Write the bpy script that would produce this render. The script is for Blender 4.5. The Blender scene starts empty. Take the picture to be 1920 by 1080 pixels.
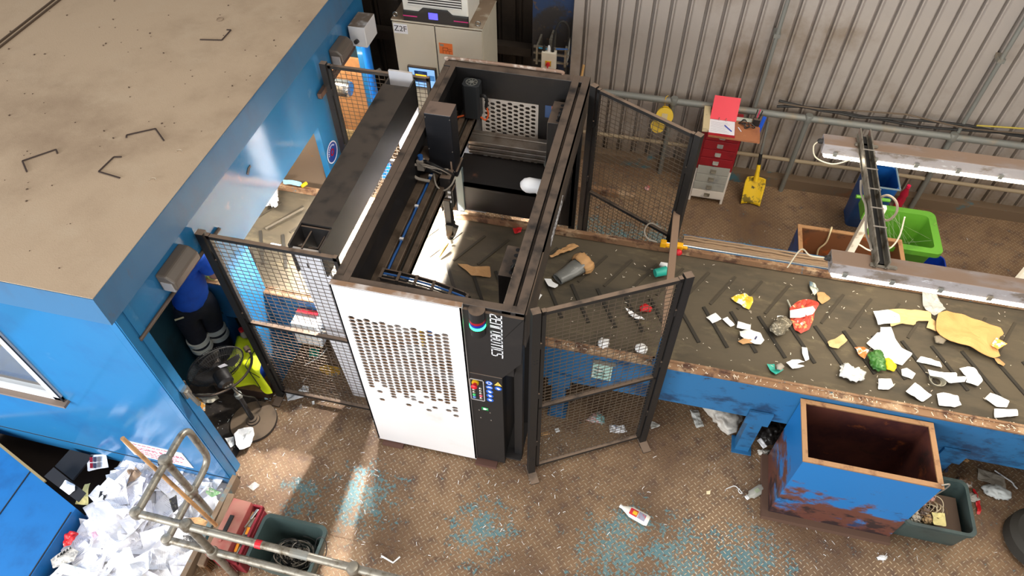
import bpy, bmesh, math, random
from mathutils import Vector, Matrix, noise
from math import radians as RAD, sin, cos, pi

SC = bpy.context.scene
COL = SC.collection

# ------------------------------------------------------------------ camera
F_PX = 1311.4
CAM_POS = Vector((0, 0, 5.4))
CAM_R = Vector((0.97390979, 0.2268193, -0.00726164))
CAM_U = Vector((-0.17005072, 0.75060025, 0.63849982))
CAM_F = Vector((-0.15027467, 0.62060637, -0.76958772))
cd = bpy.data.cameras.new('camera')
cam = bpy.data.objects.new('camera', cd)
COL.objects.link(cam)
rm = Matrix((CAM_R, CAM_U, -CAM_F)).transposed()
cam.matrix_world = Matrix.Translation(CAM_POS) @ rm.to_4x4()
cd.sensor_width = 36.0
cd.lens = F_PX / 1920 * 36.0
cd.clip_start = 0.05
SC.camera = cam

# ------------------------------------------------------------------ world and light
w = bpy.data.worlds.new('world')
SC.world = w
w.use_nodes = True
w.node_tree.nodes['Background'].inputs[0].default_value = (1.0, 0.97, 0.93, 1)
w.node_tree.nodes['Background'].inputs[1].default_value = 0.40

def area(name, loc, target, sx, sy, power, col=(1, 1, 1), spread=180):
    l = bpy.data.lights.new(name, 'AREA')
    l.shape = 'RECTANGLE'; l.size = sx; l.size_y = sy
    l.energy = power; l.color = col; l.spread = RAD(spread)
    o = bpy.data.objects.new(name, l); COL.objects.link(o)
    o.location = loc
    o.rotation_euler = (Vector(target) - Vector(loc)).to_track_quat('-Z', 'Y').to_euler()
    return o

def spot(name, loc, target, power, angle, blend=0.3, rad=0.03, col=(1, 1, 1)):
    l = bpy.data.lights.new(name, 'SPOT')
    l.energy = power; l.spot_size = RAD(angle); l.spot_blend = blend
    l.shadow_soft_size = rad; l.color = col
    o = bpy.data.objects.new(name, l); COL.objects.link(o)
    o.location = loc
    o.rotation_euler = (Vector(target) - Vector(loc)).to_track_quat('-Z', 'Y').to_euler()
    return o

# daylight through the tall doorway behind the viewer, and the translucent roof sheets
area('daylight_doorway', (-2.5, -6.5, 3.2), (-1.0, 3.0, 0.6), 9, 6, 620, (0.95, 0.98, 1.0))
area('daylight_roof_sheets', (3.0, 2.5, 9.0), (1.0, 3.5, 0), 6, 3, 250, (1.0, 0.93, 0.82))
# daylight on the paper heap from the open side door at the left
area('daylight_side_door', (-7.0, -2.5, 3.0), (-3.4, 1.1, 0.0), 3, 3, 360, (0.97, 0.98, 1.0))

vs = SC.view_settings
SC.display_settings.display_device = 'sRGB'
vs.view_transform = 'Standard'
vs.look = 'None'
vs.exposure = 0.45
vs.gamma = 1.0
vs.use_curve_mapping = False

# ------------------------------------------------------------------ helpers
def ray(px, py):
    return CAM_R * ((px - 960) / F_PX) - CAM_U * ((py - 540) / F_PX) + CAM_F

def at(px, py, z=0.0):
    d = ray(px, py)
    return CAM_POS + d * ((z - CAM_POS.z) / d.z)

def at_y(px, py, y):
    d = ray(px, py)
    return CAM_POS + d * ((y - CAM_POS.y) / d.y)

def at_x(px, py, x):
    d = ray(px, py)
    return CAM_POS + d * ((x - CAM_POS.x) / d.x)

def lin(c):
    out = []
    for v in c[:3]:
        v = v / 255.0
        out.append(v / 12.92 if v <= 0.04045 else ((v + 0.055) / 1.055) ** 2.4)
    return (out[0], out[1], out[2], 1.0)

class NT:
    """small node-tree builder"""
    def __init__(s, name):
        s.m = bpy.data.materials.new(name)
        s.m.use_nodes = True
        s.t = s.m.node_tree
        s.b = s.t.nodes['Principled BSDF']
    def n(s, typ, **kw):
        nd = s.t.nodes.new(typ)
        for k, v in kw.items():
            if k.startswith('i_'):
                key = k[2:]
                key = int(key) if key.isdigit() else key.replace('_', ' ')
                if hasattr(v, 'node'):
                    s.t.links.new(v, nd.inputs[key])
                else:
                    nd.inputs[key].default_value = v
            else:
                setattr(nd, k, v)
        return nd
    def math(s, op, a, b=None, c=None):
        nd = s.t.nodes.new('ShaderNodeMath'); nd.operation = op
        for i, v in enumerate((a, b, c)):
            if v is None: continue
            if hasattr(v, 'node'): s.t.links.new(v, nd.inputs[i])
            else: nd.inputs[i].default_value = v
        return nd.outputs[0]
    def mix(s, fac, a, b):
        nd = s.t.nodes.new('ShaderNodeMix'); nd.data_type = 'RGBA'
        for sock, v in ((nd.inputs[0], fac), (nd.inputs[6], a), (nd.inputs[7], b)):
            if hasattr(v, 'node'): s.t.links.new(v, sock)
            else: sock.default_value = v
        return nd.outputs[2]
    def ramp(s, v, lo, hi):
        nd = s.t.nodes.new('ShaderNodeMapRange')
        nd.interpolation_type = 'SMOOTHSTEP'
        s.t.links.new(v, nd.inputs[0])
        nd.inputs[1].default_value = lo; nd.inputs[2].default_value = hi
        return nd.outputs[0]
    def link(s, a, b): s.t.links.new(a, b)

def M(name, col, rough=0.55, metal=0.0, layers=(), dust=None, bump=None, spec=0.5, coord='Object', stretch=None, alpha=None, trans=0.0, emit=None, low=0.0):
    """procedural material: base colour + thresholded noise layers + settled dust on upward faces + bump"""
    k = NT(name)
    tc = k.n('ShaderNodeTexCoord').outputs[coord]
    oi = k.n('ShaderNodeObjectInfo').outputs['Random']
    off = k.math('MULTIPLY', oi, 37.0)
    cmb = k.n('ShaderNodeCombineXYZ', i_0=off, i_1=off, i_2=off).outputs[0]
    vec = k.n('ShaderNodeVectorMath', operation='ADD', i_0=tc, i_1=cmb).outputs[0]
    if stretch:
        vec = k.n('ShaderNodeVectorMath', operation='MULTIPLY', i_0=vec, i_1=stretch).outputs[0]
    c = lin(col)
    for L in layers:
        c2, scale, lo, hi = L[:4]
        det = L[4] if len(L) > 4 else 6.0
        amt = L[5] if len(L) > 5 else 1.0
        nz = k.n('ShaderNodeTexNoise', i_Vector=vec, i_Scale=scale, i_Detail=det, i_Roughness=0.65).outputs['Fac']
        if low:                                          # layers grow towards the foot: wear, plus painted light falloff on the wall
            hz = k.n('ShaderNodeSeparateXYZ', i_0=tc).outputs[2]
            nz = k.math('SUBTRACT', nz, k.math('MULTIPLY', k.math('SUBTRACT', hz, 0.42), low))
        f = k.ramp(nz, lo, hi)
        if amt != 1.0: f = k.math('MULTIPLY', f, amt)
        c = k.mix(f, c, lin(c2))
    if dust:
        dc, amt = dust
        g = k.n('ShaderNodeNewGeometry').outputs['Normal']
        z = k.n('ShaderNodeSeparateXYZ', i_0=g).outputs[2]
        f = k.ramp(z, 0.35, 0.9)
        nz = k.n('ShaderNodeTexNoise', i_Vector=vec, i_Scale=7.0, i_Detail=5.0).outputs['Fac']
        f = k.math('MULTIPLY', f, k.math('MULTIPLY', k.ramp(nz, 0.2, 0.55), amt))
        c = k.mix(f, c, lin(dc))
        rr = k.math('ADD', rough, k.math('MULTIPLY', f, 0.9 - rough))
        k.link(rr, k.b.inputs['Roughness'])
    else:
        k.b.inputs['Roughness'].default_value = rough
    if hasattr(c, 'node'): k.link(c, k.b.inputs['Base Color'])
    else: k.b.inputs['Base Color'].default_value = c
    k.b.inputs['Metallic'].default_value = metal
    k.b.inputs['Specular IOR Level'].default_value = spec
    if bump:
        nz = k.n('ShaderNodeTexNoise', i_Vector=vec, i_Scale=bump[0], i_Detail=4.0).outputs['Fac']
        bp = k.n('ShaderNodeBump', i_Height=nz, i_Strength=bump[1], i_Distance=0.01)
        k.link(bp.outputs[0], k.b.inputs['Normal'])
    if alpha is not None: k.b.inputs['Alpha'].default_value = alpha
    if trans:
        k.b.inputs['Transmission Weight'].default_value = trans
    if emit:
        k.b.inputs['Emission Color'].default_value = lin(emit[0])
        k.b.inputs['Emission Strength'].default_value = emit[1]
    return k.m

class MB:
    """mesh builder: collects shapes into ONE mesh"""
    def __init__(s):
        s.bm = bmesh.new(); s.mi = 0
    def _f(s, vs):
        try:
            f = s.bm.faces.new(vs); f.material_index = s.mi; return f
        except ValueError:
            return None
    def v(s, co): return s.bm.verts.new(co)
    def box(s, x0, x1, y0, y1, z0, z1):
        c = [(x0, y0, z0), (x1, y0, z0), (x1, y1, z0), (x0, y1, z0), (x0, y0, z1), (x1, y0, z1), (x1, y1, z1), (x0, y1, z1)]
        return s.hexa(c)
    def hexa(s, c):
        v = [s.v(p) for p in c]
        for f in ((3, 2, 1, 0), (4, 5, 6, 7), (0, 1, 5, 4), (1, 2, 6, 5), (2, 3, 7, 6), (3, 0, 4, 7)):
            s._f([v[i] for i in f])
        return s
    def obox(s, c, sx, sy, sz, mat=None):
        c = Vector(c); mat = mat or Matrix.Identity(3)
        pts = []
        for dz in (-1, 1):
            for dx, dy in ((-1, -1), (1, -1), (1, 1), (-1, 1)):
                pts.append(c + mat @ Vector((dx * sx / 2, dy * sy / 2, dz * sz / 2)))
        return s.hexa(pts)
    def bar(s, p0, p1, w, h, up=(0, 0, 1)):
        p0 = Vector(p0); p1 = Vector(p1); d = (p1 - p0).normalized(); up = Vector(up)
        sd = d.cross(up)
        if sd.length < 1e-4: sd = d.cross(Vector((0, 1, 0)))
        sd.normalize(); u = sd.cross(d)
        a = sd * w / 2; b = u * h / 2
        return s.hexa([p0 - a - b, p0 + a - b, p1 + a - b, p1 - a - b, p0 - a + b, p0 + a + b, p1 + a + b, p1 - a + b])
    def tube(s, pts, r, n=8, caps=True, closed=False):
        pts = [Vector(p) for p in pts]
        if 4 <= len(pts) <= 12 and not closed and not isinstance(r, (list, tuple)) and n <= 8:
            Q = [pts[0] * 2 - pts[1]] + pts + [pts[-1] * 2 - pts[-2]]; pts = []      # Catmull-Rom smoothing of cables
            for i in range(1, len(Q) - 2):
                for k in range(5):
                    t = k / 5; a, b_, c, d = Q[i - 1], Q[i], Q[i + 1], Q[i + 2]
                    pts.append(0.5 * (2 * b_ + (c - a) * t + (2 * a - 5 * b_ + 4 * c - d) * t * t + (3 * b_ - a - 3 * c + d) * t ** 3))
            pts.append(Q[-2])
        rs = r if isinstance(r, (list, tuple)) else [r] * len(pts)
        rings = []
        ref = None
        N = len(pts)
        for i, p in enumerate(pts):
            if closed: d = pts[(i + 1) % N] - pts[i - 1]
            elif i == 0: d = pts[1] - pts[0]
            elif i == N - 1: d = pts[-1] - pts[-2]
            else: d = (pts[i + 1] - p).normalized() + (p - pts[i - 1]).normalized()
            if d.length < 1e-9: d = Vector((0, 0, 1))
            d.normalize()
            if ref is None:
                ref = Vector((0, 0, 1)) if abs(d.z) < 0.9 else Vector((1, 0, 0))
            a = d.cross(ref)
            if a.length < 1e-5: a = d.cross(Vector((0.3, 1, 0.2)))
            a.normalize(); b = a.cross(d); ref = b
            rings.append([s.v(p + (a * cos(2 * pi * k / n) + b * sin(2 * pi * k / n)) * rs[i]) for k in range(n)])
        for i in range(N if closed else N - 1):
            A = rings[i]; B = rings[(i + 1) % N]
            for k in range(n):
                s._f([A[k], B[k], B[(k + 1) % n], A[(k + 1) % n]])
        if caps and not closed:
            s._f(rings[0]); s._f(rings[-1][::-1])
        return s
    def lathe(s, prof, c=(0, 0, 0), n=24, mat=None, caps=True):
        c = Vector(c); mat = mat or Matrix.Identity(3); rings = []
        for r, z in prof:
            rings.append([s.v(c + mat @ Vector((r * cos(2 * pi * k / n), r * sin(2 * pi * k / n), z))) for k in range(n)])
        for A, B in zip(rings, rings[1:]):
            for k in range(n): s._f([A[k], A[(k + 1) % n], B[(k + 1) % n], B[k]])
        if caps:
            s._f(rings[0][::-1]); s._f(rings[-1])
        return s
    def prism(s, poly, fn, d0, d1):
        """poly 2-D outline (ccw), fn(u, v, d) -> 3-D"""
        A = [s.v(fn(u, v, d0)) for u, v in poly]; B = [s.v(fn(u, v, d1)) for u, v in poly]
        n = len(poly)
        s._f(A[::-1]); s._f(B)
        for k in range(n): s._f([A[k], A[(k + 1) % n], B[(k + 1) % n], B[k]])
        return s
    def quad(s, a, b, c, d):
        s._f([s.v(a), s.v(b), s.v(c), s.v(d)]); return s
    def plate(s, pts, t):
        """3-D planar polygon given thickness t along its normal"""
        pts = [Vector(p) for p in pts]
        nrm = Vector((0, 0, 0))
        for i in range(len(pts)):
            a = pts[i]; b = pts[(i + 1) % len(pts)]
            nrm += a.cross(b)
        nrm.normalize()
        A = [s.v(p) for p in pts]; B = [s.v(p + nrm * t) for p in pts]
        n = len(pts)
        s._f(A[::-1]); s._f(B)
        for k in range(n): s._f([A[k], A[(k + 1) % n], B[(k + 1) % n], B[k]])
        return s
    def grid(s, fn, nu, nv, two_sided_t=0.0):
        vv = [[s.v(fn(i / nu, j / nv)) for j in range(nv + 1)] for i in range(nu + 1)]
        for i in range(nu):
            for j in range(nv):
                s._f([vv[i][j], vv[i + 1][j], vv[i + 1][j + 1], vv[i][j + 1]])
        return s
    def build(s, name, mats, parent=None, smooth=False, bevel=0.0, loc=None, fix=True):
        if fix: bmesh.ops.recalc_face_normals(s.bm, faces=s.bm.faces)
        me = bpy.data.meshes.new(name)
        off = Vector((0, 0, 0))
        o = bpy.data.objects.new(name, me)
        if parent is not None:
            q = parent
            while q is not None:
                off += Vector(q.location); q = q.parent
        elif loc is not None:
            off = Vector(loc)
        if off.length > 0:
            for vt in s.bm.verts: vt.co -= off
        s.bm.to_mesh(me); s.bm.free()
        COL.objects.link(o)
        if parent is not None: o.parent = parent
        elif loc is not None: o.location = loc
        for m in (mats if isinstance(mats, (list, tuple)) else [mats]):
            me.materials.append(m)
        if smooth:
            for p in me.polygons: p.use_smooth = True
            if smooth != 'all':
                try: me.set_sharp_from_angle(angle=RAD(40))
                except Exception: pass
        if bevel:
            bv = o.modifiers.new('bevel', 'BEVEL'); bv.width = bevel; bv.segments = 2; bv.limit_method = 'ANGLE'
        return o

def tag(o, label, cat, group=None, kind=None):
    o['label'] = label; o['category'] = cat
    if group: o['group'] = group
    if kind: o['kind'] = kind
    return o

def thing(name, label, cat, loc=(0, 0, 0), group=None):
    o = bpy.data.objects.new(name, None); COL.objects.link(o)
    o.location = loc; o.empty_display_size = 0.1
    return tag(o, label, cat, group)

def struct(name, mb, mats, **kw):
    o = mb.build(name, mats, **kw); o['kind'] = 'structure'
    return o

def dup(o, loc=None, rot=None, scale=None, label=None):
    c = o.copy(); COL.objects.link(c)
    if loc is not None: c.location = loc
    if rot is not None: c.rotation_euler = rot
    if scale is not None: c.scale = scale
    if label: c['label'] = label
    for ch in o.children:
        d = ch.copy(); COL.objects.link(d); d.parent = c
        for g in ch.children:
            e = g.copy(); COL.objects.link(e); e.parent = d
    return c

def curve_mesh(splines, thick=0.0):
    """filled 2-D splines (outline plus holes) turned into mesh data"""
    cu = bpy.data.curves.new('outline', 'CURVE'); cu.dimensions = '2D'; cu.fill_mode = 'BOTH'; cu.extrude = thick / 2
    for sp in splines:
        s = cu.splines.new('POLY'); s.points.add(len(sp) - 1); s.use_cyclic_u = True
        for p, (x, y) in zip(s.points, sp): p.co = (x, y, 0, 1)
    o = bpy.data.objects.new('outline', cu); COL.objects.link(o)
    dg = bpy.context.evaluated_depsgraph_get()
    me = bpy.data.meshes.new_from_object(o.evaluated_get(dg))
    bpy.data.objects.remove(o); bpy.data.curves.remove(cu)
    return me

def text_verts(body, align='CENTER'):
    cu = bpy.data.curves.new('lettering', 'FONT'); cu.body = body; cu.size = 1.0
    cu.align_x = align; cu.align_y = 'CENTER'; cu.extrude = 0.0
    o = bpy.data.objects.new('lettering', cu); COL.objects.link(o)
    dg = bpy.context.evaluated_depsgraph_get()
    me = bpy.data.meshes.new_from_object(o.evaluated_get(dg))
    bpy.data.objects.remove(o); bpy.data.curves.remove(cu)
    return me

def place_mesh(me, name, mat, parent, org, right, up, size=1.0):
    """puts flat mesh data (x right, y up) on a plane in the scene as a part"""
    org = Vector(org); right = Vector(right).normalized() * size; up = Vector(up)
    up = up.normalized() * size; nz = right.cross(up).normalized()
    off = Vector((0, 0, 0)); q = parent
    while q is not None:
        off += Vector(q.location); q = q.parent
    for v in me.vertices:
        v.co = org + right * v.co.x + up * v.co.y + nz * v.co.z - off
    o = bpy.data.objects.new(name, me); COL.objects.link(o); o.parent = parent
    me.name = name
    me.materials.clear(); me.materials.append(mat)
    return o

def letters(body, name, mat, parent, org, right, up, size, align='CENTER'):
    return place_mesh(text_verts(body, align), name, mat, parent, org, right, up, size)

def rotz(a): return Matrix.Rotation(a, 3, 'Z')
# ------------------------------------------------------------------ materials
DUST = (150, 128, 108)
def floor_material():
    k = NT('diamond_plate')
    pos = k.n('ShaderNodeNewGeometry').outputs['Position']
    # raised lozenges: alternating diagonal capsules on a square lattice
    rot = k.n('ShaderNodeVectorRotate', rotation_type='Z_AXIS', i_Vector=pos, i_Angle=RAD(45))
    sc = k.n('ShaderNodeVectorMath', operation='SCALE', i_0=rot.outputs[0]); sc.inputs['Scale'].default_value = 1 / 0.036
    xyz = k.n('ShaderNodeSeparateXYZ', i_0=sc.outputs[0])
    fx = k.math('SUBTRACT', k.math('FRACT', xyz.outputs[0]), 0.5)
    fy = k.math('SUBTRACT', k.math('FRACT', xyz.outputs[1]), 0.5)
    par = k.math('ABSOLUTE', k.math('MODULO', k.math('ADD', k.math('FLOOR', xyz.outputs[0]), k.math('FLOOR', xyz.outputs[1])), 2.0))
    inv = k.math('SUBTRACT', 1.0, par)
    ax = k.math('ADD', k.math('MULTIPLY', fx, par), k.math('MULTIPLY', fy, inv))
    ay = k.math('ADD', k.math('MULTIPLY', fy, par), k.math('MULTIPLY', fx, inv))
    d = k.math('ADD', k.math('POWER', k.math('DIVIDE', ax, 0.50), 2.0), k.math('POWER', k.math('DIVIDE', ay, 0.15), 2.0))
    tread = k.ramp(d, 1.0, 0.35)
    nz = k.n('ShaderNodeTexNoise', i_Vector=pos, i_Scale=1.3, i_Detail=7.0, i_Roughness=0.6).outputs['Fac']
    nz2 = k.n('ShaderNodeTexNoise', i_Vector=pos, i_Scale=9.0, i_Detail=6.0).outputs['Fac']
    nz3 = k.n('ShaderNodeTexNoise', i_Vector=k.n('ShaderNodeVectorMath', operation='ADD', i_0=pos, i_1=(7.3, 2.1, 0)).outputs[0], i_Scale=0.9, i_Detail=6.0).outputs['Fac']
    c = k.mix(k.ramp(nz, 0.35, 0.68), lin((108, 82, 59)), lin((144, 114, 84)))
    c = k.mix(k.ramp(nz2, 0.45, 0.75), c, lin((92, 68, 54)))
    # worn blue paint showing through in patches
    # patches where the old blue paint survives on the plates
    spots = None
    for x, y, r in ((-1.72, 1.95, 0.30), (-2.2, 1.86, 0.18), (-0.72, 1.92, 0.26), (0.29, 1.98, 0.30), (0.40, 2.22, 0.2), (0.77, 2.04, 0.32), (1.30, 2.12, 0.34), (0.9, 1.9, 0.3), (-0.44, 5.25, 0.3), (-0.1, 5.25, 0.3), (0.29, 5.30, 0.3), (0.7, 5.2, 0.2), (1.23, 5.30, 0.2)):
        dn = k.n('ShaderNodeVectorMath', operation='DISTANCE', i_0=pos, i_1=(x, y, 0.0)).outputs['Value']
        f = k.ramp(dn, r * 1.9, 0.0)
        spots = f if spots is None else k.math('MAXIMUM', spots, f)
    nz4 = k.n('ShaderNodeTexNoise', i_Vector=pos, i_Scale=42.0, i_Detail=3.0).outputs['Fac']
    blue = k.ramp(k.math('ADD', k.math('MULTIPLY', spots, 0.19), k.math('ADD', k.math('MULTIPLY', nz2, 0.45), k.math('MULTIPLY', nz4, 0.55))), 0.62, 0.70)
    blue = k.math('MULTIPLY', blue, 0.7)
    c = k.mix(blue, c, lin((84, 140, 150)))
    # bright worn metal on the tops of the lozenges, with their glint painted in
    worn = k.math('MULTIPLY', tread, k.ramp(nz, 0.30, 0.60))
    c = k.mix(k.math('MULTIPLY', worn, 0.75), c, lin((198, 180, 154)))
    k.link(c, k.b.inputs['Base Color'])
    k.link(k.math('SUBTRACT', 0.62, k.math('MULTIPLY', tread, 0.27)), k.b.inputs['Roughness'])
    k.link(k.math('MULTIPLY', worn, 0.5), k.b.inputs['Metallic'])
    bp = k.n('ShaderNodeBump', i_Height=tread, i_Strength=0.9, i_Distance=0.004)
    k.link(bp.outputs[0], k.b.inputs['Normal'])
    return k.m

m_floor = floor_material()
m_wall = M('corrugated_sheet', (168, 158, 150), 0.45, 0.15, [((122, 104, 84), 1.1, 0.36, 0.72), ((92, 76, 58), 5.0, 0.60, 0.82)], spec=0.4, low=0.10)  # brown deepens downwards: dust, with light falloff put into the colour
m_wall_dark = M('dark_cladding', (60, 50, 42), 0.6, 0, [((38, 32, 28), 2.0, 0.4, 0.7)])
m_kerb = M('kerb_steel', (112, 92, 72), 0.65, 0, [((70, 110, 120), 3.0, 0.56, 0.66), ((140, 78, 40), 1.7, 0.62, 0.74)])
m_column = M('column_steel', (52, 48, 48), 0.7, 0, [((38, 60, 96), 2.2, 0.5, 0.6), ((96, 74, 52), 14.0, 0.58, 0.7)])
m_roof = M('cabin_roof_dusty', (184, 162, 137), 0.9, 0, [((150, 128, 106), 0.8, 0.4, 0.75), ((186, 166, 142), 3.0, 0.5, 0.8), ((110, 92, 74), 60.0, 0.68, 0.74)], bump=(120.0, 0.12))
m_cabin = M('cabin_blue_paint', (42, 112, 160), 0.13, 0, [((44, 98, 146), 1.4, 0.45, 0.75), ((110, 146, 176), 3.0, 0.62, 0.84), ((60, 60, 66), 22.0, 0.74, 0.8)], spec=0.5)
m_fascia = M('fascia_blue_paint', (58, 106, 144), 0.45, 0, [((62, 96, 128), 3.0, 0.45, 0.7), ((84, 84, 84), 9.0, 0.62, 0.8)], stretch=(1, 1, 0.35))
m_cabin_in = M('cabin_inner_teal', (24, 62, 76), 0.5, 0, [((18, 40, 48), 3.0, 0.4, 0.7)])
m_cabin_floor = M('cabin_floor_dirt', (74, 62, 52), 0.9, 0, [((40, 34, 30), 4.0, 0.4, 0.6), ((120, 104, 86), 14.0, 0.6, 0.7)])
m_white_pvc = M('white_pvc', (224, 226, 232), 0.35)
m_glass = M('window_glass', (236, 240, 240), 0.03, 0, trans=0.92)
m_interior_tan = M('cabin_back_panel', (138, 118, 84), 0.7, 0, [((96, 82, 60), 3.0, 0.4, 0.7)])
m_ground = M('lower_ground', (66, 54, 47), 0.85, 0, [((48, 40, 36), 2.0, 0.4, 0.7)])
m_black = M('black_powder_coat', (27, 25, 25), 0.45, 0, [((44, 38, 34), 6.0, 0.5, 0.8)], dust=((112, 94, 80), 0.75))
m_black_clean = M('black_coat_clean', (26, 25, 26), 0.5, 0, [((36, 33, 32), 4.0, 0.5, 0.8)], dust=((120, 100, 84), 0.8))
m_fence = M('fence_black', (30, 28, 27), 0.5, 0, dust=((140, 118, 100), 0.9))
m_wire = M('fence_wire', (98, 84, 70), 0.5, 0.3)
m_white = M('white_enamel', (232, 229, 228), 0.35, 0, [((214, 206, 198), 1.8, 0.55, 0.8)], dust=((150, 118, 92), 1.0))
m_white_leg = M('white_leg_panel', (222, 222, 228), 0.4, 0, [((196, 192, 190), 3.0, 0.55, 0.8)], dust=((196, 180, 160), 0.8))
m_alu = M('aluminium_profile', (150, 140, 130), 0.35, 0.75, [((112, 94, 80), 5.0, 0.4, 0.7)])
m_belt = M('belt_rubber', (84, 74, 58), 0.75, 0, [((58, 52, 42), 2.2, 0.42, 0.66), ((112, 100, 76), 7.0, 0.55, 0.75)], stretch=(0.35, 1, 1))
m_cleat = M('belt_cleat', (46, 41, 34), 0.85)  # thin shadow lines of the ribs are put into this dark colour
m_cleat_faint = M('belt_cleat_faint', (66, 58, 46), 0.85)  # same ribs on the far half, painted with a fainter shadow tone
m_beam_blue = M('conveyor_blue', (40, 104, 152), 0.45, 0, [((28, 62, 96), 5.0, 0.5, 0.66), ((56, 44, 40), 12.0, 0.6, 0.72)], stretch=(0.6, 1, 1))
m_lip = M('lip_rusty', (134, 100, 72), 0.7, 0, [((172, 144, 114), 5.0, 0.5, 0.62), ((82, 54, 40), 9.0, 0.5, 0.65), ((48, 116, 140), 6.0, 0.64, 0.7)])
m_galv = M('galvanised_pipe', (150, 144, 132), 0.42, 0.6, [((96, 84, 66), 12.0, 0.45, 0.7), ((158, 150, 136), 40.0, 0.6, 0.7)])
m_pipe_grey = M('grey_pipe', (124, 124, 118), 0.5, 0.2, [((146, 128, 104), 4.0, 0.5, 0.75)])
m_red = M('red_plastic', (200, 26, 40), 0.4)
m_green_glow = M('green_glow', (20, 220, 90), 0.4, emit=((40, 255, 130), 6.0))
m_blueglass = M('blue_lens', (24, 40, 150), 0.25)
m_redglass = M('red_lens', (150, 20, 40), 0.25)
m_yellow = M('yellow_plastic', (228, 180, 20), 0.45, 0, [((120, 92, 24), 9.0, 0.55, 0.7)])
m_paper = M('paper', (236, 234, 240), 0.75, 0, [((220, 216, 222), 6.0, 0.5, 0.8)])
m_ink = M('print_black', (30, 30, 32), 0.6)
m_white_print = M('print_white', (236, 236, 240), 0.5)
m_steel = M('bright_steel', (190, 186, 178), 0.25, 0.9)
m_cable_black = M('cable_black', (28, 26, 25), 0.55)
m_cable_grey = M('cable_grey', (150, 140, 128), 0.55)
m_cable_blue = M('cable_blue', (40, 92, 160), 0.5)
m_wood = M('wood', (150, 108, 64), 0.6, 0, [((112, 78, 46), 8.0, 0.45, 0.7)], stretch=(1, 1, 0.2))

# ------------------------------------------------------------------ setting
# raised platform of diamond plate: L-shaped round the cabin corner
EDGE_X = -2.77
b = MB()
poly = [(EDGE_X, -1.5), (6.5, -1.5), (6.5, 6.62), (-7.5, 6.62), (-7.5, 1.9), (EDGE_X, 1.9)]
b.prism(poly, lambda u, v, d: (u, v, d), -0.06, 0.0)
floor = struct('floor', b, m_floor)
b = MB(); b.box(-9, EDGE_X - 0.02, -3, 8, -0.72, -0.66)
struct('floor_lower', b, m_ground)
b = MB()                                             # weld seams of the plates
for y in (1.62, 0.55):
    b.box(EDGE_X + 0.02, 6.4, y - 0.006, y + 0.006, 0.0, 0.004)
for x, y0, y1 in ((0.2, 0.55, 2.4), (2.9, -1.4, 0.55), (1.1, 5.0, 6.4)):
    b.box(x - 0.006, x + 0.006, y0, y1, 0.0, 0.004)
struct('trim_seams', b, m_floor)
b = MB(); b.box(EDGE_X - 0.02, EDGE_X + 0.02, -1.5, 1.86, -0.06, 0.11)
struct('trim_kickplate', b, m_kerb)

def corrugated(x0, x1, y, z0, z1, pitch, mat, name):
    b = MB(); x = x0; prof = []
    while x < x1:
        prof += [(x, y), (x + pitch * 0.62, y), (x + pitch * 0.66, y + 0.05), (x + pitch * 0.78, y + 0.05), (x + pitch * 0.81, y + 0.002), (x + pitch * 0.9, y + 0.002), (x + pitch * 0.92, y + 0.014)]
        x += pitch
    lo = [b.v((px, py, z0)) for px, py in prof]; hi = [b.v((px, py, z1)) for px, py in prof]
    for i in range(len(prof) - 1): b._f([lo[i], lo[i + 1], hi[i + 1], hi[i]])
    return struct(name, b, mat, fix=False)
corrugated(-0.92, 7.0, 6.56, 0.0, 5.5, 0.165, m_wall, 'wall_back')
corrugated(-8.0, -0.9, 6.95, -0.6, 5.5, 0.24, m_wall_dark, 'wall_back_dark')
b = MB(); b.box(-0.95, 7, 6.46, 6.58, 0.0, 0.13)
struct('baseboard_back', b, m_kerb)
b = MB()                                             # column where the two claddings meet
b.box(-1.36, -0.94, 6.66, 6.68, 0, 5.5); b.box(-1.17, -1.13, 6.68, 6.93, 0, 5.5); b.box(-1.36, -0.94, 6.92, 6.94, 0, 5.5)
struct('wall_column', b, m_column)
b = MB()                                             # sheeting rails behind the dark corner
for z in (0.4, 1.05):
    b.box(-6.0, -1.4, 6.80, 6.92, z, z + 0.1)
for x in (-3.4, -2.9): b.box(x, x + 0.1, 6.6, 6.7, 0, 3.5)
struct('trim_rails', b, m_wall_dark)

# ------------------------------------------------------------------ blue sorting cabin
CX = -2.83; CY0 = 1.85; CY1 = 5.80; CZ = 2.45
cabin = thing('sorting_cabin', 'long blue painted sorting cabin with flat dusty tan roof on the left', 'cabin', (-4.8, 3.8, 0))
b = MB(); b.box(-7.4, CX + 0.045, CY0 - 0.05, CY1 + 0.9, CZ - 0.03, CZ)
roof = b.build('roof', m_roof, cabin)
b = MB()
for dx in (0, 0.05): b.box(-4.98 - dx - 0.014, -4.98 - dx, 1.85, 6.6, CZ, CZ + 0.012)   # lap joint of two roof sheets
b.build('roof_seam', M('roof_seam_dark', (84, 68, 54), 0.9), roof)
b = MB()
b.box(-7.4, CX + 0.0145, CY0 - 0.055, CY0 - 0.02, CZ - 0.235, CZ - 0.004)
b.box(CX + 0.015, CX + 0.05, CY0 - 0.0552, CY1 + 0.9, CZ - 0.235, CZ - 0.004)
b.build('fascia', m_fascia, cabin)
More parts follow.
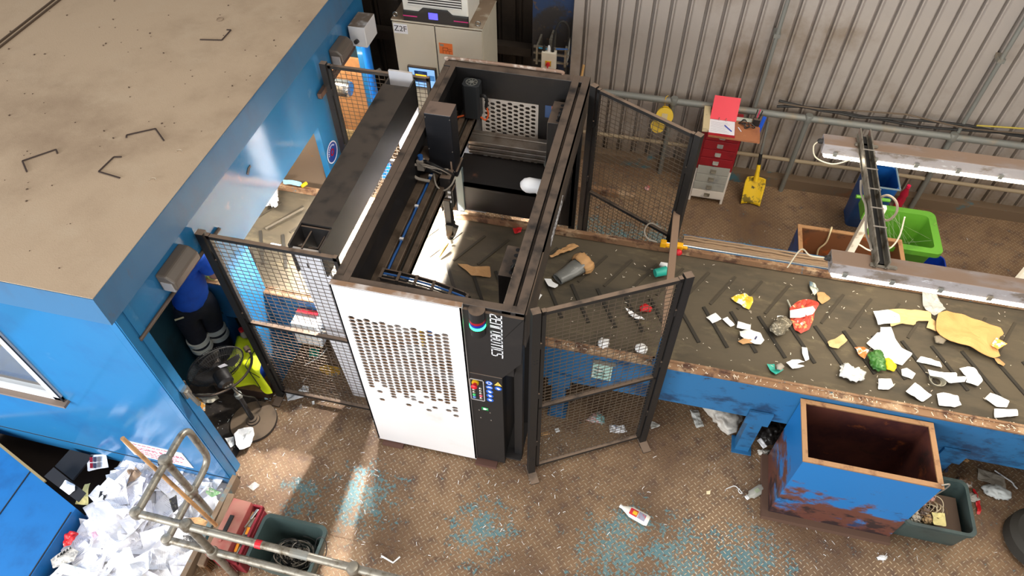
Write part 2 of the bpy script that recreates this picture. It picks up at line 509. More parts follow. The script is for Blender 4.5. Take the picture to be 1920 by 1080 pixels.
# front wall with a window opening
WX0, WX1, WZ0, WZ1 = -5.3, -3.87, 0.90, 1.95
b = MB()
b.box(-7.4, WX0, CY0, CY0 + 0.06, 0.0, CZ - 0.03); b.box(WX1, CX - 0.0605, CY0, CY0 + 0.06, 0.0, CZ - 0.03)
b.box(WX0, WX1, CY0, CY0 + 0.06, 0.0, WZ0); b.box(WX0, WX1, CY0, CY0 + 0.06, WZ1, CZ - 0.03)
b.box(-7.4, CX - 0.0605, CY0, CY0 + 0.05, -0.16, -0.0005)
b.build('front_wall', m_cabin, cabin)
b = MB(); b.box(-7.4, CX - 0.002, CY0 - 0.004, CY0, 0.028, 0.034)
b.build('sheet_seam', m_ink, cabin)
# side wall: jamb, doorway, pier, belt opening, pier, doorway, jamb
b = MB()
t = 0.06
def side(y0, y1, z0, z1): b.box(CX - t, CX, y0, y1, z0, z1)
side(CY0, 2.0, -0.16, CZ - 0.03)
side(2.0, 2.82, 1.88, CZ - 0.03)
side(2.82, 3.10, 0, CZ - 0.03)
side(3.10, 4.50, 1.58, CZ - 0.03)
side(3.10, 4.50, 0, 0.42)
side(4.50, 4.78, 0, CZ - 0.03)
side(4.78, 5.62, 1.86, CZ - 0.03)
side(5.62, CY1, 0, CZ - 0.03)
sw = b.build('side_wall', m_cabin, cabin)
b = MB()
b.box(CX + 0.0005, CX + 0.010, CY0 + 0.005, CY0 + 0.06, -0.1, CZ - 0.25)
b.box(CX + 0.0005, CX + 0.006, 1.93, 1.99, 0.0, 2.2)
b.build('corner_trim', m_cabin, cabin)
b = MB(); b.box(-7.4, CX - t, CY1, CY1 + 0.05, 0, CZ - 0.03)
b.build('rear_wall', m_cabin_in, cabin)
b = MB(); b.box(-7.4, CX - t, CY0 + 0.06, CY1, -0.02, 0.004)
b.build('cabin_floor', m_cabin_floor, cabin)
b = MB(); b.box(-3.67, -3.63, CY0 + 0.06, 3.0, 0.004, 2.2)
b.build('inner_partition', m_cabin_in, cabin)
b = MB(); b.box(-5.6, -3.7, 3.02, 3.06, 0.004, 2.2); b.box(-5.6, -5.55, CY0 + 0.1, 3.0, 0.004, 2.2)
b.build('inner_panel', m_interior_tan, cabin)
b = MB(); b.box(-3.6, CX - t, 4.62, 4.66, 0.6, 2.2)
b.build('brown_board', M('brown_board', (134, 112, 92), 0.6, 0, [((160, 112, 40), 3.0, 0.6, 0.66)]), cabin)
# door rails and handles
b = MB(); b.tube([(CX + 0.014, 1.91, 1.905), (CX + 0.014, 2.90, 1.895)], 0.013, 10)
b.build('door_rail', M('door_rail_brown', (92, 78, 68), 0.5, 0.3), cabin)
b = MB(); b.bar((CX + 0.03, 4.6, 1.83), (CX + 0.03, 5.4, 1.84), 0.035, 0.05)
b.build('door_rail', M('door_rail_rust', (96, 74, 62), 0.5, 0.3), cabin)
b = MB(); b.box(CX, CX + 0.03, 1.93, 1.99, 1.17, 1.26); b.bar((CX + 0.03, 1.955, 1.235), (CX + 0.055, 1.965, 1.05), 0.022, 0.022)
b.build('door_handle', m_steel, cabin)
b = MB(); b.box(CX, CX + 0.03, 5.66, 5.72, 1.30, 1.38); b.bar((CX + 0.02, 5.68, 1.35), (CX + 0.09, 5.76, 1.37), 0.03, 0.02)
b.build('door_handle', m_pipe_grey, cabin)
b = MB(); b.tube([(CX + 0.05, 5.60, 0.0), (CX + 0.05, 5.60, 1.86)], 0.04, 12)
b.build('jamb_pipe', M('bright_blue_pipe', (20, 120, 216), 0.35), cabin, smooth=True)
# window
b = MB()
fw = 0.075
b.box(WX0, WX1, CY0 - 0.02, CY0 + 0.05, WZ0, WZ0 + 0.05); b.box(WX0, WX1, CY0 - 0.02, CY0 + 0.05, WZ1 - fw, WZ1)
b.box(WX1 - fw, WX1, CY0 - 0.02, CY0 + 0.05, WZ0, WZ1); b.box(WX0, WX0 + fw, CY0 - 0.02, CY0 + 0.05, WZ0, WZ1)
wf = b.build('window_frame', m_white_pvc, cabin, bevel=0.006)
b = MB(); b.box(WX0 + fw, WX1 - fw, CY0 + 0.012, CY0 + 0.018, WZ0 + 0.05, WZ1 - fw)
b.build('pane', m_glass, wf)
b = MB(); b.box(WX0, WX1 + 0.03, CY0 - 0.06, CY0, WZ0 - 0.025, WZ0)
b.build('sill', M('sill_brown', (120, 104, 92), 0.7), wf)
b = MB(); b.box(WX1 - 0.004, WX1 + 0.006, CY0 - 0.024, CY0 - 0.018, WZ0, WZ1)
b.build('gasket', m_ink, wf)
# things seen through the window
b = MB(); b.box(-5.3, -3.8, 2.0, 2.5, 0.80, 0.84)
tb = tag(b.build('desk', M('desk_cream', (220, 206, 160), 0.6), loc=(-4.5, 2.25, 0.0)), 'cream desk top just inside the white framed cabin window', 'desk')
for x in (-5.25, -3.85):
    for y in (2.05, 2.45):
        b = MB(); b.box(x - 0.02, x + 0.02, y - 0.02, y + 0.02, 0.004, 0.8); b.build('leg', m_pipe_grey, tb)
# signs on the cabin
m_signred = M('sign_red', (196, 60, 84), 0.5)
sg = thing('sign', 'white sign with red lettering low on the blue cabin front wall', 'sign', (-3.4, CY0, 0.23))
b = MB(); b.box(-3.67, -3.13, CY0 - 0.006, CY0 - 0.001, 0.10, 0.365)
b.build('board', m_white_pvc, sg)
letters('HIGGINS BALERS', 'lettering', m_signred, sg, (-3.40, CY0 - 0.008, 0.262), (1, 0, 0), (0, 0, 1), 0.066)
b = MB()
for z, a, c in ((0.335, -3.6, -3.2), (0.205, -3.56, -3.24), (0.17, -3.58, -3.2), (0.135, -3.5, -3.3)):
    x = a
    rnd = random.Random(int(z * 1000))
    while x < c:
        l = rnd.uniform(0.012, 0.04)
        b.box(x, x + l, CY0 - 0.0085, CY0 - 0.0065, z - 0.0045, z + 0.0045); x += l + 0.01
b.build('small_print', m_signred, sg)
st = thing('sticker', 'round blue warning sticker with white rim on the cabin pier', 'sticker', (CX, 4.62, 1.2))
X_ = Matrix(((0, 0, 1), (1, 0, 0), (0, 1, 0)))
def disc(r0, r1, x, n=32, cy=4.62, cz=1.2):
    b = MB(); b.lathe([(max(r0, 1e-4), 0), (max(r0, 1e-4), 0.001), (r1, 0.001), (r1, 0)], (x, cy, cz), n, X_, caps=(r0 == 0)); return b
disc(0, 0.105, CX + 0.001).build('disc', M('sticker_blue', (26, 60, 140), 0.4), st)
disc(0.097, 0.108, CX + 0.0015).build('rim', m_white_print, st)
disc(0.02, 0.036, CX + 0.002).build('emblem', m_redglass, st)
b = MB()
for k in range(9):
    a = RAD(40 + k * 17); b.obox((CX + 0.003, 4.62 + 0.07 * cos(a), 1.2 + 0.07 * sin(a)), 0.001, 0.012, 0.012)
b.build('lettering', m_white_print, st)
# ------------------------------------------------------------------ conveyor
BZ = 0.965                                           # belt surface
conv = thing('conveyor', 'long sorting conveyor with blue side beams and wide dark cleated belt', 'conveyor', (0.0, 3.7, 0.0))
b = MB()
b.box(-6.4, 6.6, 3.11, 4.26, BZ - 0.012, BZ)
b.box(-6.4, 6.6, 3.13, 4.24, 0.62, 0.64)
b.mi = 1
x = -6.2
while x < 6.4:                                       # chevron cleats pressed into the belt pattern
    b.bar((x, 3.72, BZ + 0.004), (x + 0.20, 3.36, BZ + 0.004), 0.026, 0.012)
    b.mi = 2; b.bar((x + 0.05, 3.76, BZ + 0.004), (x + 0.24, 4.10, BZ + 0.004), 0.022, 0.010); b.mi = 1
    x += 0.215
belt = b.build('belt', [m_belt, m_cleat, m_cleat_faint], conv)
for nm, y0, y1, s in (('near', 3.05, 3.11, 1), ('far', 4.26, 4.32, -1)):
    b = MB()
    yo = y0 if s > 0 else y1
    b.box(-6.4, 6.6, min(yo, yo + s * 0.012), max(yo, yo + s * 0.012), 0.55, 0.985)
    b.box(-6.4, 6.6, min(yo + s * .012, yo + s * 0.06), max(yo + s * .012, yo + s * 0.06), 0.55, 0.562)
    b.build('side_beam', m_beam_blue, conv)
    b = MB()
    b.hexa([(-6.4, y0, 0.985), (6.6, y0, 0.985), (6.6, y1, 0.985), (-6.4, y1, 0.985),
            (-6.4, y0, 1.0 if s > 0 else 1.0), (6.6, y0, 1.0), (6.6, y1, 1.0), (-6.4, y1, 1.0)])
    if s > 0: b.box(-6.4, 6.6, y1 - 0.006, y1 + 0.012, 0.972, 1.012)
    else: b.box(-6.4, 6.6, y0 - 0.012, y0 + 0.006, 0.972, 1.03)
    b.build('lip', m_lip, conv)
for x in (-5.0, -3.4, -0.35, 1.22, 2.62, 4.2):
    for y, s in ((3.10, 1), (4.27, -1)):
        b = MB()
        b.box(x - 0.055, x + 0.055, y - 0.05, y + 0.05, 0.0, 0.62)
        b.box(x - 0.09, x + 0.09, y - 0.008 - s * 0.062, y + 0.008 - s * 0.062, 0.48, 0.66)
        b.box(x - 0.08, x + 0.08, y - 0.08, y + 0.08, 0.0, 0.012)
        b.build('leg', m_beam_blue, conv)
for x in (-4.2, -0.9, 0.5, 1.95, 3.4):
    b = MB(); b.tube([(x, 3.12, 0.66), (x, 4.25, 0.66)], 0.05, 12)
    b.build('roller', m_pipe_grey, conv, smooth=True)
# dusty cable tray along the far side
b = MB()
b.box(0.46, 1.72, 4.325, 4.44, 0.985, 0.995); b.box(0.46, 6.4, 4.43, 4.44, 0.985, 1.03)
b.build('cable_tray', m_beam_blue, conv)
rnd = random.Random(3)
for i, (y, z, r) in enumerate(((4.35, 1.010, 0.012), (4.372, 1.012, 0.014), (4.40, 1.012, 0.014), (4.415, 1.035, 0.010), (4.386, 1.036, 0.010))):
    b = MB()
    b.tube([(0.46 + k * 0.06, y + rnd.uniform(-.004, .004), z + rnd.uniform(-.003, .003)) for k in range(21)], r, 6)
    tag(b.build('cable', M('dusty_cable', (150, 124, 98), 0.8), loc=(1.0, y, z), smooth=True),
        'dusty beige cable strapped along the far edge of the conveyor', 'cable', 'cables along the far conveyor edge')
b = MB(); b.tube([(0.3, 4.28, 1.06), (6.0, 4.28, 1.06)], 0.006, 6)
tag(b.build('safety_wire', m_steel, loc=(3, 4.28, 1.06)), 'thin emergency stop wire stretched along the far side of the belt', 'cord')
# portal frame over the belt
pf = thing('belt_portal', 'narrow dusty portal frame with blue feet spanning the belt', 'frame', (0.36, 3.7, 1.0))
b = MB(); b.bar((0.37, 3.10, 1.325), (0.35, 4.5, 1.325), 0.055, 0.05)
b.build('crossbar', M('portal_dusty', (138, 112, 92), 0.75), pf)
for y in (3.085, 4.47):
    b = MB(); b.box(0.345, 0.40, y - 0.03, y + 0.03, 1.0 if y < 4 else 0.9, 1.30)
    b.box(0.33, 0.42, y - 0.035, y + 0.035, 1.0 if y < 4 else 0.9, 1.012 if y < 4 else 0.912)
    b.build('leg', m_beam_blue, pf)
b = MB(); b.plate([(0.32, 4.50, 1.2), (0.36, 4.50, 1.62), (0.40, 4.50, 1.2)], 0.01)
b.build('gusset', m_beam_blue, pf)
es = thing('pull_cord_switch', 'yellow emergency pull switch with red button beside the belt portal', 'switch', (0.40, 4.27, 1.03))
b = MB(); b.box(0.27, 0.32, 4.24, 4.29, 1.03, 1.085); b.box(0.40, 0.46, 4.24, 4.29, 1.03, 1.08); b.box(0.46, 0.50, 4.255, 4.275, 1.035, 1.06)
b.box(0.32, 0.40, 4.25, 4.28, 1.03, 1.06)
b.build('housing', M('switch_yellow', (240, 176, 16), 0.45), es, bevel=0.006)
b = MB(); b.lathe([(0.012, 0), (0.012, 0.02), (0.03, 0.02), (0.032, 0.035), (0.02, 0.05), (0.001, 0.055)], (0.43, 4.235, 1.04), 14, Matrix(((1, 0, 0), (0, 0, -1), (0, 1, 0))))
b.build('button', m_red, es, smooth=True)
b = MB()
b.tube([(0.24, 4.27, 1.06), (0.16, 4.27, 1.08), (0.12, 4.32, 1.12), (0.16, 4.40, 1.14), (0.26, 4.42, 1.08)], 0.007, 8)
b.build('cable', m_cable_grey, es, smooth=True)

# ------------------------------------------------------------------ scanner gantry
gx0, gx1 = -2.15, -1.925
m_gantry = M('gantry_black', (30, 28, 27), 0.5, 0, [((44, 39, 36), 4.0, 0.5, 0.8)], dust=((104, 90, 78), 0.42))
gan = thing('scanner_gantry', 'black scanner beam on white leg panels bridging the belt', 'scanner', (-2.03, 3.7, 0.0))
b = MB()
b.box(gx0, gx1, 2.90, 4.52, 2.09, 2.105)
b.box(gx0, gx0 + 0.012, 2.70, 4.66, 1.83, 2.09); b.box(gx1 - 0.012, gx1, 2.70, 4.66, 1.83, 2.09)
b.hexa([(gx0, 2.9, 2.09), (gx0 + 0.012, 2.9, 2.09), (gx0 + 0.012, 2.70, 2.09), (gx0, 2.70, 2.09), (gx0, 2.9, 2.105), (gx0 + 0.012, 2.9, 2.105), (gx0 + 0.012, 2.70, 2.095), (gx0, 2.70, 2.095)])
b.build('beam_cover', m_gantry, gan)
b = MB()
b.box(gx0 + 0.012, gx1 - 0.012, 2.88, 2.892, 1.90, 2.09)
b.box(-2.075, -2.065, 2.72, 2.90, 1.86, 2.06); b.box(-1.985, -1.978, 2.76, 2.90, 1.86, 2.03)
b.box(gx0 + 0.012, gx1 - 0.012, 2.78, 2.79, 1.86, 2.0)
b.build('divider', m_black_clean, gan)
b = MB()
b.box(gx0 + 0.012, gx1 - 0.012, 2.95, 4.5, 1.835, 1.845)
b.build('lamp_tray', m_black_clean, gan)
b = MB(); b.box(-2.10, -1.97, 3.0, 4.45, 1.826, 1.834)
b.build('lamp', M('halogen_lamp', (255, 250, 240), 0.4, emit=((255, 246, 232), 14.0)), gan)
for y in (2.775, 4.64):
    b = MB()
    if y > 4: b.box(gx0, gx1, y, y + 0.02, 0.0, 2.0)
    else:
        xa, xb = gx0 + 0.013, gx1 - 0.013
        b.hexa([(gx0, 2.83, 0), (gx1, 2.83, 0), (gx1, 2.85, 0), (gx0, 2.85, 0), (gx0, 2.725, 1.825), (gx1, 2.725, 1.825), (gx1, 2.745, 1.825), (gx0, 2.745, 1.825)])
        b.hexa([(xa, 2.725, 1.826), (xb, 2.725, 1.826), (xb, 2.745, 1.826), (xa, 2.745, 1.826), (xa, 2.712, 2.05), (xb, 2.712, 2.05), (xb, 2.732, 2.05), (xa, 2.732, 2.05)])
    if y > 4: b.box(gx0 + 0.012, gx1 - 0.012, y - 0.01, y + 0.01, 1.9, 2.16)
    b.build('leg_panel', m_white_leg, gan)
# the scanner's own lamps light the belt below and glare onto the floor in front
spot('scanner_lamp_front', (-2.0, 3.30, 1.81), (-1.97, 3.0, 0.0), 170, 150, 0.25, 0.03, (1.0, 0.97, 0.92))
spot('scanner_lamp_mid', (-1.99, 3.75, 1.81), (-1.75, 3.75, 0.9), 800, 130, 0.35, 0.03, (1.0, 0.98, 0.95))
spot('scanner_lamp_back', (-1.99, 4.25, 1.81), (-1.75, 4.2, 0.9), 600, 130, 0.35, 0.03, (1.0, 0.98, 0.95))

# ------------------------------------------------------------------ sorting robot
RX0, RX1, RY0, RY1, RZ = -1.77, -0.53, 2.50, 5.03, 2.07
rob = thing('sorting_robot', 'tall black open-topped robot cell straddling the belt', 'robot', (-1.15, 3.76, 0.0))
b = MB()
b.box(RX0, RX0 + 0.055, RY0, RY1, RZ - 0.09, RZ - 0.012); b.box(RX0 + 0.06, RX0 + 0.11, RY0, RY1, RZ - 0.09, RZ)
b.box(RX0 + 0.05, RX0 + 0.065, RY0 + 0.02, RY1, RZ - 0.09, RZ - 0.03)
b.box(-0.675, -0.612, RY0, RY1, RZ - 0.09, RZ); b.box(-0.59, RX1, RY0, RY1, RZ - 0.09, RZ)
b.box(-0.615, -0.585, RY0 + 0.06, RY1, RZ - 0.09, RZ - 0.05)
b.box(RX0, RX1, RY0, RY0 + 0.055, RZ - 0.085, RZ - 0.002); b.box(RX0, RX1, RY1 - 0.09, RY1, RZ - 0.085, RZ - 0.002)
b.build('top_frame', m_black, rob, bevel=0.004)
b = MB(); b.tube([(RX0 + 0.02, RY1 - 0.02, RZ), (RX0 + 0.05, RY1 - 0.01, RZ + 0.02), (-1.0, RY1 - 0.01, RZ + 0.02), (-0.78, RY1 - 0.01, RZ + 0.02), (-0.76, RY1 - 0.01, RZ)], 0.014, 8)
b.build('grab_rail', M('worn_edge', (150, 122, 104), 0.6, 0.2, [((214, 200, 188), 10.0, 0.5, 0.65)]), rob, smooth=True)
for x in (RX0 + 0.03, RX1 - 0.05):
    for y in (RY0 + 0.08, RY1 - 0.06):
        b = MB(); b.box(x - 0.03, x + 0.03, y - 0.03, y + 0.03, 0.03, RZ - 0.09); b.build('corner_post', m_black_clean, rob)
b = MB(); b.box(RX0 + 0.02, RX0 + 0.04, RY0 + 0.05, RY1 - 0.05, 1.43, RZ - 0.09)
b.build('side_panel', m_black_clean, rob)
b = MB(); b.box(RX1 - 0.02, RX1, RY0 + 0.02, RY1, 1.72, RZ - 0.005)
rsp = b.build('side_panel', M('black_dusty_side', (62, 55, 50), 0.55, 0, [((84, 72, 62), 5.0, 0.45, 0.7)], dust=((120, 100, 84), 0.8)), rob)
b = MB(); b.box(RX1, RX1 + 0.008, RY0 + 0.02, 3.05, 1.70, RZ - 0.03)
b.build('cover_plate', rsp.data.materials[0], rob)
b = MB(); b.box(RX0 + 0.06, RX1 - 0.05, RY1 - 0.09, RY1 - 0.07, 1.80, RZ - 0.08); b.box(-0.94, RX1 - 0.05, RY1 - 0.09, RY1 - 0.07, 0.4, 1.80)
b.box(RX0 + 0.06, -1.46, RY1 - 0.09, RY1 - 0.07, 0.4, 1.80)
b.build('end_panel', m_black_clean, rob)

def hexhole(cx, cy, w, h):
    return [(cx - w, cy), (cx - w * 0.52, cy - h), (cx + w * 0.52, cy - h), (cx + w, cy), (cx + w * 0.52, cy + h), (cx - w * 0.52, cy + h)]
# perforated white front door: real hexagonal holes, thinning out towards the bottom
rnd = random.Random(11)
PW, PZ0, PZ1 = 0.855, 0.05, 2.07
spl = [[(0, 0), (PW, 0), (PW, PZ1 - PZ0), (0, PZ1 - PZ0)]]
ncol = 13; px = 0.0535; pz = 0.0385
for c in range(ncol):
    for r in range(29):
        hx = 0.085 + c * px; hz = 1.70 - r * pz - (pz / 2 if c % 2 else 0)
        lim = 0.99 + 0.035 * sin(c * 1.9)
        zz = hz + PZ0
        if zz < lim:
            if rnd.random() < min(0.97, 0.22 + (lim - zz) * 2.3): continue
        if zz < 0.70: continue
        spl.append(hexhole(hx, hz, 0.0262, 0.0162))
me = curve_mesh(spl, 0.012)
fd = place_mesh(me, 'front_door', m_white, rob, (RX0, RY0 - 0.03, PZ0), (1, 0, 0), (0, 0, 1))
b = MB()
b.box(RX0, RX0 + 0.012, RY0 - 0.036, RY0, PZ0, PZ1); b.box(RX0 + PW - 0.012, RX0 + PW, RY0 - 0.036, RY0, PZ0, PZ1)
b.box(RX0, RX0 + PW, RY0 - 0.036, RY0 + 0.004, PZ1 - 0.004, PZ1 + 0.004); b.box(RX0, RX0 + PW, RY0 - 0.036, RY0, PZ0 - 0.008, PZ0)
b.build('door_edge', m_white, rob)
b = MB()
b.box(RX0 + 0.01, RX1 - 0.02, 2.85, 2.87, 0.12, 1.45); b.box(RX0 + 0.01, RX1 - 0.02, 2.50, 2.87, 0.10, 0.12)
b.box(RX0, RX0 + 0.015, 2.50, 2.87, 0.06, 1.98)
b.build('equipment_bay', M('bay_shade', (30, 26, 25), 0.7), rob)  # shade behind the door holes is put into this near-black colour
b = MB(); b.box(-1.62, -1.36, 2.66, 2.84, 1.28, 1.62); b.box(-1.30, -1.12, 2.72, 2.84, 1.05, 1.5)
b.build('drive_unit', M('drive_grey', (110, 100, 94), 0.6), rob)
b = MB(); b.box(-1.60, -1.42, 2.655, 2.66, 1.50, 1.53); b.box(-1.27, -1.22, 2.70, 2.72, 1.35, 1.52)
b.build('terminal_strip', m_cable_blue, rob)
b = MB(); b.box(-1.33, -1.30, 2.655, 2.70, 1.28, 1.45)
b.build('cable_gland', m_yellow, rob)
# black right-hand front: upper panel with its cut lower corner, and the narrower console below
b = MB()
fx0 = RX0 + PW + 0.004
P = lambda u, v, d: (u, d, v)
b.prism([(fx0, 1.345), (-0.675, 1.345), (RX1 - 0.015, 1.56), (RX1, 2.045), (RX1, RZ - 0.03), (fx0, RZ - 0.03)], P, RY0 - 0.02, RY0)
fp = b.build('front_panel', m_black_clean, rob)
b = MB()
b.box(fx0, -0.675, RY0 - 0.024, 2.95, 0.05, 1.34)
con = b.build('console', m_black_clean, rob, bevel=0.004)
b = MB(); b.box(fx0, -0.60, 2.505, 2.55, 1.345, 1.96)
b.build('electrics_box', m_black_clean, rob)
for xf in (-1.64, -0.83):
    b = MB(); b.box(xf - 0.09, xf + 0.09, RY0 - 0.07, RY0 + 0.30, 0.0, 0.03); b.box(xf - 0.06, xf + 0.06, RY0 + 0.0, RY0 + 0.25, 0.03, 0.055)
    b.build('foot', M('foot_rust', (92, 62, 52), 0.7), rob)
for xf in (-1.64, -0.60):
    b = MB(); b.box(xf - 0.07, xf + 0.07, RY1 - 0.2, RY1 + 0.02, 0.0, 0.03)
    b.build('foot', m_kerb, rob)
# lettering drawn as strokes
GL = {'Z': [[(0, 1), (1, 1), (1, .62), (0, .38), (0, 0), (1, 0)]], 'E': [[(1, 1), (0, 1), (0, 0), (1, 0)], [(0, .5), (.85, .5)]],
      'N': [[(0, 0), (0, 1), (.8, 1), (1, .85), (1, 0)]], 'R': [[(0, 0), (0, 1), (1, 1)]],
      'O': [[(.2, 0), (0, .12), (0, .88), (.2, 1), (.8, 1), (1, .88), (1, .12), (.8, 0), (.2, 0)]],
      'B': [[(0, 0), (0, 1), (.8, 1), (1, .88), (1, .62), (.85, .5), (1, .38), (1, .12), (.8, 0), (0, 0)], [(0, .5), (.85, .5)]],
      'T': [[(0, 1), (1, 1)], [(.5, 1), (.5, 0)]], 'I': [[(.5, 0), (.5, 1)]],
      'C': [[(1, 1), (.2, 1), (0, .88), (0, .12), (.2, 0), (1, 0)]], 'S': [[(1, 1), (0, 1), (0, .55), (1, .45), (1, 0), (0, 0)]]}
WID = {'I': 0.35, 'T': 0.9}
def stroke_text(word, org, right, up, h, wl, gap, sw, nrm, name, mat, parent):
    b = MB(); org = Vector(org); right = Vector(right); up = Vector(up); nrm = Vector(nrm); x = 0
    for i, ch in enumerate(word):
        wd = wl * WID.get(ch, 1.0)
        for j, st_ in enumerate(GL[ch]):
            pts = [org + right * (x + u * wd + 0.18 * wl * v) + up * (v * h) + nrm * (0.0012 + 0.0002 * j) for u, v in st_]
            for p, q in zip(pts, pts[1:]):
                d = (q - p).normalized() * sw * 0.5
                b.bar(p - d, q + d, sw, 0.0012, nrm)
        x += wd + gap
    b.obox(org + right * (x + 0.004) + up * h * 0.98, 0.008, 0.002, 0.008)
    return b.build(name, mat, parent)
stroke_text('ZENROBOTICS', (-0.738, RY0 - 0.0215, 2.045), (0, 0, -1), (1, 0, 0), 0.070, 0.029, 0.0140, 0.0078, (0, -1, 0), 'lettering', m_white_print, fp)
stroke_text('ZENROBOTICS', (RX1 + 0.001, 3.36, 1.775), (0, 1, 0), (0, 0, 1), 0.075, 0.029, 0.0135, 0.0066, (1, 0, 0), 'lettering', m_white_print, rsp)
# stack light on the front panel
b = MB(); b.lathe([(0.05, 0), (0.05, 0.225)], (-0.822, RY0 - 0.02, 1.83), 24); b.lathe([(0.052, 0), (0.052, 0.08)], (-0.822, RY0 - 0.02, 1.985), 24)
sl = b.build('stack_light', m_black_clean, rob, smooth=True)
for nm, z, m in (('red_band', 1.962, m_redglass), ('blue_band', 1.937, m_blueglass), ('green_band', 1.908, m_green_glow)):
    b = MB(); b.lathe([(0.0525, 0), (0.0525, 0.022)], (-0.822, RY0 - 0.02, z), 24)
    b.build(nm, m, sl, smooth=True)
# push-button station
yc = RY0 - 0.025
b = MB()
for x0, x1, z0, z1 in ((-0.912, -0.808, 1.268, 1.274), (-0.912, -0.808, 0.995, 1.001), (-0.912, -0.906, 0.995, 1.274), (-0.814, -0.808, 0.995, 1.274)):
    b.box(x0, x1, yc - 0.004, yc, z0, z1)
b.build('button_frame', M('frame_silver', (180, 176, 174), 0.4), con)
YN = Matrix(((1, 0, 0), (0, 0, -1), (0, 1, 0)))       # lathe axis towards the viewer
b = MB(); b.lathe([(0.026, 0), (0.026, 0.014)], (-0.868, yc, 1.235), 20, YN)
b.build('stop_collar', m_yellow, con, smooth=True)
b = MB(); b.lathe([(0.012, 0), (0.012, 0.03), (0.021, 0.03), (0.023, 0.045), (0.015, 0.052), (0.001, 0.054)], (-0.868, yc, 1.235), 20, YN)
b.build('stop_button', m_red, con, smooth=True)
bc = [(-0.885, m_steel), (-0.835, m_steel)]
for i in range(5):
    for xx in (-0.885, -0.835):
        z = 1.165 - i * 0.033
        m = m_steel
        if i == 3: m = M('button_green', (60, 190, 110), 0.4) if xx < -0.86 else M('button_pink', (214, 90, 110), 0.4)
        if i == 4 and xx < -0.86: m = M('button_blue', (90, 130, 190), 0.4)
        b = MB(); b.lathe([(0.0125, 0), (0.0125, 0.006), (0.009, 0.010), (0.001, 0.010)], (xx, yc, z), 14, YN)
        b.build('push_button', m, con, smooth=True)
m_signblue = M('sign_blue', (32, 92, 190), 0.4)
for i, (xx, z) in enumerate(((-0.770, 1.255), (-0.770, 1.198), (-0.770, 1.142), (-0.770, 1.087), (-0.770, 1.030), (-0.706, 1.205))):
    b = MB(); b.lathe([(0.0255, 0), (0.0255, 0.001)], (xx, yc, z), 24, YN)
    d = b.build('mandatory_sign', m_signblue, con)
    b = MB()
    if i == 0: b.lathe([(0.013, 0), (0.013, 0.0016), (0.018, 0.0016), (0.018, 0)], (xx, yc, z), 20, YN, caps=False)
    elif i == 1: b.bar((xx - 0.018, yc - 0.0013, z), (xx + 0.018, yc - 0.0013, z), 0.0006, 0.008); b.bar((xx - 0.01, yc - 0.0013, z + 0.008), (xx + 0.01, yc - 0.0013, z + 0.008), 0.0006, 0.004)
    else: b.obox((xx + 0.003, yc - 0.0013, z - 0.003), 0.018, 0.001, 0.018, Matrix.Rotation(0.5 * i, 3, 'Y')); b.obox((xx - 0.006, yc - 0.0014, z + 0.006), 0.012, 0.001, 0.008)
    b.build('pictogram', m_white_print, d)
b = MB(); b.prism([(-0.733, 1.243), (-0.679, 1.243), (-0.706, 1.290)], P, yc - 0.0014, yc)
wt = b.build('warning_triangle', M('warn_yellow', (238, 196, 90), 0.45), con)
b = MB(); b.box(-0.7075, -0.7045, yc - 0.002, yc - 0.0014, 1.258, 1.275); b.box(-0.7075, -0.7045, yc - 0.002, yc - 0.0014, 1.250, 1.254)
b.build('exclamation_mark', m_ink, wt)
b = MB(); b.box(-0.838, -0.788, yc - 0.0012, yc, 0.865, 0.905)
gl = b.build('rescue_label', M('label_green', (20, 140, 70), 0.4), con)
b = MB(); b.box(-0.826, -0.806, yc - 0.002, yc - 0.0012, 0.872, 0.897); b.box(-0.806, -0.794, yc - 0.002, yc - 0.0012, 0.884, 0.892)
b.build('pictogram', m_white_print, gl)
for xx, z in ((-0.858, 0.855), (-0.775, 0.845), (-0.85, 0.745), (-0.77, 0.735)):
    b = MB(); b.lathe([(0.006, 0), (0.006, 0.004), (0.001, 0.006)], (xx, yc, z), 8, YN); b.build('bolt', m_steel, con)
# perforated white panel in the back wall
spl = [[(0, 0), (0.51, 0), (0.51, 0.75), (0, 0.75)]]
for c in range(9):
    for r in range(17):
        spl.append(hexhole(0.05 + c * 0.052, 0.72 - r * 0.043 - (0.0215 if c % 2 else 0), 0.024, 0.0155))
bp_ = place_mesh(curve_mesh(spl, 0.008), 'rear_perforated_panel', M('rear_panel_white', (206, 196, 186), 0.5, 0, [((150, 132, 114), 3.0, 0.5, 0.75)]), rob, (-1.455, RY1 - 0.085, 1.04), (1, 0, 0), (0, 0, 1))
b = MB(); b.box(-1.5, -0.9, RY1 + 0.10, RY1 + 0.11, 0.9, 1.8)
b.build('rear_bay', M('rear_bay_brown', (74, 64, 56), 0.7, 0, [((130, 120, 110), 2.0, 0.5, 0.7)]), rob)
b = MB(); b.box(-0.885, -0.83, RY1 - 0.096, RY1 - 0.091, 1.68, 1.80)
lb = b.build('notice', M('notice_blue', (70, 96, 140), 0.5), rob)
b = MB(); b.box(-0.83, -0.77, RY1 - 0.096, RY1 - 0.091, 1.68, 1.80)
b.build('notice_field', M('notice_orange', (206, 110, 60), 0.5), lb)
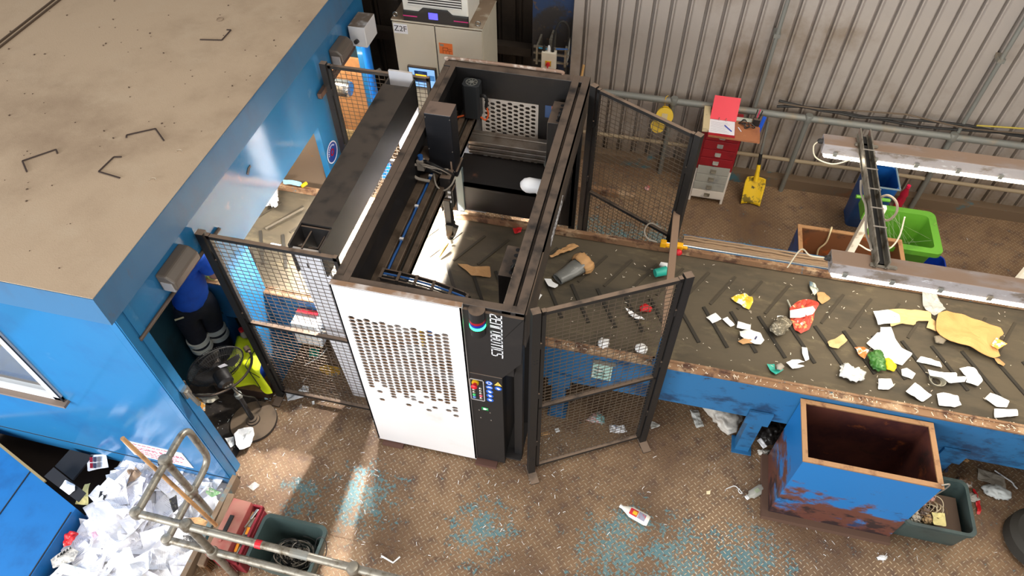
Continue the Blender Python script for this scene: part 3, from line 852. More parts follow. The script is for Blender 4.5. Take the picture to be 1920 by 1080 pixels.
# linear axes
b = MB()
for x0, x1, z in ((-1.74, -1.665, 1.63), (-1.625, -1.575, 1.645), (-1.545, -1.50, 1.625)): b.box(x0, x1, 2.72, 4.93, z - 0.09, z)
b.box(-1.74, -1.50, 2.72, 4.93, 1.53, 1.59)
b.build('long_axis', M('axis_dusty', (126, 108, 92), 0.4, 0.5, [((84, 70, 58), 6.0, 0.4, 0.7)]), rob, bevel=0.005)
b = MB(); b.tube([(-1.645, 2.75 + k * 0.1, 1.62 + 0.006 * sin(k * 2.1)) for k in range(21)], 0.011, 8)
b.build('air_hose', m_cable_blue, rob, smooth=True)
b = MB()
for k in range(6):
    b.box(-1.66, -1.63, 2.95 + k * 0.36, 2.97 + k * 0.36, 1.60, 1.64)
b.build('hose_clips', m_white_print, rob)
b = MB(); b.box(-1.56, -1.555, 2.75, 4.9, 1.60, 1.636)
b.build('belt_drive', m_cleat, rob)
b = MB()
for z in (1.36, 1.41, 1.46): b.box(-1.52, -0.72, 4.70, 4.80, z, z + 0.036)
b.box(-1.52, -0.72, 4.72, 4.79, 1.36, 1.49); b.box(-1.52, -0.72, 4.80, 4.85, 1.48, 1.51)
b.build('cross_axis', m_alu, rob, bevel=0.004)
b = MB(); b.lathe([(0.05, 0), (0.05, 0.04)], (-0.78, 4.69, 1.40), 20, YN); b.box(-0.82, -0.72, 4.66, 4.70, 1.33, 1.48)
b.build('pulley', m_pipe_grey, rob)
b = MB(); b.box(RX0 + 0.2, RX1 - 0.05, 4.33, 4.72, 1.30, 1.34); b.box(-1.47, RX1 - 0.08, 4.33, 4.345, 1.03, 1.34)
b.build('splash_guard', M('guard_black', (30, 26, 25), 0.5, 0, [((92, 60, 44), 3.0, 0.62, 0.72), ((140, 132, 126), 40.0, 0.74, 0.78)]), rob)
b = MB(); b.box(-1.53, -1.47, 4.31, 4.35, 1.02, 1.5)
b.build('guard_post', M('post_grey_blue', (110, 124, 126), 0.5), rob)
b = MB(); b.box(-0.74, -0.68, 2.6, 4.9, 1.46, 1.56)
b.build('right_axis', m_black, rob)
for y0, y1, z0 in ((4.58, 4.88, 1.42), (2.91, 3.19, 1.56)):
    b = MB(); b.box(-0.80, -0.685, y0, y1, z0, 1.90)
    db = b.build('drive_box', m_black, rob, bevel=0.004)
    for k in range(5):
        b = MB(); b.lathe([(0.016, 0), (0.016, 0.002)], (-0.72, y0 + 0.04 + k * 0.052, 1.90), 14)
        b.build('cable_hole', m_ink, db)
    b = MB(); b.tube([(-0.72, y0 + 0.06, 1.90), (-0.71, y0 + 0.05, 1.95), (-0.69, y0 + 0.10, 1.96), (-0.685, y0 + 0.16, 1.88)], 0.009, 8)
    b.build('cable', m_cable_black, db, smooth=True)
# carriage with tower, arm and gripper
b = MB(); b.box(-1.645, -1.435, 4.055, 4.215, 1.66, 2.235)
tw = b.build('tower', M('tower_black', (22, 23, 28), 0.42, 0, [((34, 34, 38), 5.0, 0.5, 0.8)], dust=((122, 102, 90), 0.95)), rob, bevel=0.006)
b = MB(); b.box(-1.47, -1.458, 4.052, 4.055, 1.72, 1.80)
b.build('rating_plate', M('plate_grey', (168, 140, 120), 0.5), tw)
b = MB()
for xx in (-1.635, -1.445):
    for z in (1.70, 1.9, 2.2): b.lathe([(0.005, 0), (0.004, 0.004)], (xx, 4.055, z), 8, YN)
b.build('screws', m_steel, tw)
b = MB()
b.box(-1.76, -1.42, 4.06, 4.24, 1.645, 1.70); b.box(-1.74, -1.64, 4.02, 4.2, 1.70, 1.80)
b.build('carriage', m_black_clean, rob, bevel=0.005)
b = MB()
b.box(-1.535, -1.445, 3.94, 4.06, 1.40, 1.72); b.box(-1.52, -1.46, 3.92, 3.99, 1.22, 1.5); b.box(-1.55, -1.535, 3.95, 4.0, 1.34, 1.56); b.box(-1.445, -1.43, 3.94, 4.02, 1.42, 1.6)
arm = b.build('arm', m_black_clean, rob, bevel=0.006)
b = MB()
b.box(-1.515, -1.445, 3.90, 3.97, 1.10, 1.24); b.lathe([(0.03, 0), (0.026, 0.06)], (-1.49, 3.93, 1.06), 16); b.obox((-1.44, 3.92, 1.17), 0.04, 0.04, 0.11, Matrix.Rotation(0.3, 3, 'Y'))
b.build('wrist', M('wrist_black', (36, 33, 32), 0.4, 0.3), arm, bevel=0.004)
b = MB(); b.lathe([(0.022, 0), (0.017, 0.02), (0.022, 0.035), (0.017, 0.05), (0.02, 0.06)], (-1.49, 3.93, 1.0), 16)
b.build('suction_cup', M('suction_cup_clear', (200, 190, 170), 0.35), arm, smooth=True)
b = MB()
for zz in (1.47, 1.52, 1.57): b.box(-1.475, -1.45, 3.936, 3.94, zz, zz + 0.02)
b.build('arm_marking', m_white_print, arm)
rnd = random.Random(5)
for i in range(13):                                  # air hoses round the carriage
    b = MB(); p0 = Vector((-1.70 + rnd.uniform(-.03, .03), 4.0 + rnd.uniform(-.03, .03), 1.80)); p1 = Vector((-1.60 + 0.014 * i, 4.0, 1.74 + rnd.uniform(-.06, .06)))
    mid = (p0 + p1) / 2 + Vector((rnd.uniform(-.08, .05), -0.06 - rnd.random() * 0.05, 0.05 + rnd.random() * 0.09))
    pts = [p0 * (1 - t) ** 2 + mid * 2 * t * (1 - t) + p1 * t * t for t in [k / 10 for k in range(11)]]
    b.tube(pts, 0.004 if i % 3 else 0.007, 6)
    b.build('air_line', [m_cable_black, m_cable_grey][i % 2], rob, smooth=True)
b = MB(); pts = [(-1.70, 3.99, 1.78), (-1.75, 3.95, 1.80), (-1.76, 3.93, 1.74), (-1.72, 3.93, 1.69), (-1.66, 3.94, 1.67), (-1.62, 3.95, 1.66)]
b.tube(pts, 0.013, 8); b.build('vacuum_hose', m_cable_grey, rob, smooth=True)
b = MB(); b.tube([(-1.60, 4.0, 1.70), (-1.56, 3.93, 1.64), (-1.50, 3.92, 1.61), (-1.44, 3.94, 1.66), (-1.42, 4.0, 1.70)], 0.007, 8)
b.build('vacuum_hose', m_cable_grey, rob, smooth=True)
b = MB(); b.lathe([(0.02, 0), (0.02, 0.035)], (-1.69, 3.99, 1.84), 12)
b.build('regulator_cap', m_cable_blue, rob, smooth=True)
b = MB(); b.box(-1.72, -1.66, 3.96, 4.01, 1.74, 1.84)
b.build('regulator', m_cable_grey, rob, bevel=0.006)
# drive motor with fan on the carriage end
b = MB(); b.prism([(-1.56, 4.80), (-1.45, 4.80), (-1.43, 4.82), (-1.43, 4.90), (-1.45, 4.92), (-1.56, 4.92), (-1.58, 4.90), (-1.58, 4.82)], lambda u, v, d: (u, v, d), 1.66, 1.99)
mt = b.build('motor', M('motor_grey', (44, 46, 48), 0.45), rob, bevel=0.003)
b = MB()
b.lathe([(0.045, 0), (0.045, 0.004), (0.05, 0.004), (0.05, 0)], (-1.505, 4.86, 1.99), 24, caps=False)
for k in range(4):
    a = RAD(45 + 45 * k); b.bar((-1.505 - 0.047 * cos(a), 4.86 - 0.047 * sin(a), 1.994), (-1.505 + 0.047 * cos(a), 4.86 + 0.047 * sin(a), 1.994), 0.006, 0.003)
b.lathe([(0.018, 0), (0.018, 0.006)], (-1.505, 4.86, 1.99), 16)
b.build('fan_grille', m_pipe_grey, mt)
b = MB(); b.tube([(-1.43, 4.84, 1.88), (-1.39, 4.82, 1.90), (-1.37, 4.82, 1.86), (-1.38, 4.83, 1.78)], 0.014, 8)
b.build('plug', m_cable_black, mt, smooth=True)
b = MB(); b.tube([(-1.38, 4.83, 1.80), (-1.36, 4.82, 1.72), (-1.38, 4.80, 1.67), (-1.42, 4.79, 1.70)], 0.008, 8)
m_co = M('cable_orange', (206, 84, 30), 0.5); b.build('motor_cable', m_co, mt, smooth=True)
b = MB(); b.tube([(-1.58, 4.82, 1.67), (-1.63, 4.80, 1.66), (-1.66, 4.80, 1.63)], 0.008, 8)
b.build('motor_cable', m_co, mt, smooth=True)
# energy chain near the front
b = MB()
path = []
for k in range(15): path.append((-1.60 + k * 0.04, 2.84, 1.78 - 0.0005 * k * k))
path += [(-1.01, 2.84, 1.66), (-1.0, 2.84, 1.61), (-1.03, 2.84, 1.565), (-1.09, 2.84, 1.55)]
for i, (p, q) in enumerate(zip(path, path[1:])):
    for dy in (-0.04, 0.04): b.bar((p[0], p[1] + dy, p[2]), (q[0], q[1] + dy, q[2]), 0.010, 0.032)
    if i % 3 == 0:
        b.obox((p[0], p[1], p[2] + 0.018), 0.02, 0.09, 0.008)
b.box(-1.66, -1.52, 2.80, 2.88, 1.63, 1.70)
ch = b.build('energy_chain', m_black, rob)
b = MB(); b.tube([(p[0], p[1] + 0.012, p[2]) for p in path], 0.008, 6)
b.build('chain_hose', m_cable_blue, ch, smooth=True)
b = MB(); b.tube([(p[0], p[1] - 0.014, p[2]) for p in path], 0.007, 6)
b.build('chain_hose', m_cable_black, ch, smooth=True)
# white extraction elbow on the right wall
b = MB(); pts = [(-0.66, 3.86, 1.86), (-0.74, 3.86, 1.86), (-0.79, 3.86, 1.857), (-0.82, 3.86, 1.85), (-0.84, 3.86, 1.84), (-0.852, 3.86, 1.83)]
b.tube(pts, [0.055, 0.055, 0.060, 0.055, 0.040, 0.015], 20); b.tube([(-0.70, 3.86, 1.86), (-0.70, 3.86, 1.72)], 0.035, 16)
b.build('extraction_elbow', M('white_hood', (232, 232, 234), 0.4), rob, smooth=True)
b = MB(); b.tube([(-0.70, 3.86 + 0.024 * cos(2 * pi * k / 16), 1.68 + 0.024 * sin(2 * pi * k / 16)) for k in range(16)], 0.008, 8, closed=True)
b.build('pink_ring', M('pink_plastic', (224, 24, 150), 0.4), rob, smooth=True)

# ------------------------------------------------------------------ safety fences
def fence(label, p0, p1, z0, z1, post0, post1, midz, pitch_h=0.0405, pitch_v=0.048, dusty=False):
    p0 = Vector((p0[0], p0[1], 0)); p1 = Vector((p1[0], p1[1], 0)); d = (p1 - p0).normalized(); L = (p1 - p0).length
    f = thing('safety_fence', label, 'fence', ((p0 + p1) / 2), 'mesh safety fences round the robot')
    n = Vector((-d.y, d.x, 0)); up = Vector((0, 0, 1))
    fw = 0.03
    b = MB()
    for z in (z0, z1): b.bar(p0 + up * z, p1 + up * z, fw, 0.028)
    for q in (p0 + d * 0.012, p1 - d * 0.012): b.bar(q + up * (z0 - 0.014), q + up * (z1 + 0.02), fw, 0.026, d)
    b.build('panel_frame', m_fence, f)
    b = MB(); b.bar(p0 + up * midz, p1 + up * midz, 0.03, 0.026)
    b.build('mid_rail', m_fence if dusty else m_black_clean, f)
    b = MB(); r = 0.0016
    z = z0 + pitch_h
    while z < z1 - 0.01:
        b.bar(p0 + up * z, p1 + up * z, 2 * r, 2 * r); z += pitch_h
    x = pitch_v
    while x < L - 0.01:
        b.bar(p0 + d * x + up * z0 + n * 0.004, p0 + d * x + up * z1 + n * 0.004, 2 * r, 2 * r, d); x += pitch_v
    b.build('wire_mesh', m_wire, f)
    for flag, q, s in ((post0, p0, -1), (post1, p1, 1)):
        if not flag: continue
        c = q + d * s * 0.038
        b = MB(); b.bar(c, c + up * (z1 + 0.03), 0.055, 0.05, n); pst = b.build('post', m_fence, f)
        b = MB(); b.obox(c - n * 0.04 * (1 if n.y > 0 else -1) + up * 0.006, 0.07, 0.16, 0.012, rotz(math.atan2(d.y, d.x)))
        b.build('foot_plate', m_fence, pst)
        b = MB()
        for zz in (0.25, 0.75, 1.62):
            for k in (-1, 1):
                for dz in (0, 0.035): b.obox(c - n * 0.026 * (1 if n.y > 0 else -1) + d * k * 0.011 + up * (zz + dz), 0.007, 0.004, 0.007, rotz(math.atan2(d.y, d.x)))
        b.build('bolt_holes', m_ink, pst)
        b = MB()
        for zz in (0.5, 1.2, 1.8): b.obox(q + d * s * 0.012 + up * zz, 0.03, 0.045, 0.06, rotz(math.atan2(d.y, d.x)))
        b.build('hinge', m_fence, f)
    return f
fence('mesh safety fence in front of the conveyor, right of the robot front', (-0.425, 2.50), (0.365, 2.945), 0.10, 2.12, True, True, 1.02)
fence('mesh safety fence behind the conveyor, beside the yellow reflector', (-0.435, 4.785), (0.345, 4.375), 0.10, 2.12, True, True, 1.05)
fence('mesh safety fence between the cabin doorway and the robot front', (-2.74, 2.69), (-1.81, 2.69), 0.10, 2.05, True, False, 1.10, 0.042, 0.05, True)
fence('mesh safety fence behind the scanner beam near the blue cabin', (-2.73, 4.735), (-1.83, 4.735), 0.10, 2.05, True, False, 1.10, 0.042, 0.05)
# ------------------------------------------------------------------ control cabinet with air conditioner
KX0, KX1, KY0, KY1, KZ = -2.57, -1.67, 5.82, 6.37, 1.90
m_cab = M('cabinet_cream', (204, 196, 178), 0.4, 0, [((188, 178, 158), 1.5, 0.5, 0.8)], dust=((132, 112, 92), 1.0))
cab = thing('control_cabinet', 'tall cream two-door control cabinet with touch screen behind the robot', 'cabinet', ((KX0 + KX1) / 2, (KY0 + KY1) / 2, 0))
b = MB(); b.box(KX0, KX1, KY0 + 0.02, KY1, 0.1, KZ); b.box(KX0 - 0.004, KX1 + 0.004, KY0, KY1 + 0.004, KZ - 0.012, KZ + 0.006)
b.build('body', m_cab, cab, bevel=0.004)
b = MB(); b.box(KX0 + 0.01, KX1 - 0.01, KY0 + 0.03, KY1 - 0.01, 0.0, 0.1)
b.build('plinth', m_black_clean, cab)
seam = KX0 + 0.43
for x0, x1 in ((KX0 + 0.004, seam - 0.005), (seam + 0.005, KX1 - 0.004)):
    b = MB(); b.box(x0, x1, KY0, KY0 + 0.018, 0.12, KZ - 0.02); b.build('door', m_cab, cab, bevel=0.004)
b = MB(); b.box(seam - 0.005, seam + 0.005, KY0 + 0.012, KY0 + 0.02, 0.12, KZ - 0.03)
b.build('door_gap', m_ink, cab)
b = MB(); b.box(KX0 + 0.015, KX0 + 0.155, KY0 - 0.004, KY0, 1.765, 1.865)
nm = b.build('name_plate', m_white_print, cab)
letters('Z2F', 'lettering', m_ink, nm, (KX0 + 0.085, KY0 - 0.0055, 1.815), (1, 0, 0), (0, 0, 1), 0.082)
b = MB(); b.box(seam + 0.03, seam + 0.165, KY0 - 0.003, KY0, 1.60, 1.715)
ob = b.build('instruction_label', M('label_orange', (232, 118, 50), 0.5), cab)
b = MB(); b.box(seam + 0.04, seam + 0.078, KY0 - 0.005, KY0 - 0.003, 1.682, 1.705)
b.build('label_field', m_cable_grey, ob)
b = MB()
for x0, x1, z0, z1 in ((0.065, 0.115, 1.665, 1.669), (0.115, 0.118, 1.64, 1.669), (0.065, 0.155, 1.636, 1.639), (0.065, 0.068, 1.605, 1.665), (0.095, 0.097, 1.605, 1.636), (0.13, 0.133, 1.605, 1.636), (0.12, 0.155, 1.655, 1.657)):
    b.box(seam + x0, seam + x1, KY0 - 0.005, KY0 - 0.003, z0, z1)
b.build('diagram', M('label_dark', (130, 56, 20), 0.5), ob)
sx0, sz0 = KX0 + 0.11, 1.19
b = MB(); b.box(sx0, sx0 + 0.30, KY0 - 0.03, KY0, sz0, sz0 + 0.24)
scn = b.build('screen', m_black_clean, cab, bevel=0.004)
def glow(nm, c, x0, x1, z0, z1, d, s=1.6):
    b = MB(); b.box(sx0 + x0, sx0 + x1, KY0 - 0.031 - d, KY0 - 0.03 - d, sz0 + z0, sz0 + z1)
    b.build(nm, M('glow_' + nm, c, 0.3, emit=(c, s)), scn)
glow('display', (120, 160, 205), 0.015, 0.285, 0.015, 0.225, 0, 0.9)
glow('display_window', (20, 44, 84), 0.07, 0.205, 0.07, 0.20, 0.001, 0.5)
glow('display_message', (255, 190, 40), 0.08, 0.195, 0.115, 0.16, 0.002, 0.9)
glow('display_bar', (40, 130, 220), 0.08, 0.195, 0.085, 0.11, 0.002, 0.8)
glow('display_text', (70, 90, 110), 0.11, 0.16, 0.178, 0.183, 0.002, 0.8)
glow('display_tile', (30, 54, 90), 0.02, 0.065, 0.08, 0.15, 0.001, 0.5)
glow('display_tile', (60, 110, 160), 0.215, 0.28, 0.10, 0.16, 0.001, 0.6)
for x in (KX0 + 0.03, KX1 - 0.05):
    b = MB(); b.tube([(x + 0.022 * cos(2 * pi * k / 14), KY0 + 0.05, KZ + 0.03 + 0.022 * sin(2 * pi * k / 14)) for k in range(14)], 0.006, 6, closed=True)
    b.build('lifting_eye', m_steel, cab, smooth=True)
ac = thing('air_conditioner', 'white roof-mounted air conditioner on top of the cream cabinet', 'air conditioner', (-2.13, 6.05, KZ + 0.006))
ax0, ax1, ay0, ay1 = -2.44, -1.80, KY0 + 0.01, 6.28
b = MB(); b.box(ax0, ax1, ay0 + 0.004, ay1, KZ + 0.10, KZ + 0.48); b.box(ax0 + 0.01, ax1 - 0.01, ay0 + 0.02, ay1 - 0.01, KZ + 0.006, KZ + 0.10)
b.build('casing', M('ac_white', (226, 222, 212), 0.4), ac, bevel=0.012)
b = MB(); b.prism([(ax0, KZ + 0.008), (ax1, KZ + 0.008), (ax1, KZ + 0.105), (ax1 - 0.15, KZ + 0.105), (ax1 - 0.20, KZ + 0.15), (ax0 + 0.20, KZ + 0.15), (ax0 + 0.15, KZ + 0.105), (ax0, KZ + 0.105)], lambda u, v, d: (u, d, v), ay0 - 0.012, ay0 + 0.015)
ab = b.build('front_bumper', M('ac_black', (34, 33, 34), 0.4), ac, bevel=0.004)
for x0, x1 in ((ax0, ax0 + 0.14), (ax1 - 0.14, ax1)):
    b = MB(); b.box(x0, x1, ay0 - 0.015, ay0 - 0.011, KZ + 0.055, KZ + 0.064); b.build('pink_stripe', M('stripe_pink', (216, 50, 130), 0.4), ab)
b = MB(); b.box(-2.185, -2.095, ay0 - 0.015, ay0 - 0.011, KZ + 0.05, KZ + 0.115)
b.build('display', M('ac_display', (70, 60, 210), 0.3, emit=((84, 80, 235), 1.4)), ab)
b = MB(); b.box(-2.20, -2.08, ay0 - 0.0135, ay0 - 0.0115, KZ + 0.045, KZ + 0.12); b.build('display_bezel', m_ink, ab)
b = MB(); b.box(ax0 + 0.06, ax1 - 0.06, ay0 - 0.002, ay0 + 0.006, KZ + 0.17, KZ + 0.44)
b.build('grille_recess', M('recess_dark', (70, 66, 64), 0.6), ac)
for i in range(11):
    z = KZ + 0.178 + i * 0.024
    b = MB(); b.bar((ax0 + 0.06, ay0 - 0.006, z), (ax1 - 0.06, ay0 - 0.006, z), 0.012, 0.008, (0, 0.5, 1)); b.build('louvre', M('louvre_white', (214, 210, 204), 0.4) if i == 0 else bpy.data.materials['louvre_white'], ac)
b = MB(); b.box(-2.14, -2.10, ay0 - 0.018, ay0 - 0.008, KZ + 0.34, KZ + 0.44); b.build('badge', m_white_print, ac)
b = MB(); b.box(-2.133, -2.115, ay0 - 0.020, ay0 - 0.018, KZ + 0.35, KZ + 0.43); b.build('badge_field', m_redglass, ac)
# ------------------------------------------------------------------ isolator switch on its bracket
iso = thing('isolator_switch', 'cream isolator box with red and yellow rotary handle near the column', 'switch', (-1.12, 6.45, 1.2))
b = MB()
for z in (1.24, 1.33, 1.40): b.box(-1.30, -0.93, 6.44, 6.46, z, z + 0.02)
for x in (-1.27, -0.97): b.box(x, x + 0.02, 6.42, 6.66, 1.22, 1.43)
b.box(-1.14, -1.10, 6.45, 6.65, 0.9, 1.5)
b.build('bracket', m_galv, iso)
b = MB(); b.box(-1.20, -1.05, 6.36, 6.44, 1.19, 1.405)
bx = b.build('box', M('iso_cream', (222, 212, 194), 0.45), iso, bevel=0.006)
b = MB(); b.box(-1.155, -1.095, 6.352, 6.36, 1.255, 1.315); b.build('handle_plate', m_yellow, bx)
b = MB(); b.lathe([(0.022, 0), (0.022, 0.02)], (-1.125, 6.352, 1.285), 16, YN); b.box(-1.132, -1.118, 6.318, 6.332, 1.255, 1.315)
b.build('rotary_handle', m_red, bx)
for x, m in ((-1.18, m_cable_black), (-1.13, m_white_print), (-1.09, m_cable_black)):
    b = MB(); b.lathe([(0.018, 0), (0.018, 0.03), (0.01, 0.06)], (x, 6.40, 1.405), 12); b.build('cable_gland', m, bx, smooth=True)
b = MB(); b.tube([(-1.09, 6.40, 1.45), (-1.08, 6.42, 1.60), (-1.04, 6.45, 1.70), (-0.99, 6.47, 1.70), (-0.95, 6.49, 1.60), (-0.96, 6.50, 1.3), (-0.97, 6.50, 0.6)], 0.012, 8)
b.build('supply_cable', m_cable_black, iso, smooth=True)
b = MB(); b.tube([(-1.24, 6.42, 1.415), (-1.12, 6.40, 1.425)], 0.008, 6); b.build('blue_cable', M('cable_teal', (60, 150, 190), 0.5), iso)
b = MB(); b.tube([(-1.06, 6.42, 1.425), (-0.94, 6.43, 1.43)], 0.008, 6); b.build('blue_cable', m_cable_blue, iso)
# ------------------------------------------------------------------ handrail and conduits along the back wall
hr = thing('wall_handrail', 'grey pipe handrail with lower beige rail along the corrugated back wall', 'handrail', (2.5, 6.42, 0))
b = MB(); b.tube([(-0.8, 6.42, 0.985), (6.8, 6.42, 0.985)], 0.035, 12); b.build('top_rail', m_pipe_grey, hr, smooth=True)
b = MB(); b.tube([(-0.8, 6.44, 0.42), (6.8, 6.44, 0.42)], 0.022, 10); b.build('mid_rail', M('rail_beige', (150, 132, 106), 0.7), hr, smooth=True)
for x in (0.22, 1.58, 2.96, 4.3, 5.6):
    b = MB(); b.tube([(x, 6.42, 0.0), (x, 6.42, 1.0)], 0.026, 10); b.lathe([(0.036, 0.94), (0.044, 0.96), (0.044, 1.01), (0.036, 1.03)], (x, 6.42, 0), 12)
    b.build('post', m_pipe_grey, hr, smooth=True)
for x, lab in ((1.04, 'vertical steel conduit on the wall above the red drawer unit'), (3.0, 'vertical steel conduit on the wall at the far right above the lights')):
    b = MB(); b.tube([(x, 6.46, 1.02), (x, 6.46, 5.4)], 0.020, 10); b.box(x - 0.03, x + 0.03, 6.44, 6.56, 1.8, 1.84)
    tag(b.build('conduit', m_pipe_grey, loc=(x, 6.46, 1.02), smooth=True), lab, 'conduit')
rnd = random.Random(21)
labs = ['topmost black cable looped along the wall handrail', 'thick dark cable sagging along the wall handrail', 'dusty brown cable resting on the wall handrail', 'yellowish thin cable on the wall beyond the conduit']
for i, m in enumerate((m_cable_black, m_cable_black, M('cable_brown', (96, 80, 64), 0.7), M('cable_yellowish', (170, 150, 60), 0.6))):
    b = MB(); x0 = 1.25 if i < 3 else 3.1
    pts = [(x0 + k * 0.2, 6.46 - 0.015 * i, 1.06 + 0.035 * i + 0.03 * sin(k * 0.7 + i * 2) + rnd.uniform(-.01, .01)) for k in range(26 if i < 3 else 14)]
    b.tube(pts, 0.013 if i < 2 else 0.008, 6)
    tag(b.build('wall_cable', m, loc=pts[0], smooth=True), labs[i], 'cable')
# ------------------------------------------------------------------ yellow reflector lamp
yl = thing('hose_reel', 'round yellow plastic reel hung on the wall handrail', 'reel', (0.14, 6.36, 0.8))
YB = Matrix.Rotation(RAD(62), 3, 'X')
b = MB(); b.lathe([(0.02, 0), (0.085, 0), (0.09, 0.012), (0.085, 0.025), (0.045, 0.03), (0.045, 0.075), (0.09, 0.08), (0.09, 0.095), (0.02, 0.095)], (0.15, 6.36, 0.84), 28, YB)
b.build('drum', M('reel_yellow', (214, 176, 36), 0.5, 0, [((150, 118, 40), 8.0, 0.55, 0.7)]), yl, smooth=True)
b = MB(); b.obox(Vector((0.15, 6.36, 0.84)) + YB @ Vector((0, 0, 0.098)), 0.06, 0.06, 0.002, YB); b.build('label', M('reel_label', (190, 170, 130), 0.7), yl)
b = MB(); b.tube([(0.14, 6.40, 0.92), (0.13, 6.40, 0.96), (0.13, 6.40, 1.03), (0.15, 6.44, 1.03)], 0.004, 6); b.tube([(0.12, 6.37, 0.92), (0.12, 6.36, 0.945), (0.17, 6.36, 0.945), (0.17, 6.37, 0.92)], 0.006, 6)
b.build('hanger', m_yellow, yl)
b = MB(); b.lathe([(0.02, 0), (0.075, 0), (0.075, 0.03), (0.02, 0.03)], (0.10, 6.33, 0.72), 24, YB)
tag(b.build('reel_lid', bpy.data.materials['reel_yellow'], loc=(0.10, 6.33, 0.72), smooth=True), 'yellow lid dangling under the round yellow reel on the handrail', 'lid')
# ------------------------------------------------------------------ drawer unit, writing board and folder
DX0, DX1, DY0, DY1, DZ = 0.57, 0.94, 6.03, 6.37, 0.97
m_dred = M('drawer_red', (148, 24, 34), 0.45, 0, [((112, 20, 28), 4.0, 0.5, 0.75)])
m_dgrey = M('drawer_silver', (166, 164, 156), 0.5, 0, [((196, 180, 140), 5.0, 0.56, 0.7), ((130, 132, 132), 3.0, 0.5, 0.75)])
m_dwhite = M('drawer_cream', (222, 212, 202), 0.5, 0, [((150, 148, 152), 3.0, 0.56, 0.7)])
du = thing('drawer_unit', 'narrow drawer unit, dark red above and worn silver below', 'drawer unit', ((DX0 + DX1) / 2, 6.2, 0))
b = MB(); b.box(DX0, DX1, DY0 + 0.012, DY1, 0.46, DZ); b.build('upper_carcass', m_dred, du)
b = MB(); b.box(DX0, DX1, DY0 + 0.012, DY1, 0.06, 0.46); b.build('lower_carcass', m_dwhite, du)
for x in (DX0, DX1 - 0.025):
    for y in (DY0 + 0.012, DY1 - 0.03):
        b = MB(); b.box(x, x + 0.025, y, y + 0.03, 0, 0.06); b.build('leg', m_dwhite, du)
nd = 8; hz = (DZ - 0.08) / nd
for i in range(nd):
    z0 = 0.07 + i * hz
    m = m_dwhite if i == 0 else m_dgrey if i < 4 else m_dred
    b = MB(); b.box(DX0 + 0.02, DX1 - 0.02, DY0, DY0 + 0.014, z0 + 0.004, z0 + hz - 0.004)
    dr = b.build('drawer', m, du, bevel=0.003)
    b = MB(); b.box(0.725, 0.785, DY0 - 0.004, DY0, z0 + 0.03, z0 + 0.072); b.bar((0.73, DY0 - 0.014, z0 + 0.042), (0.78, DY0 - 0.014, z0 + 0.042), 0.018, 0.006)
    b.build('handle', m_dgrey if i >= 4 else m_galv, dr)
wb = tag(MB().box(0.60, 1.10, 5.915, 6.28, DZ + 0.002, DZ + 0.02).build('writing_board', M('board_ply', (172, 110, 74), 0.6, 0, [((140, 84, 56), 3.0, 0.45, 0.7), ((196, 140, 100), 8.0, 0.6, 0.75)]), loc=(0.85, 6.1, DZ)), 'brown plywood board lying on top of the red drawer unit', 'board')
tag(MB().box(0.535, 0.60, 5.99, 6.37, DZ + 0.002, DZ + 0.045).build('wooden_block', M('block_cream', (208, 190, 150), 0.6, 0, [((120, 100, 76), 9.0, 0.55, 0.65)]), loc=(0.57, 6.2, DZ)), 'pale wooden plank lying on the left edge of the drawer unit', 'plank')
fz = DZ + 0.022
fo = thing('ring_binder', 'open bright red ring binder with a form clipped inside', 'binder', (0.72, 6.08, fz))
b = MB(); b.box(0.595, 0.855, 5.925, 6.185, fz, fz + 0.006); b.build('back_cover', M('binder_dark_red', (168, 16, 34), 0.45), fo)
b = MB(); b.plate([(0.60, 6.185, fz + 0.004), (0.86, 6.185, fz + 0.004), (0.87, 6.37, fz + 0.16), (0.61, 6.37, fz + 0.16)], 0.006)
b.build('front_cover', M('binder_red', (224, 24, 52), 0.4), fo)
b = MB(); b.box(0.598, 0.85, 5.955, 6.175, fz + 0.007, fz + 0.010)
fm = b.build('form', m_paper, fo)
b = MB()
for k in range(8): b.box(0.612, 0.80 - 0.02 * (k % 3), 5.975 + k * 0.022, 5.978 + k * 0.022, fz + 0.0105, fz + 0.011)
b.build('printed_lines', M('print_grey', (170, 168, 176), 0.7), fm)
b = MB()
for x in (0.69, 0.76): b.tube([(x, 6.165, fz + 0.008), (x, 6.17, fz + 0.03), (x, 6.19, fz + 0.03), (x, 6.195, fz + 0.012)], 0.003, 6)
b.build('rings', m_steel, fo)
b = MB(); b.tube([(0.75, 6.09, fz + 0.016), (0.82, 6.005, fz + 0.016)], 0.005, 8)
pn = tag(b.build('pen', M('pen_blue', (60, 80, 190), 0.4), loc=(0.785, 6.05, fz + 0.016)), 'blue pen lying across the form in the red binder', 'pen')
b = MB(); b.tube([(0.885, 6.10, DZ + 0.026), (0.915, 6.04, DZ + 0.026)], 0.005, 8)
tag(b.build('marker', m_white_print, loc=(0.90, 6.07, DZ + 0.026)), 'white marker lying alone on the brown board', 'pen')
rnd = random.Random(8)
b = MB()
for k in range(5):
    c = Vector((0.945 + rnd.uniform(-.03, .06), 6.15 + rnd.uniform(-.03, .04), DZ + 0.035)); a = rnd.random() * 6
    b.tube([c + Vector((0.035 * cos(a + t) * (1 + .3 * sin(3 * t)), 0.028 * sin(a + t), 0.012 * sin(2 * t))) for t in [i * 0.5 for i in range(10)]], 0.005, 6)
tag(b.build('safety_glasses', M('glasses_dark', (58, 54, 52), 0.3, 0.4), loc=(0.95, 6.15, DZ + 0.02), smooth=True), 'tangle of dark safety glasses on the brown board', 'glasses')
cup = thing('pen_holder', 'black desk holder full of pens on the corner of the brown board', 'pen holder', (1.05, 6.19, DZ + 0.02))
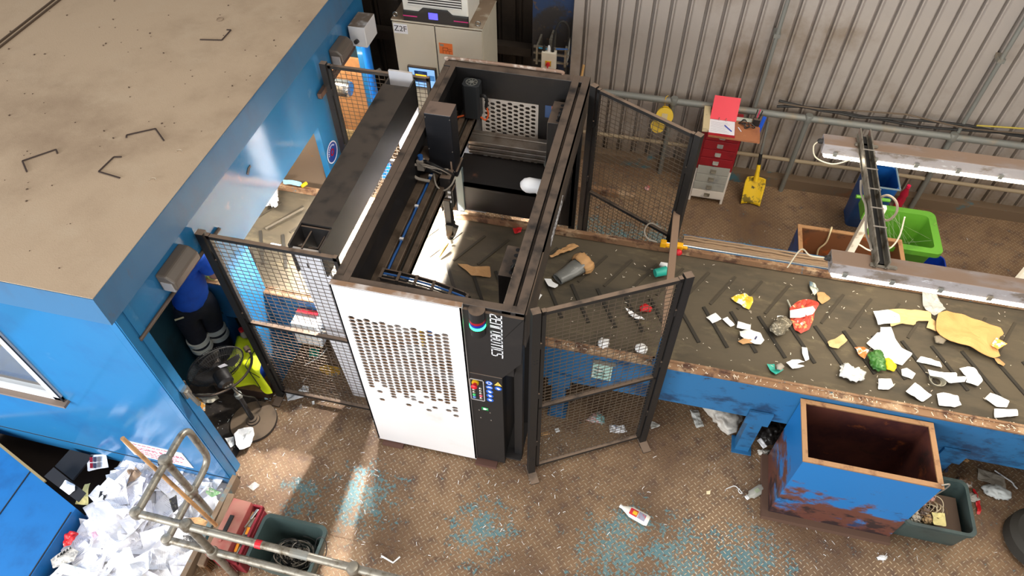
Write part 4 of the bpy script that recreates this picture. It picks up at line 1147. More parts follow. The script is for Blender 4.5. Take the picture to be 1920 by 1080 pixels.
b = MB(); b.box(1.02, 1.085, 6.16, 6.22, DZ + 0.02, DZ + 0.10); b.build('pot', m_black_clean, cup, bevel=0.004)
for k, (dx, dy, m) in enumerate(((0.0, 0.0, m_ink), (0.02, 0.01, M('pen_pink', (220, 60, 100), 0.4)), (0.035, -0.01, m_ink), (0.01, 0.02, m_cable_grey))):
    b = MB(); b.tube([(1.03 + dx, 6.19 + dy, DZ + 0.08), (1.035 + dx * 1.3, 6.20 + dy, DZ + 0.19)], 0.006, 8)
    tag(b.build('pen', m, loc=(1.03 + dx, 6.19 + dy, DZ + 0.08)), ['black pen at the left of the black desk holder', 'pink pen standing in the black desk holder', 'black pen at the right of the black desk holder', 'grey pen at the back of the black desk holder'][k], 'pen', None)
b = MB(); b.bar((1.085, 6.13, DZ - 0.12), (1.12, 6.19, DZ + 0.13), 0.035, 0.02)
tag(b.build('scraper', M('scraper_blue', (24, 84, 200), 0.4), loc=(1.10, 6.16, DZ), bevel=0.004), 'blue plastic scraper hung at the corner of the brown board', 'scraper')
tag(MB().box(0.865, 1.02, 6.215, 6.275, DZ + 0.022, DZ + 0.026).build('leaflet', M('leaflet_white', (206, 208, 196), 0.6, 0, [((150, 170, 130), 12.0, 0.5, 0.65)]), loc=(0.94, 6.25, DZ + 0.022)), 'white and green leaflet at the back of the brown board', 'paper')
# ------------------------------------------------------------------ yellow shovel
sh = thing('shovel', 'yellow plastic shovel leaning against the back wall', 'shovel', (1.22, 6.15, 0))
b = MB()
def blade(u, v):
    wv = 0.105 * (1 - 0.12 * max(0, v - 0.75) * 4) * (0.98 + 0.1 * v)
    x = 1.245 + (u - 0.5) * 2 * wv; z = 0.02 + v * 0.27
    y = 6.08 + v * 0.16 + 0.03 * (1 - (2 * u - 1) ** 2) - (0.02 if v > 0.95 else 0)
    return Vector((x, y, z))
b.grid(blade, 10, 10)
o_ = b.build('blade', M('shovel_yellow', (232, 190, 22), 0.45, 0, [((120, 100, 30), 6.0, 0.55, 0.62), ((64, 56, 32), 10.0, 0.62, 0.7)]), sh, smooth='all')
sm_ = o_.modifiers.new('thickness', 'SOLIDIFY'); sm_.thickness = 0.006
b = MB(); b.tube([(1.245, 6.22, 0.25), (1.24, 6.265, 0.36), (1.235, 6.29, 0.42)], [0.03, 0.022, 0.02], 12); b.build('socket', bpy.data.materials['shovel_yellow'], sh, smooth=True)
b = MB(); b.tube([(1.235, 6.29, 0.40), (1.225, 6.325, 0.54)], 0.019, 10); b.build('grip', m_cable_black, sh, smooth=True)
b = MB(); b.tube([(1.225, 6.325, 0.54), (1.20, 6.375, 0.92)], 0.014, 10); b.build('handle', m_pipe_grey, sh, smooth=True)
# ------------------------------------------------------------------ broom handle and timber near the back fence
b = MB(); b.tube([(-0.86, 6.10, 0.02), (-0.76, 6.42, 1.28)], 0.014, 10)
tag(b.build('broom_stick', M('stick_wood', (196, 152, 96), 0.55), loc=(-0.86, 6.1, 0), smooth=True), 'plain wooden broom stick standing by the back right corner of the robot', 'stick')
b = MB(); b.obox((-0.38, 5.93, 0.035), 0.75, 0.07, 0.07, rotz(-0.05)); 
tag(b.build('timber', m_lip, loc=(-0.38, 5.93, 0), bevel=0.004), 'long rusty bar on the floor behind the back fence', 'bar')
# ------------------------------------------------------------------ skip-like steel bins
m_binblue = M('bin_blue', (26, 96, 178), 0.4, 0, [((30, 44, 70), 3.0, 0.5, 0.62), ((96, 56, 46), 2.0, 0.52, 0.66), ((36, 34, 36), 6.0, 0.62, 0.7)])
m_binrust = M('bin_inside_rust', (88, 46, 36), 0.6, 0, [((52, 22, 28), 2.5, 0.4, 0.65), ((140, 76, 40), 5.0, 0.58, 0.7), ((30, 24, 24), 3.0, 0.56, 0.72)])
m_binrim = M('bin_rim', (156, 116, 78), 0.6, 0, [((110, 72, 44), 10.0, 0.5, 0.7)])
def steel_bin(name, label, x0, x1, y0, y1, z1, fr, inside, skirt=True):
    t = thing(name, label, 'bin', ((x0 + x1) / 2, (y0 + y1) / 2, 0)); e = 0.02
    b = MB()
    b.box(x0, x1, y0, y0 + e, 0.05, z1); b.box(x0, x1, y1 - e, y1, 0.05, z1); b.box(x0, x0 + e, y0 + e + .0005, y1 - e - .0005, 0.05, z1); b.box(x1 - e, x1, y0 + e + .0005, y1 - e - .0005, 0.05, z1)
    b.build('shell', fr, t)
    b = MB(); g = e + 0.002
    b.quad((x0 + g, y0 + g, 0.08), (x1 - g, y0 + g, 0.08), (x1 - g, y1 - g, 0.08), (x0 + g, y1 - g, 0.08))
    b.quad((x0 + g, y0 + g, 0.08), (x0 + g, y0 + g, z1 - 0.005), (x1 - g, y0 + g, z1 - 0.005), (x1 - g, y0 + g, 0.08))
    b.quad((x0 + g, y1 - g, 0.08), (x1 - g, y1 - g, 0.08), (x1 - g, y1 - g, z1 - 0.005), (x0 + g, y1 - g, z1 - 0.005))
    b.quad((x0 + g, y0 + g, 0.08), (x0 + g, y1 - g, 0.08), (x0 + g, y1 - g, z1 - 0.005), (x0 + g, y0 + g, z1 - 0.005))
    b.quad((x1 - g, y0 + g, 0.08), (x1 - g, y0 + g, z1 - 0.005), (x1 - g, y1 - g, z1 - 0.005), (x1 - g, y1 - g, 0.08))
    b.build('lining', inside, t, fix=False)
    b = MB(); r = 0.028
    b.box(x0 - 0.008, x1 + 0.008, y0 - 0.008, y0 + r, z1, z1 + 0.012); b.box(x0 - 0.008, x1 + 0.008, y1 - r, y1 + 0.008, z1, z1 + 0.012)
    b.box(x0 - 0.008, x0 + r, y0 + r, y1 - r, z1, z1 + 0.012); b.box(x1 - r, x1 + 0.008, y0 + r, y1 - r, z1, z1 + 0.012)
    b.build('rim', m_binrim, t)
    b = MB(); b.box(x0 - (0.05 if skirt else 0), x1 + 0.01, y0 - (0.05 if skirt else 0), y1, 0.0, 0.05)
    b.build('base', M('bin_base_rust', (98, 72, 58), 0.7), t)
    return t
m_front = M('bin_front_paint', (32, 118, 186), 0.35, 0, [((40, 62, 96), 3.0, 0.54, 0.64), ((104, 64, 54), 2.4, 0.465, 0.56), ((52, 40, 42), 5.0, 0.58, 0.68)], stretch=(1, 1, 1.6), low=0.36)
steel_bin('steel_bin', 'large blue and rust steel bin under the front edge of the belt', 1.43, 2.325, 2.545, 3.035, 0.93, m_front, m_binrust)
steel_bin('steel_bin', 'rusty steel bin behind the belt in front of the green bin', 1.46, 2.325, 4.47, 4.885, 0.92, m_binblue, M('bin_inside_orange', (120, 74, 44), 0.7, 0, [((170, 84, 34), 4.0, 0.5, 0.62), ((84, 56, 40), 7.0, 0.55, 0.68)]), False)
b = MB(); b.tube([(1.74, 4.90, 0.945), (1.73, 4.86, 0.94), (1.735, 4.85, 0.80), (1.70, 4.849, 0.70), (1.72, 4.849, 0.55), (1.66, 4.848, 0.42)], 0.008, 6)
tag(b.build('rope', M('rope_pale', (214, 196, 156), 0.8), loc=(1.74, 4.88, 0.94), smooth=True), 'pale rope hanging inside the rusty bin behind the belt', 'rope')
# ------------------------------------------------------------------ plastic bins by the back wall
def open_box(t, bot, top, z0, z1, mat, wall=0.012, name='body', tilt=None, piv=None, rimw=0.0, rimh=0.03):
    """tapered open container: bot/top = (x0, x1, y0, y1)"""
    def rr(q, z, inset, n=5, r=0.05):
        x0, x1, y0, y1 = q; x0 += inset; x1 -= inset; y0 += inset; y1 -= inset
        r = max(0.004, min(r, (x1 - x0) / 2.2, (y1 - y0) / 2.2) - inset * 0.3); out = []
        for cx, cy, a0 in ((x1 - r, y0 + r, -90), (x1 - r, y1 - r, 0), (x0 + r, y1 - r, 90), (x0 + r, y0 + r, 180)):
            for k in range(n + 1):
                a = RAD(a0 + 90 * k / n); out.append(Vector((cx + r * cos(a), cy + r * sin(a), z)))
        return out
    loops = [rr(bot, z0, 0), rr(top, z1 - rimh, 0)]
    if rimw: loops += [rr(top, z1 - rimh, -rimw), rr(top, z1, -rimw)]
    else: loops += [rr(top, z1, 0)]
    loops += [rr(top, z1, wall), rr(bot, z0 + wall, wall)]
    b = MB(); V_ = []
    for lp in loops:
        if tilt is not None: lp = [piv + tilt @ (p - piv) for p in lp]
        V_.append([b.v(p) for p in lp])
    n = len(V_[0])
    for A, B in zip(V_, V_[1:]):
        for k in range(n): b._f([A[k], A[(k + 1) % n], B[(k + 1) % n], B[k]])
    b._f(V_[0][::-1]); b._f(V_[-1])
    return b.build(name, mat, t, smooth=True)
m_bb = M('plastic_blue', (20, 84, 158), 0.42, 0, [((16, 60, 116), 3.0, 0.5, 0.7), ((60, 120, 180), 8.0, 0.68, 0.74)])
t = thing('waste_bin', 'tall narrow blue plastic bin standing against the back wall', 'bin', (2.28, 5.95, 0))
open_box(t, (2.25, 2.55, 6.0, 6.28), (2.12, 2.42, 5.62, 5.96), 0.0, 0.88, m_bb, 0.01, 'body')
b = MB()
for p, q in (((2.12, 5.62), (2.42, 5.62)), ((2.12, 5.62), (2.12, 5.96)), ((2.42, 5.62), (2.42, 5.96)), ((2.12, 5.96), (2.42, 5.96))):
    b.bar((p[0], p[1], 0.882), (q[0], q[1], 0.882), 0.014, 0.010)
b.build('worn_rim', M('worn_rim', (120, 140, 150), 0.6), t)
m_gr = M('plastic_green', (96, 158, 48), 0.45, 0, [((74, 128, 40), 3.0, 0.5, 0.72), ((150, 176, 90), 9.0, 0.64, 0.76)])
t = thing('wheelie_bin', 'bright green plastic bin with wide lip and cobwebs behind the belt', 'bin', (2.4, 5.1, 0))
open_box(t, (2.24, 2.60, 5.02, 5.34), (2.13, 2.66, 4.90, 5.36), 0.0, 0.86, m_gr, 0.02, 'body', rimw=0.045, rimh=0.05)
b = MB(); b.box(2.05, 2.085, 5.20, 5.42, 0.82, 0.93); b.tube([(2.0, 5.42, 0.90), (2.30, 5.43, 0.90)], 0.018, 10)
b.build('handle', m_gr, t, smooth=True)
rnd = random.Random(4)
b = MB()
for k in range(34):
    p = Vector((rnd.uniform(2.13, 2.45), rnd.choice((4.9, 5.36)), rnd.uniform(.8, .855))); q = Vector((rnd.uniform(2.3, 2.66), rnd.uniform(4.9, 5.1), rnd.uniform(.5, .85)))
    b.bar(p, q, 0.0005, 0.0005)
b.build('cobweb', M('cobweb', (206, 204, 190), 0.8), t)['kind'] = 'stuff'
t = thing('crate', 'small dark blue plastic crate at the foot of the green bin', 'crate', (2.93, 5.32, 0))
open_box(t, (2.84, 3.04, 5.30, 5.46), (2.78, 3.05, 5.22, 5.46), 0.0, 0.28, M('plastic_deep_blue', (18, 56, 160), 0.4), 0.01, 'body')
def bottle(name, label, prof, pos, mat, axis=None, capm=None, capprof=None, n=20):
    t = thing(name, label, 'bottle', pos)
    b = MB(); b.lathe(prof, pos, n, axis); b.build('body', mat, t, smooth=True)
    if capm: b = MB(); b.lathe(capprof, pos, n, axis); b.build('cap', capm, t, smooth=True)
    return t
t = bottle('drink_bottle', 'clear bottle of pink drink by the back wall beside the blue bin', [(0.03, 0), (0.042, 0.01), (0.042, 0.14), (0.034, 0.16), (0.042, 0.185), (0.042, 0.2), (0.018, 0.27), (0.016, 0.29)], (2.77, 6.30, 0.10), M('pink_drink', (214, 40, 70), 0.1, trans=0.35), None, M('cap_pink', (236, 34, 84), 0.4), [(0.02, 0.285), (0.02, 0.315)])
b = MB(); b.box(2.70, 2.85, 6.25, 6.37, 0.0, 0.10); tag(b.build('plinth_block', m_kerb, loc=(2.77, 6.31, 0)), 'low brown steel block under the pink drink bottle', 'block')
# ------------------------------------------------------------------ strip lights over the belt
m_fixtop = M('fitting_dusty', (150, 144, 144), 0.6, 0, [((112, 100, 90), 9.0, 0.5, 0.62), ((182, 180, 184), 22.0, 0.6, 0.7)], dust=((140, 116, 98), 1.0), stretch=(0.4, 1, 1))
m_tube = M('lit_diffuser', (255, 250, 236), 0.4, emit=((255, 242, 216), 14.0))
def strip_light(label, y, z, x0, x1, cable):
    t = thing('strip_light', label, 'light', ((x0 + x1) / 2, y, z), 'strip lights over the belt')
    b = MB(); b.prism([(-0.06, 0.055), (0.06, 0.055), (0.07, 0.0), (0.075, -0.02), (-0.075, -0.02), (-0.07, 0.0)], lambda u, v, d: (d, y + u, z + v), x0, x1)
    b.build('housing', m_fixtop, t, bevel=0.005)
    b = MB(); b.prism([(-0.078, -0.021), (0.078, -0.021), (0.076, -0.048), (0.04, -0.066), (-0.04, -0.066), (-0.076, -0.048)], lambda u, v, d: (d, y + u, z + v), x0 + 0.03, x1 - 0.03)
    b.build('diffuser', m_tube, t)
    k = 0
    x = x0 + 0.09
    while x < x1:
        for s in (-1, 1):
            b = MB(); b.obox((x, y + s * 0.084, z - 0.006), 0.03, 0.012, 0.035); b.build('clip', m_pipe_grey, t, bevel=0.003)
        x += 0.27; k += 1
    b = MB(); b.lathe([(0.012, 0), (0.018, 0.01), (0.018, 0.035)], (x0 - 0.035, y, z + 0.03), 12, Matrix(((0, 0, 1), (1, 0, 0), (0, 1, 0)))); b.build('cable_gland', m_cable_black, t)
    b = MB(); b.tube(cable, 0.0045, 8); b.build('cable', M('flex_cream', (206, 196, 170), 0.6), t, smooth=True)
    return t
LZ = 2.2
strip_light('lit strip light above the far side of the belt, nearest the wall', 4.36, LZ, 1.225, 3.6, [(1.20, 4.36, LZ + 0.03), (1.17, 4.33, LZ), (1.20, 4.27, LZ - 0.05), (1.32, 4.25, LZ - 0.07), (1.44, 4.27, LZ - 0.02)])
strip_light('lit strip light above the belt, lower in the photo', 3.21, LZ, 1.215, 3.4, [(1.19, 3.21, LZ + 0.03), (1.10, 3.22, LZ + 0.02), (1.06, 3.3, LZ - 0.02), (1.06, 3.4, LZ - 0.3)])
hb = thing('light_hanger', 'dark double channel carrying the two strip lights over the belt', 'bracket', (1.46, 3.8, LZ + 0.07))
for x in (1.455, 1.52):
    b = MB(); b.box(x - 0.004, x + 0.004, 3.16, 4.44, LZ + 0.07, LZ + 0.125); b.box(x - 0.012, x + 0.012, 3.16, 4.44, LZ + 0.066, LZ + 0.074); b.build('channel', m_galv, hb)
b = MB(); b.box(1.46, 1.515, 3.18, 4.42, LZ + 0.062, LZ + 0.072); b.build('channel_floor', m_cable_black, hb)
for y in (3.45, 3.62, 3.80, 4.0, 4.2):
    b = MB(); b.bar((1.448, y, LZ + 0.128), (1.527, y, LZ + 0.128), 0.008, 0.004); b.build('cable_tie', m_cable_grey, hb)
for y in (3.21, 4.36):
    b = MB(); b.bar((1.43, y - 0.03, LZ + 0.066), (1.58, y - 0.03, LZ + 0.066), 0.02, 0.012); b.build('cross_bolt', m_galv, hb)
b = MB(); b.tube([(1.44, 3.95 + k * -0.06, LZ + 0.06 - 0.02 * sin(k)) for k in range(12)], 0.008, 6); b.build('flex', m_cable_grey, hb, smooth=True)
for x in (1.46, 1.515):
    b = MB(); b.tube([(x, 3.8, LZ + 0.1), (x, 3.8, LZ + 0.13)], 0.008, 6); b.build('stud', m_galv, hb)
sp = thing('light_post', 'white steel post with cable loop rising behind the belt at the rusty bin', 'post', (1.78, 4.46, 0))
b = MB(); b.box(1.745, 1.80, 4.36, 4.40, 0.985, 1.76); b.build('column', M('post_white', (222, 214, 196), 0.5, 0, [((170, 150, 122), 8.0, 0.55, 0.7)]), sp)
b = MB(); b.box(1.80, 1.86, 4.36, 4.40, 1.58, 1.70); b.build('bracket', bpy.data.materials['post_white'], sp)
b = MB(); b.tube([(1.735, 4.35, 1.0), (1.735, 4.345, 1.5), (1.74, 4.33, 1.76), (1.76, 4.25, 1.92), (1.80, 4.15, 1.96), (1.82, 4.10, 1.90), (1.80, 4.12, 1.80), (1.79, 4.25, 1.72)], 0.009, 8)
b.build('cable', M('cable_taupe', (124, 112, 98), 0.6), sp, smooth=True)
b = MB(); b.tube([(1.80, 4.36, 1.3), (1.9, 4.33, 1.28), (2.0, 4.30, 1.36), (2.02, 4.3, 1.5), (1.98, 4.3, 1.7)], 0.006, 6); b.build('cable', M('cable_pale', (214, 204, 184), 0.6), sp, smooth=True)
sp2 = thing('light_post', 'white steel post behind the belt at the right edge of the photo', 'post', (3.05, 4.46, 0))
b = MB(); b.box(3.03, 3.085, 4.36, 4.40, 0.985, 1.9); b.build('column', bpy.data.materials['post_white'], sp2)
# ------------------------------------------------------------------ bulkhead lamps and white box on the cabin
def bulkhead(label, y, z, s=1.0):
    t = thing('bulkhead_lamp', label, 'lamp', (CX + 0.06, y, z), 'bulkhead lamps on the cabin wall')
    b = MB(); L = 0.15 * s
    b.prism([(CX + 0.001, z + 0.075), (CX + 0.001, z - 0.075), (CX + 0.075, z - 0.075), (CX + 0.125, z - 0.03), (CX + 0.125, z + 0.03), (CX + 0.075, z + 0.075)], lambda u, v, d: (u, d, v), y - L, y + L)
    b.build('body', M('lamp_taupe', (94, 84, 75), 0.35), t, bevel=0.012)
    b = MB(); b.box(CX + 0.02, CX + 0.10, y - L - 0.006, y - L + 0.01, z - 0.06, z + 0.02); b.build('end_window', M('lamp_clear', (150, 146, 146), 0.1), t, bevel=0.004)
    return t
bulkhead('taupe bulkhead lamp above the near cabin doorway, over the worker', 2.39, 2.05, 0.95)
bulkhead('taupe bulkhead lamp above the far cabin doorway', 5.10, 1.97, 0.85)
t = thing('junction_box', 'square white junction box on the far end of the cabin', 'box', (CX + 0.1, 5.48, 2.0))
b = MB(); b.box(CX + 0.03, CX + 0.19, 5.36, 5.62, 1.86, 2.06); b.build('box', M('jbox_white', (206, 206, 208), 0.4, 0, dust=((104, 90, 78), 1.0)), t, bevel=0.006)
b = MB(); b.box(CX, CX + 0.03, 5.42, 5.56, 1.9, 2.02); b.build('bracket', m_pipe_grey, t)
b = MB(); b.tube([(CX + 0.10, 5.36, 1.92), (CX + 0.10, 5.32, 1.93)], 0.02, 10); b.build('gland', m_cable_black, t)
b = MB(); b.box(CX + 0.04, CX + 0.17, 5.90, 6.0, 2.2, 2.35); tag(b.build('wall_bracket', M('brk_white', (200, 198, 196), 0.5), loc=(CX + 0.1, 5.95, 2.2)), 'small white bracket high on the far corner of the cabin', 'bracket')
# ------------------------------------------------------------------ pipe guard rail at the platform edge
gr = thing('guard_rail', 'galvanised pipe guard rail at the platform edge over the paper heap', 'guard rail', (-2.1, 1.17, 0))
ZT, ZM = 1.0, 0.5
def pipe(pts, nm='rail', r=0.026):
    b = MB(); b.tube(pts, r, 12); return b.build(nm, m_galv, gr, smooth=True)
def bend(a, c, e, n=6):
    a, c, e = Vector(a), Vector(c), Vector(e)
    return [a * (1 - t) ** 2 + c * 2 * t * (1 - t) + e * t * t for t in [k / n for k in range(n + 1)]]
pipe([(-2.80, 1.165, ZT), (0.2, 1.145, ZT)], 'top_rail')
pipe([(-2.80, 1.165, ZT), (-2.81, 1.66, ZT)] + bend((-2.81, 1.70, ZT), (-2.81, 1.80, ZT), (-2.81, 1.80, ZT - 0.10)) + bend((-2.81, 1.80, ZM + 0.12), (-2.81, 1.80, ZM), (-2.81, 1.68, ZM)) + [(-2.80, 1.175, ZM)], 'return_loop')
pipe([(-2.80, 1.175, ZM), (0.2, 1.155, ZM)], 'mid_rail')
for x, y in ((-2.44, 1.165), (-2.815, 1.535), (-1.30, 1.15), (-0.2, 1.15)):
    pipe([(x, y, -0.06 if x < -2.7 else 0.0), (x, y, ZT)], 'post')
    for z in (ZT, ZM):
        b = MB(); b.lathe([(0.03, -0.045), (0.04, -0.03), (0.042, 0.02), (0.034, 0.04), (0.02, 0.046)], (x, y, z), 14); b.build('clamp', m_galv, gr, smooth=True)
for p in ((-2.80, 1.165, ZT), (-2.80, 1.175, ZM)):
    b = MB(); b.lathe([(0.01, -0.042), (0.036, -0.03), (0.04, 0), (0.036, 0.03), (0.01, 0.042)], p, 14); b.build('elbow', m_galv, gr, smooth=True)
b = MB(); b.tube([(-1.955, 1.158, ZT), (-1.915, 1.158, ZT)], 0.0275, 12); b.build('red_tape', m_red, gr)
b = MB(); b.tube([(-1.72, 1.157, ZT), (-1.60, 1.157, ZT)], 0.0272, 12); b.build('grey_tape', m_pipe_grey, gr)
# ------------------------------------------------------------------ yard broom leaning on the rail
br = thing('yard_broom', 'yard broom with long wooden handle leaning over the paper heap', 'broom', (-2.67, 1.45, 0))
b = MB(); b.bar((-2.70, 1.70, 0.135), (-2.66, 1.14, 0.135), 0.055, 0.045); b.build('head', M('broom_wood', (112, 90, 68), 0.7, 0, [((80, 62, 46), 6.0, 0.45, 0.7)]), br, bevel=0.006)
rnd = random.Random(2)
b = MB()
for k in range(420):
    t_ = rnd.random(); c = Vector((-2.70 + 0.04 * t_, 1.70 - 0.56 * t_, 0.12)); c.x += rnd.uniform(-.02, .02)
    b.bar(c, c + Vector((rnd.uniform(-.005, .03), rnd.uniform(-.01, .01), -0.115)), 0.003, 0.003)
b.build('bristles', M('bristle_brown', (120, 84, 50), 0.8), br)
b = MB(); b.tube([(-2.69, 1.44, 0.15), (-2.975, 1.51, 1.31)], 0.015, 10); b.build('handle', M('broom_handle', (170, 128, 84), 0.55, 0, [((130, 96, 62), 5.0, 0.5, 0.7)]), br, smooth=True)
# ------------------------------------------------------------------ red tool box with tools
tbx = thing('tool_box', 'dusty red plastic tool box open at one side beside the guard rail', 'tool box', (-2.47, 1.40, 0))
b = MB(); b.box(-2.60, -2.36, 1.20, 1.62, 0.0, 0.20); b.build('base', M('toolbox_red', (128, 28, 40), 0.5), tbx, bevel=0.008)
b = MB(); b.prism([(-2.60, 0.20), (-2.445, 0.20), (-2.455, 0.275), (-2.60, 0.285)], lambda u, v, d: (u, d, v), 1.19, 1.63); b.box(-2.552, -2.528, 1.30, 1.50, 0.283, 0.292)
b.build('lid', M('toolbox_dusty', (150, 66, 62), 0.7, 0, [((172, 40, 50), 4.0, 0.56, 0.68)], dust=((158, 112, 98), 0.8)), tbx, bevel=0.008)
b = MB(); b.box(-2.385, -2.365, 1.20, 1.62, 0.20, 0.245); b.box(-2.445, -2.365, 1.19, 1.205, 0.20, 0.245); b.box(-2.445, -2.365, 1.615, 1.63, 0.20, 0.25); b.build('tray_edge', bpy.data.materials['toolbox_red'], tbx)
b = MB(); b.box(-2.555, -2.525, 1.32, 1.50, 0.285, 0.296); b.build('lid_groove', m_cable_black, tbx)
m_or = M('tool_orange', (226, 140, 30), 0.45)
for i, (x0, y0, x1, y1, m, lab) in enumerate(((-2.425, 1.58, -2.425, 1.34, m_wood, 'wooden handled tool at the far end of the red tool box'), (-2.40, 1.54, -2.41, 1.40, m_galv, 'steel chisel in the middle of the red tool box'), (-2.425, 1.33, -2.415, 1.22, m_or, 'orange handled knife at the near end of the red tool box'), (-2.40, 1.46, -2.395, 1.36, m_or, 'short orange handled screwdriver in the red tool box'), (-2.39, 1.40, -2.40, 1.24, m_cable_black, 'black handled pliers in the red tool box'), (-2.395, 1.60, -2.43, 1.45, m_steel, 'bright steel rod lying across the red tool box'))):
    t = thing('hand_tool', lab, 'tool', ((x0 + x1) / 2, (y0 + y1) / 2, 0.205))
    b = MB(); b.bar((x0, y0, 0.222 + 0.004 * i), (x0 + (x1 - x0) * .55, y0 + (y1 - y0) * .55, 0.222 + 0.004 * i), 0.022, 0.018); b.build('handle', m, t, bevel=0.005)
    b = MB(); b.bar((x0 + (x1 - x0) * .5, y0 + (y1 - y0) * .5, 0.222 + 0.004 * i), (x1, y1, 0.222 + 0.004 * i), 0.010, 0.006); b.build('blade', m_galv, t)
# ------------------------------------------------------------------ grey-green crates
m_crate = M('crate_green_grey', (58, 74, 72), 0.5, 0, [((44, 56, 56), 4.0, 0.5, 0.7), ((90, 98, 92), 12.0, 0.64, 0.76)])
t = thing('storage_crate', 'dark grey-green crate of cable scraps beside the red tool box', 'crate', (-2.04, 1.36, 0))
open_box(t, (-2.24, -1.86, 1.24, 1.52), (-2.28, -1.80, 1.20, 1.56), 0.0, 0.32, m_crate, 0.012, 'body', rimw=0.012, rimh=0.03)
t2 = thing('storage_crate', 'dark grey-green crate half full of rags, right of the steel bin', 'crate', (2.62, 2.72, 0))
open_box(t2, (2.34, 2.84, 2.60, 2.86), (2.32, 2.79, 2.53, 2.95), 0.0, 0.38, m_crate, 0.012, 'body', rimw=0.012, rimh=0.03)
rnd = random.Random(31)
def tangle(name, label, c, rx, ry, h, n, mats, rads, cat, zbase):
    for mi, m in enumerate(mats):
        b = MB()
        for k in range(n):
            a0 = rnd.random() * 6.28; cx = c[0] + rnd.uniform(-.35, .35) * rx; cy = c[1] + rnd.uniform(-.35, .35) * ry; r = rnd.uniform(.35, .62)
            z = zbase + rnd.random() * h; L = rnd.uniform(2.0, 5.0); ph = rnd.random() * 6
            b.tube([(cx + rx * r * cos(a0 + t), cy + ry * r * sin(a0 + t), z + 0.03 * sin(2 * t + ph)) for t in [L * i / 10 for i in range(11)]], rads, 5)
        o = tag(b.build(name, m, loc=(c[0], c[1], zbase), smooth=True), label[mi], cat, None, 'stuff')
tangle('cable_scraps', ['tangle of black cable offcuts filling the crate by the tool box', 'pale grey cable offcuts on top of the tangle in the crate'], (-2.03, 1.37), 0.19, 0.15, 0.15, 30, [m_cable_black, m_cable_grey], 0.004, 'cable scraps', 0.03)
b = MB(); b.tube([(-1.86, 1.42, 0.22), (-1.83, 1.46, 0.34), (-1.78, 1.47, 0.38), (-1.75, 1.44, 0.34), (-1.76, 1.38, 0.24), (-1.80, 1.30, 0.345), (-1.84, 1.28, 0.26)], 0.004, 6)
tag(b.build('loose_cable', m_cable_black, loc=(-1.8, 1.4, 0.3), smooth=True), 'black cable looped over the right rim of the cable crate', 'cable')
tangle('rag_strings', ['brown strings tangled among the rags in the right crate', 'pale strings tangled among the rags in the right crate'], (2.50, 2.73), 0.17, 0.14, 0.05, 20, [M('string_brown', (110, 84, 58), 0.8), M('string_pale', (206, 190, 160), 0.8)], 0.003, 'strings', 0.26)
# ------------------------------------------------------------------ pedestal fan
fan = thing('pedestal_fan', 'black pedestal fan tilted upward in front of the cabin doorway', 'fan', (-2.89, 2.375, 0))
bc_ = Vector((-2.89, 2.385, 0))
m_fanbase = M('fan_base_dusty', (52, 46, 42), 0.55, 0, dust=((128, 108, 88), 0.85))
b = MB(); b.lathe([(0.195, 0.0), (0.2, 0.01), (0.195, 0.03), (0.06, 0.042), (0.055, 0.055), (0.04, 0.06), (0.038, 0.075), (0.02, 0.08)], bc_, 40); b.build('base', m_fanbase, fan, smooth=True)
b = MB(); b.tube([bc_ + Vector((0, 0, 0.05)), bc_ + Vector((0, 0, 0.45))], 0.021, 12); b.build('lower_pole', m_black_clean, fan, smooth=True)
b = MB(); b.lathe([(0.021, 0.43), (0.030, 0.435), (0.030, 0.475), (0.021, 0.48)], bc_, 14); b.build('height_collar', m_pipe_grey, fan, smooth=True)
b = MB(); b.tube([bc_ + Vector((0, 0, 0.45)), bc_ + Vector((0, 0, 0.69))], 0.014, 12); b.build('upper_pole', m_galv, fan, smooth=True)
hub = Vector((-2.90, 2.35, 0.93)); e1 = Vector((0.62, 0.78, 0)).normalized()
tv = e1.cross(Vector((0, 0, 1))); nf = (-tv * 0.98 + Vector((0, 0, 0.16))).normalized(); e2 = nf.cross(e1)
RF = Matrix((e1, e2, nf)).transposed()
R_ = 0.215
# yoke: a half ring below the cage
b = MB(); b.tube([hub + tv * 0.05 + (e1 * cos(RAD(a)) + Vector((0, 0, 1)) * sin(RAD(a))) * (R_ + 0.045) for a in range(-185, 6, 10)], 0.010, 10)
b.build('yoke', m_black_clean, fan, smooth=True)
b = MB(); b.bar(hub + tv * 0.05 - Vector((0, 0, R_ + 0.03)), bc_ + Vector((0, 0, 0.66)), 0.03, 0.03); b.build('yoke_bracket', m_black_clean, fan)
for a in (0, 180):
    d = e1 * cos(RAD(a)); b = MB(); b.lathe([(0.022, -0.02), (0.022, 0.02)], hub + d * (R_ + 0.04), 12, RF); b.build('pivot_knob', m_black_clean, fan)
def cagepts(side, rad):
    return [hub + RF @ Vector((r * cos(rad), r * sin(rad), z * side)) for r, z in ((0.05, 0.07), (0.10, 0.07), (0.16, 0.055), (0.20, 0.025), (R_, 0.0))]
for side, nm in ((1, 'front_guard'), (-1, 'rear_guard')):
    b = MB()
    for k in range(72): b.tube(cagepts(side, 2 * pi * k / 72), 0.0015, 4, caps=False)
    for r, z in ((0.05, 0.07), (0.12, 0.066), (0.18, 0.042)): b.tube([hub + RF @ Vector((r * cos(2 * pi * k / 40), r * sin(2 * pi * k / 40), z * side)) for k in range(40)], 0.0016, 5, closed=True)
    b.build(nm, m_cable_black, fan)
b = MB(); b.tube([hub + RF @ Vector((R_ * cos(2 * pi * k / 48), R_ * sin(2 * pi * k / 48), 0)) for k in range(48)], 0.006, 8, closed=True); b.build('guard_rim', m_cable_black, fan, smooth=True)
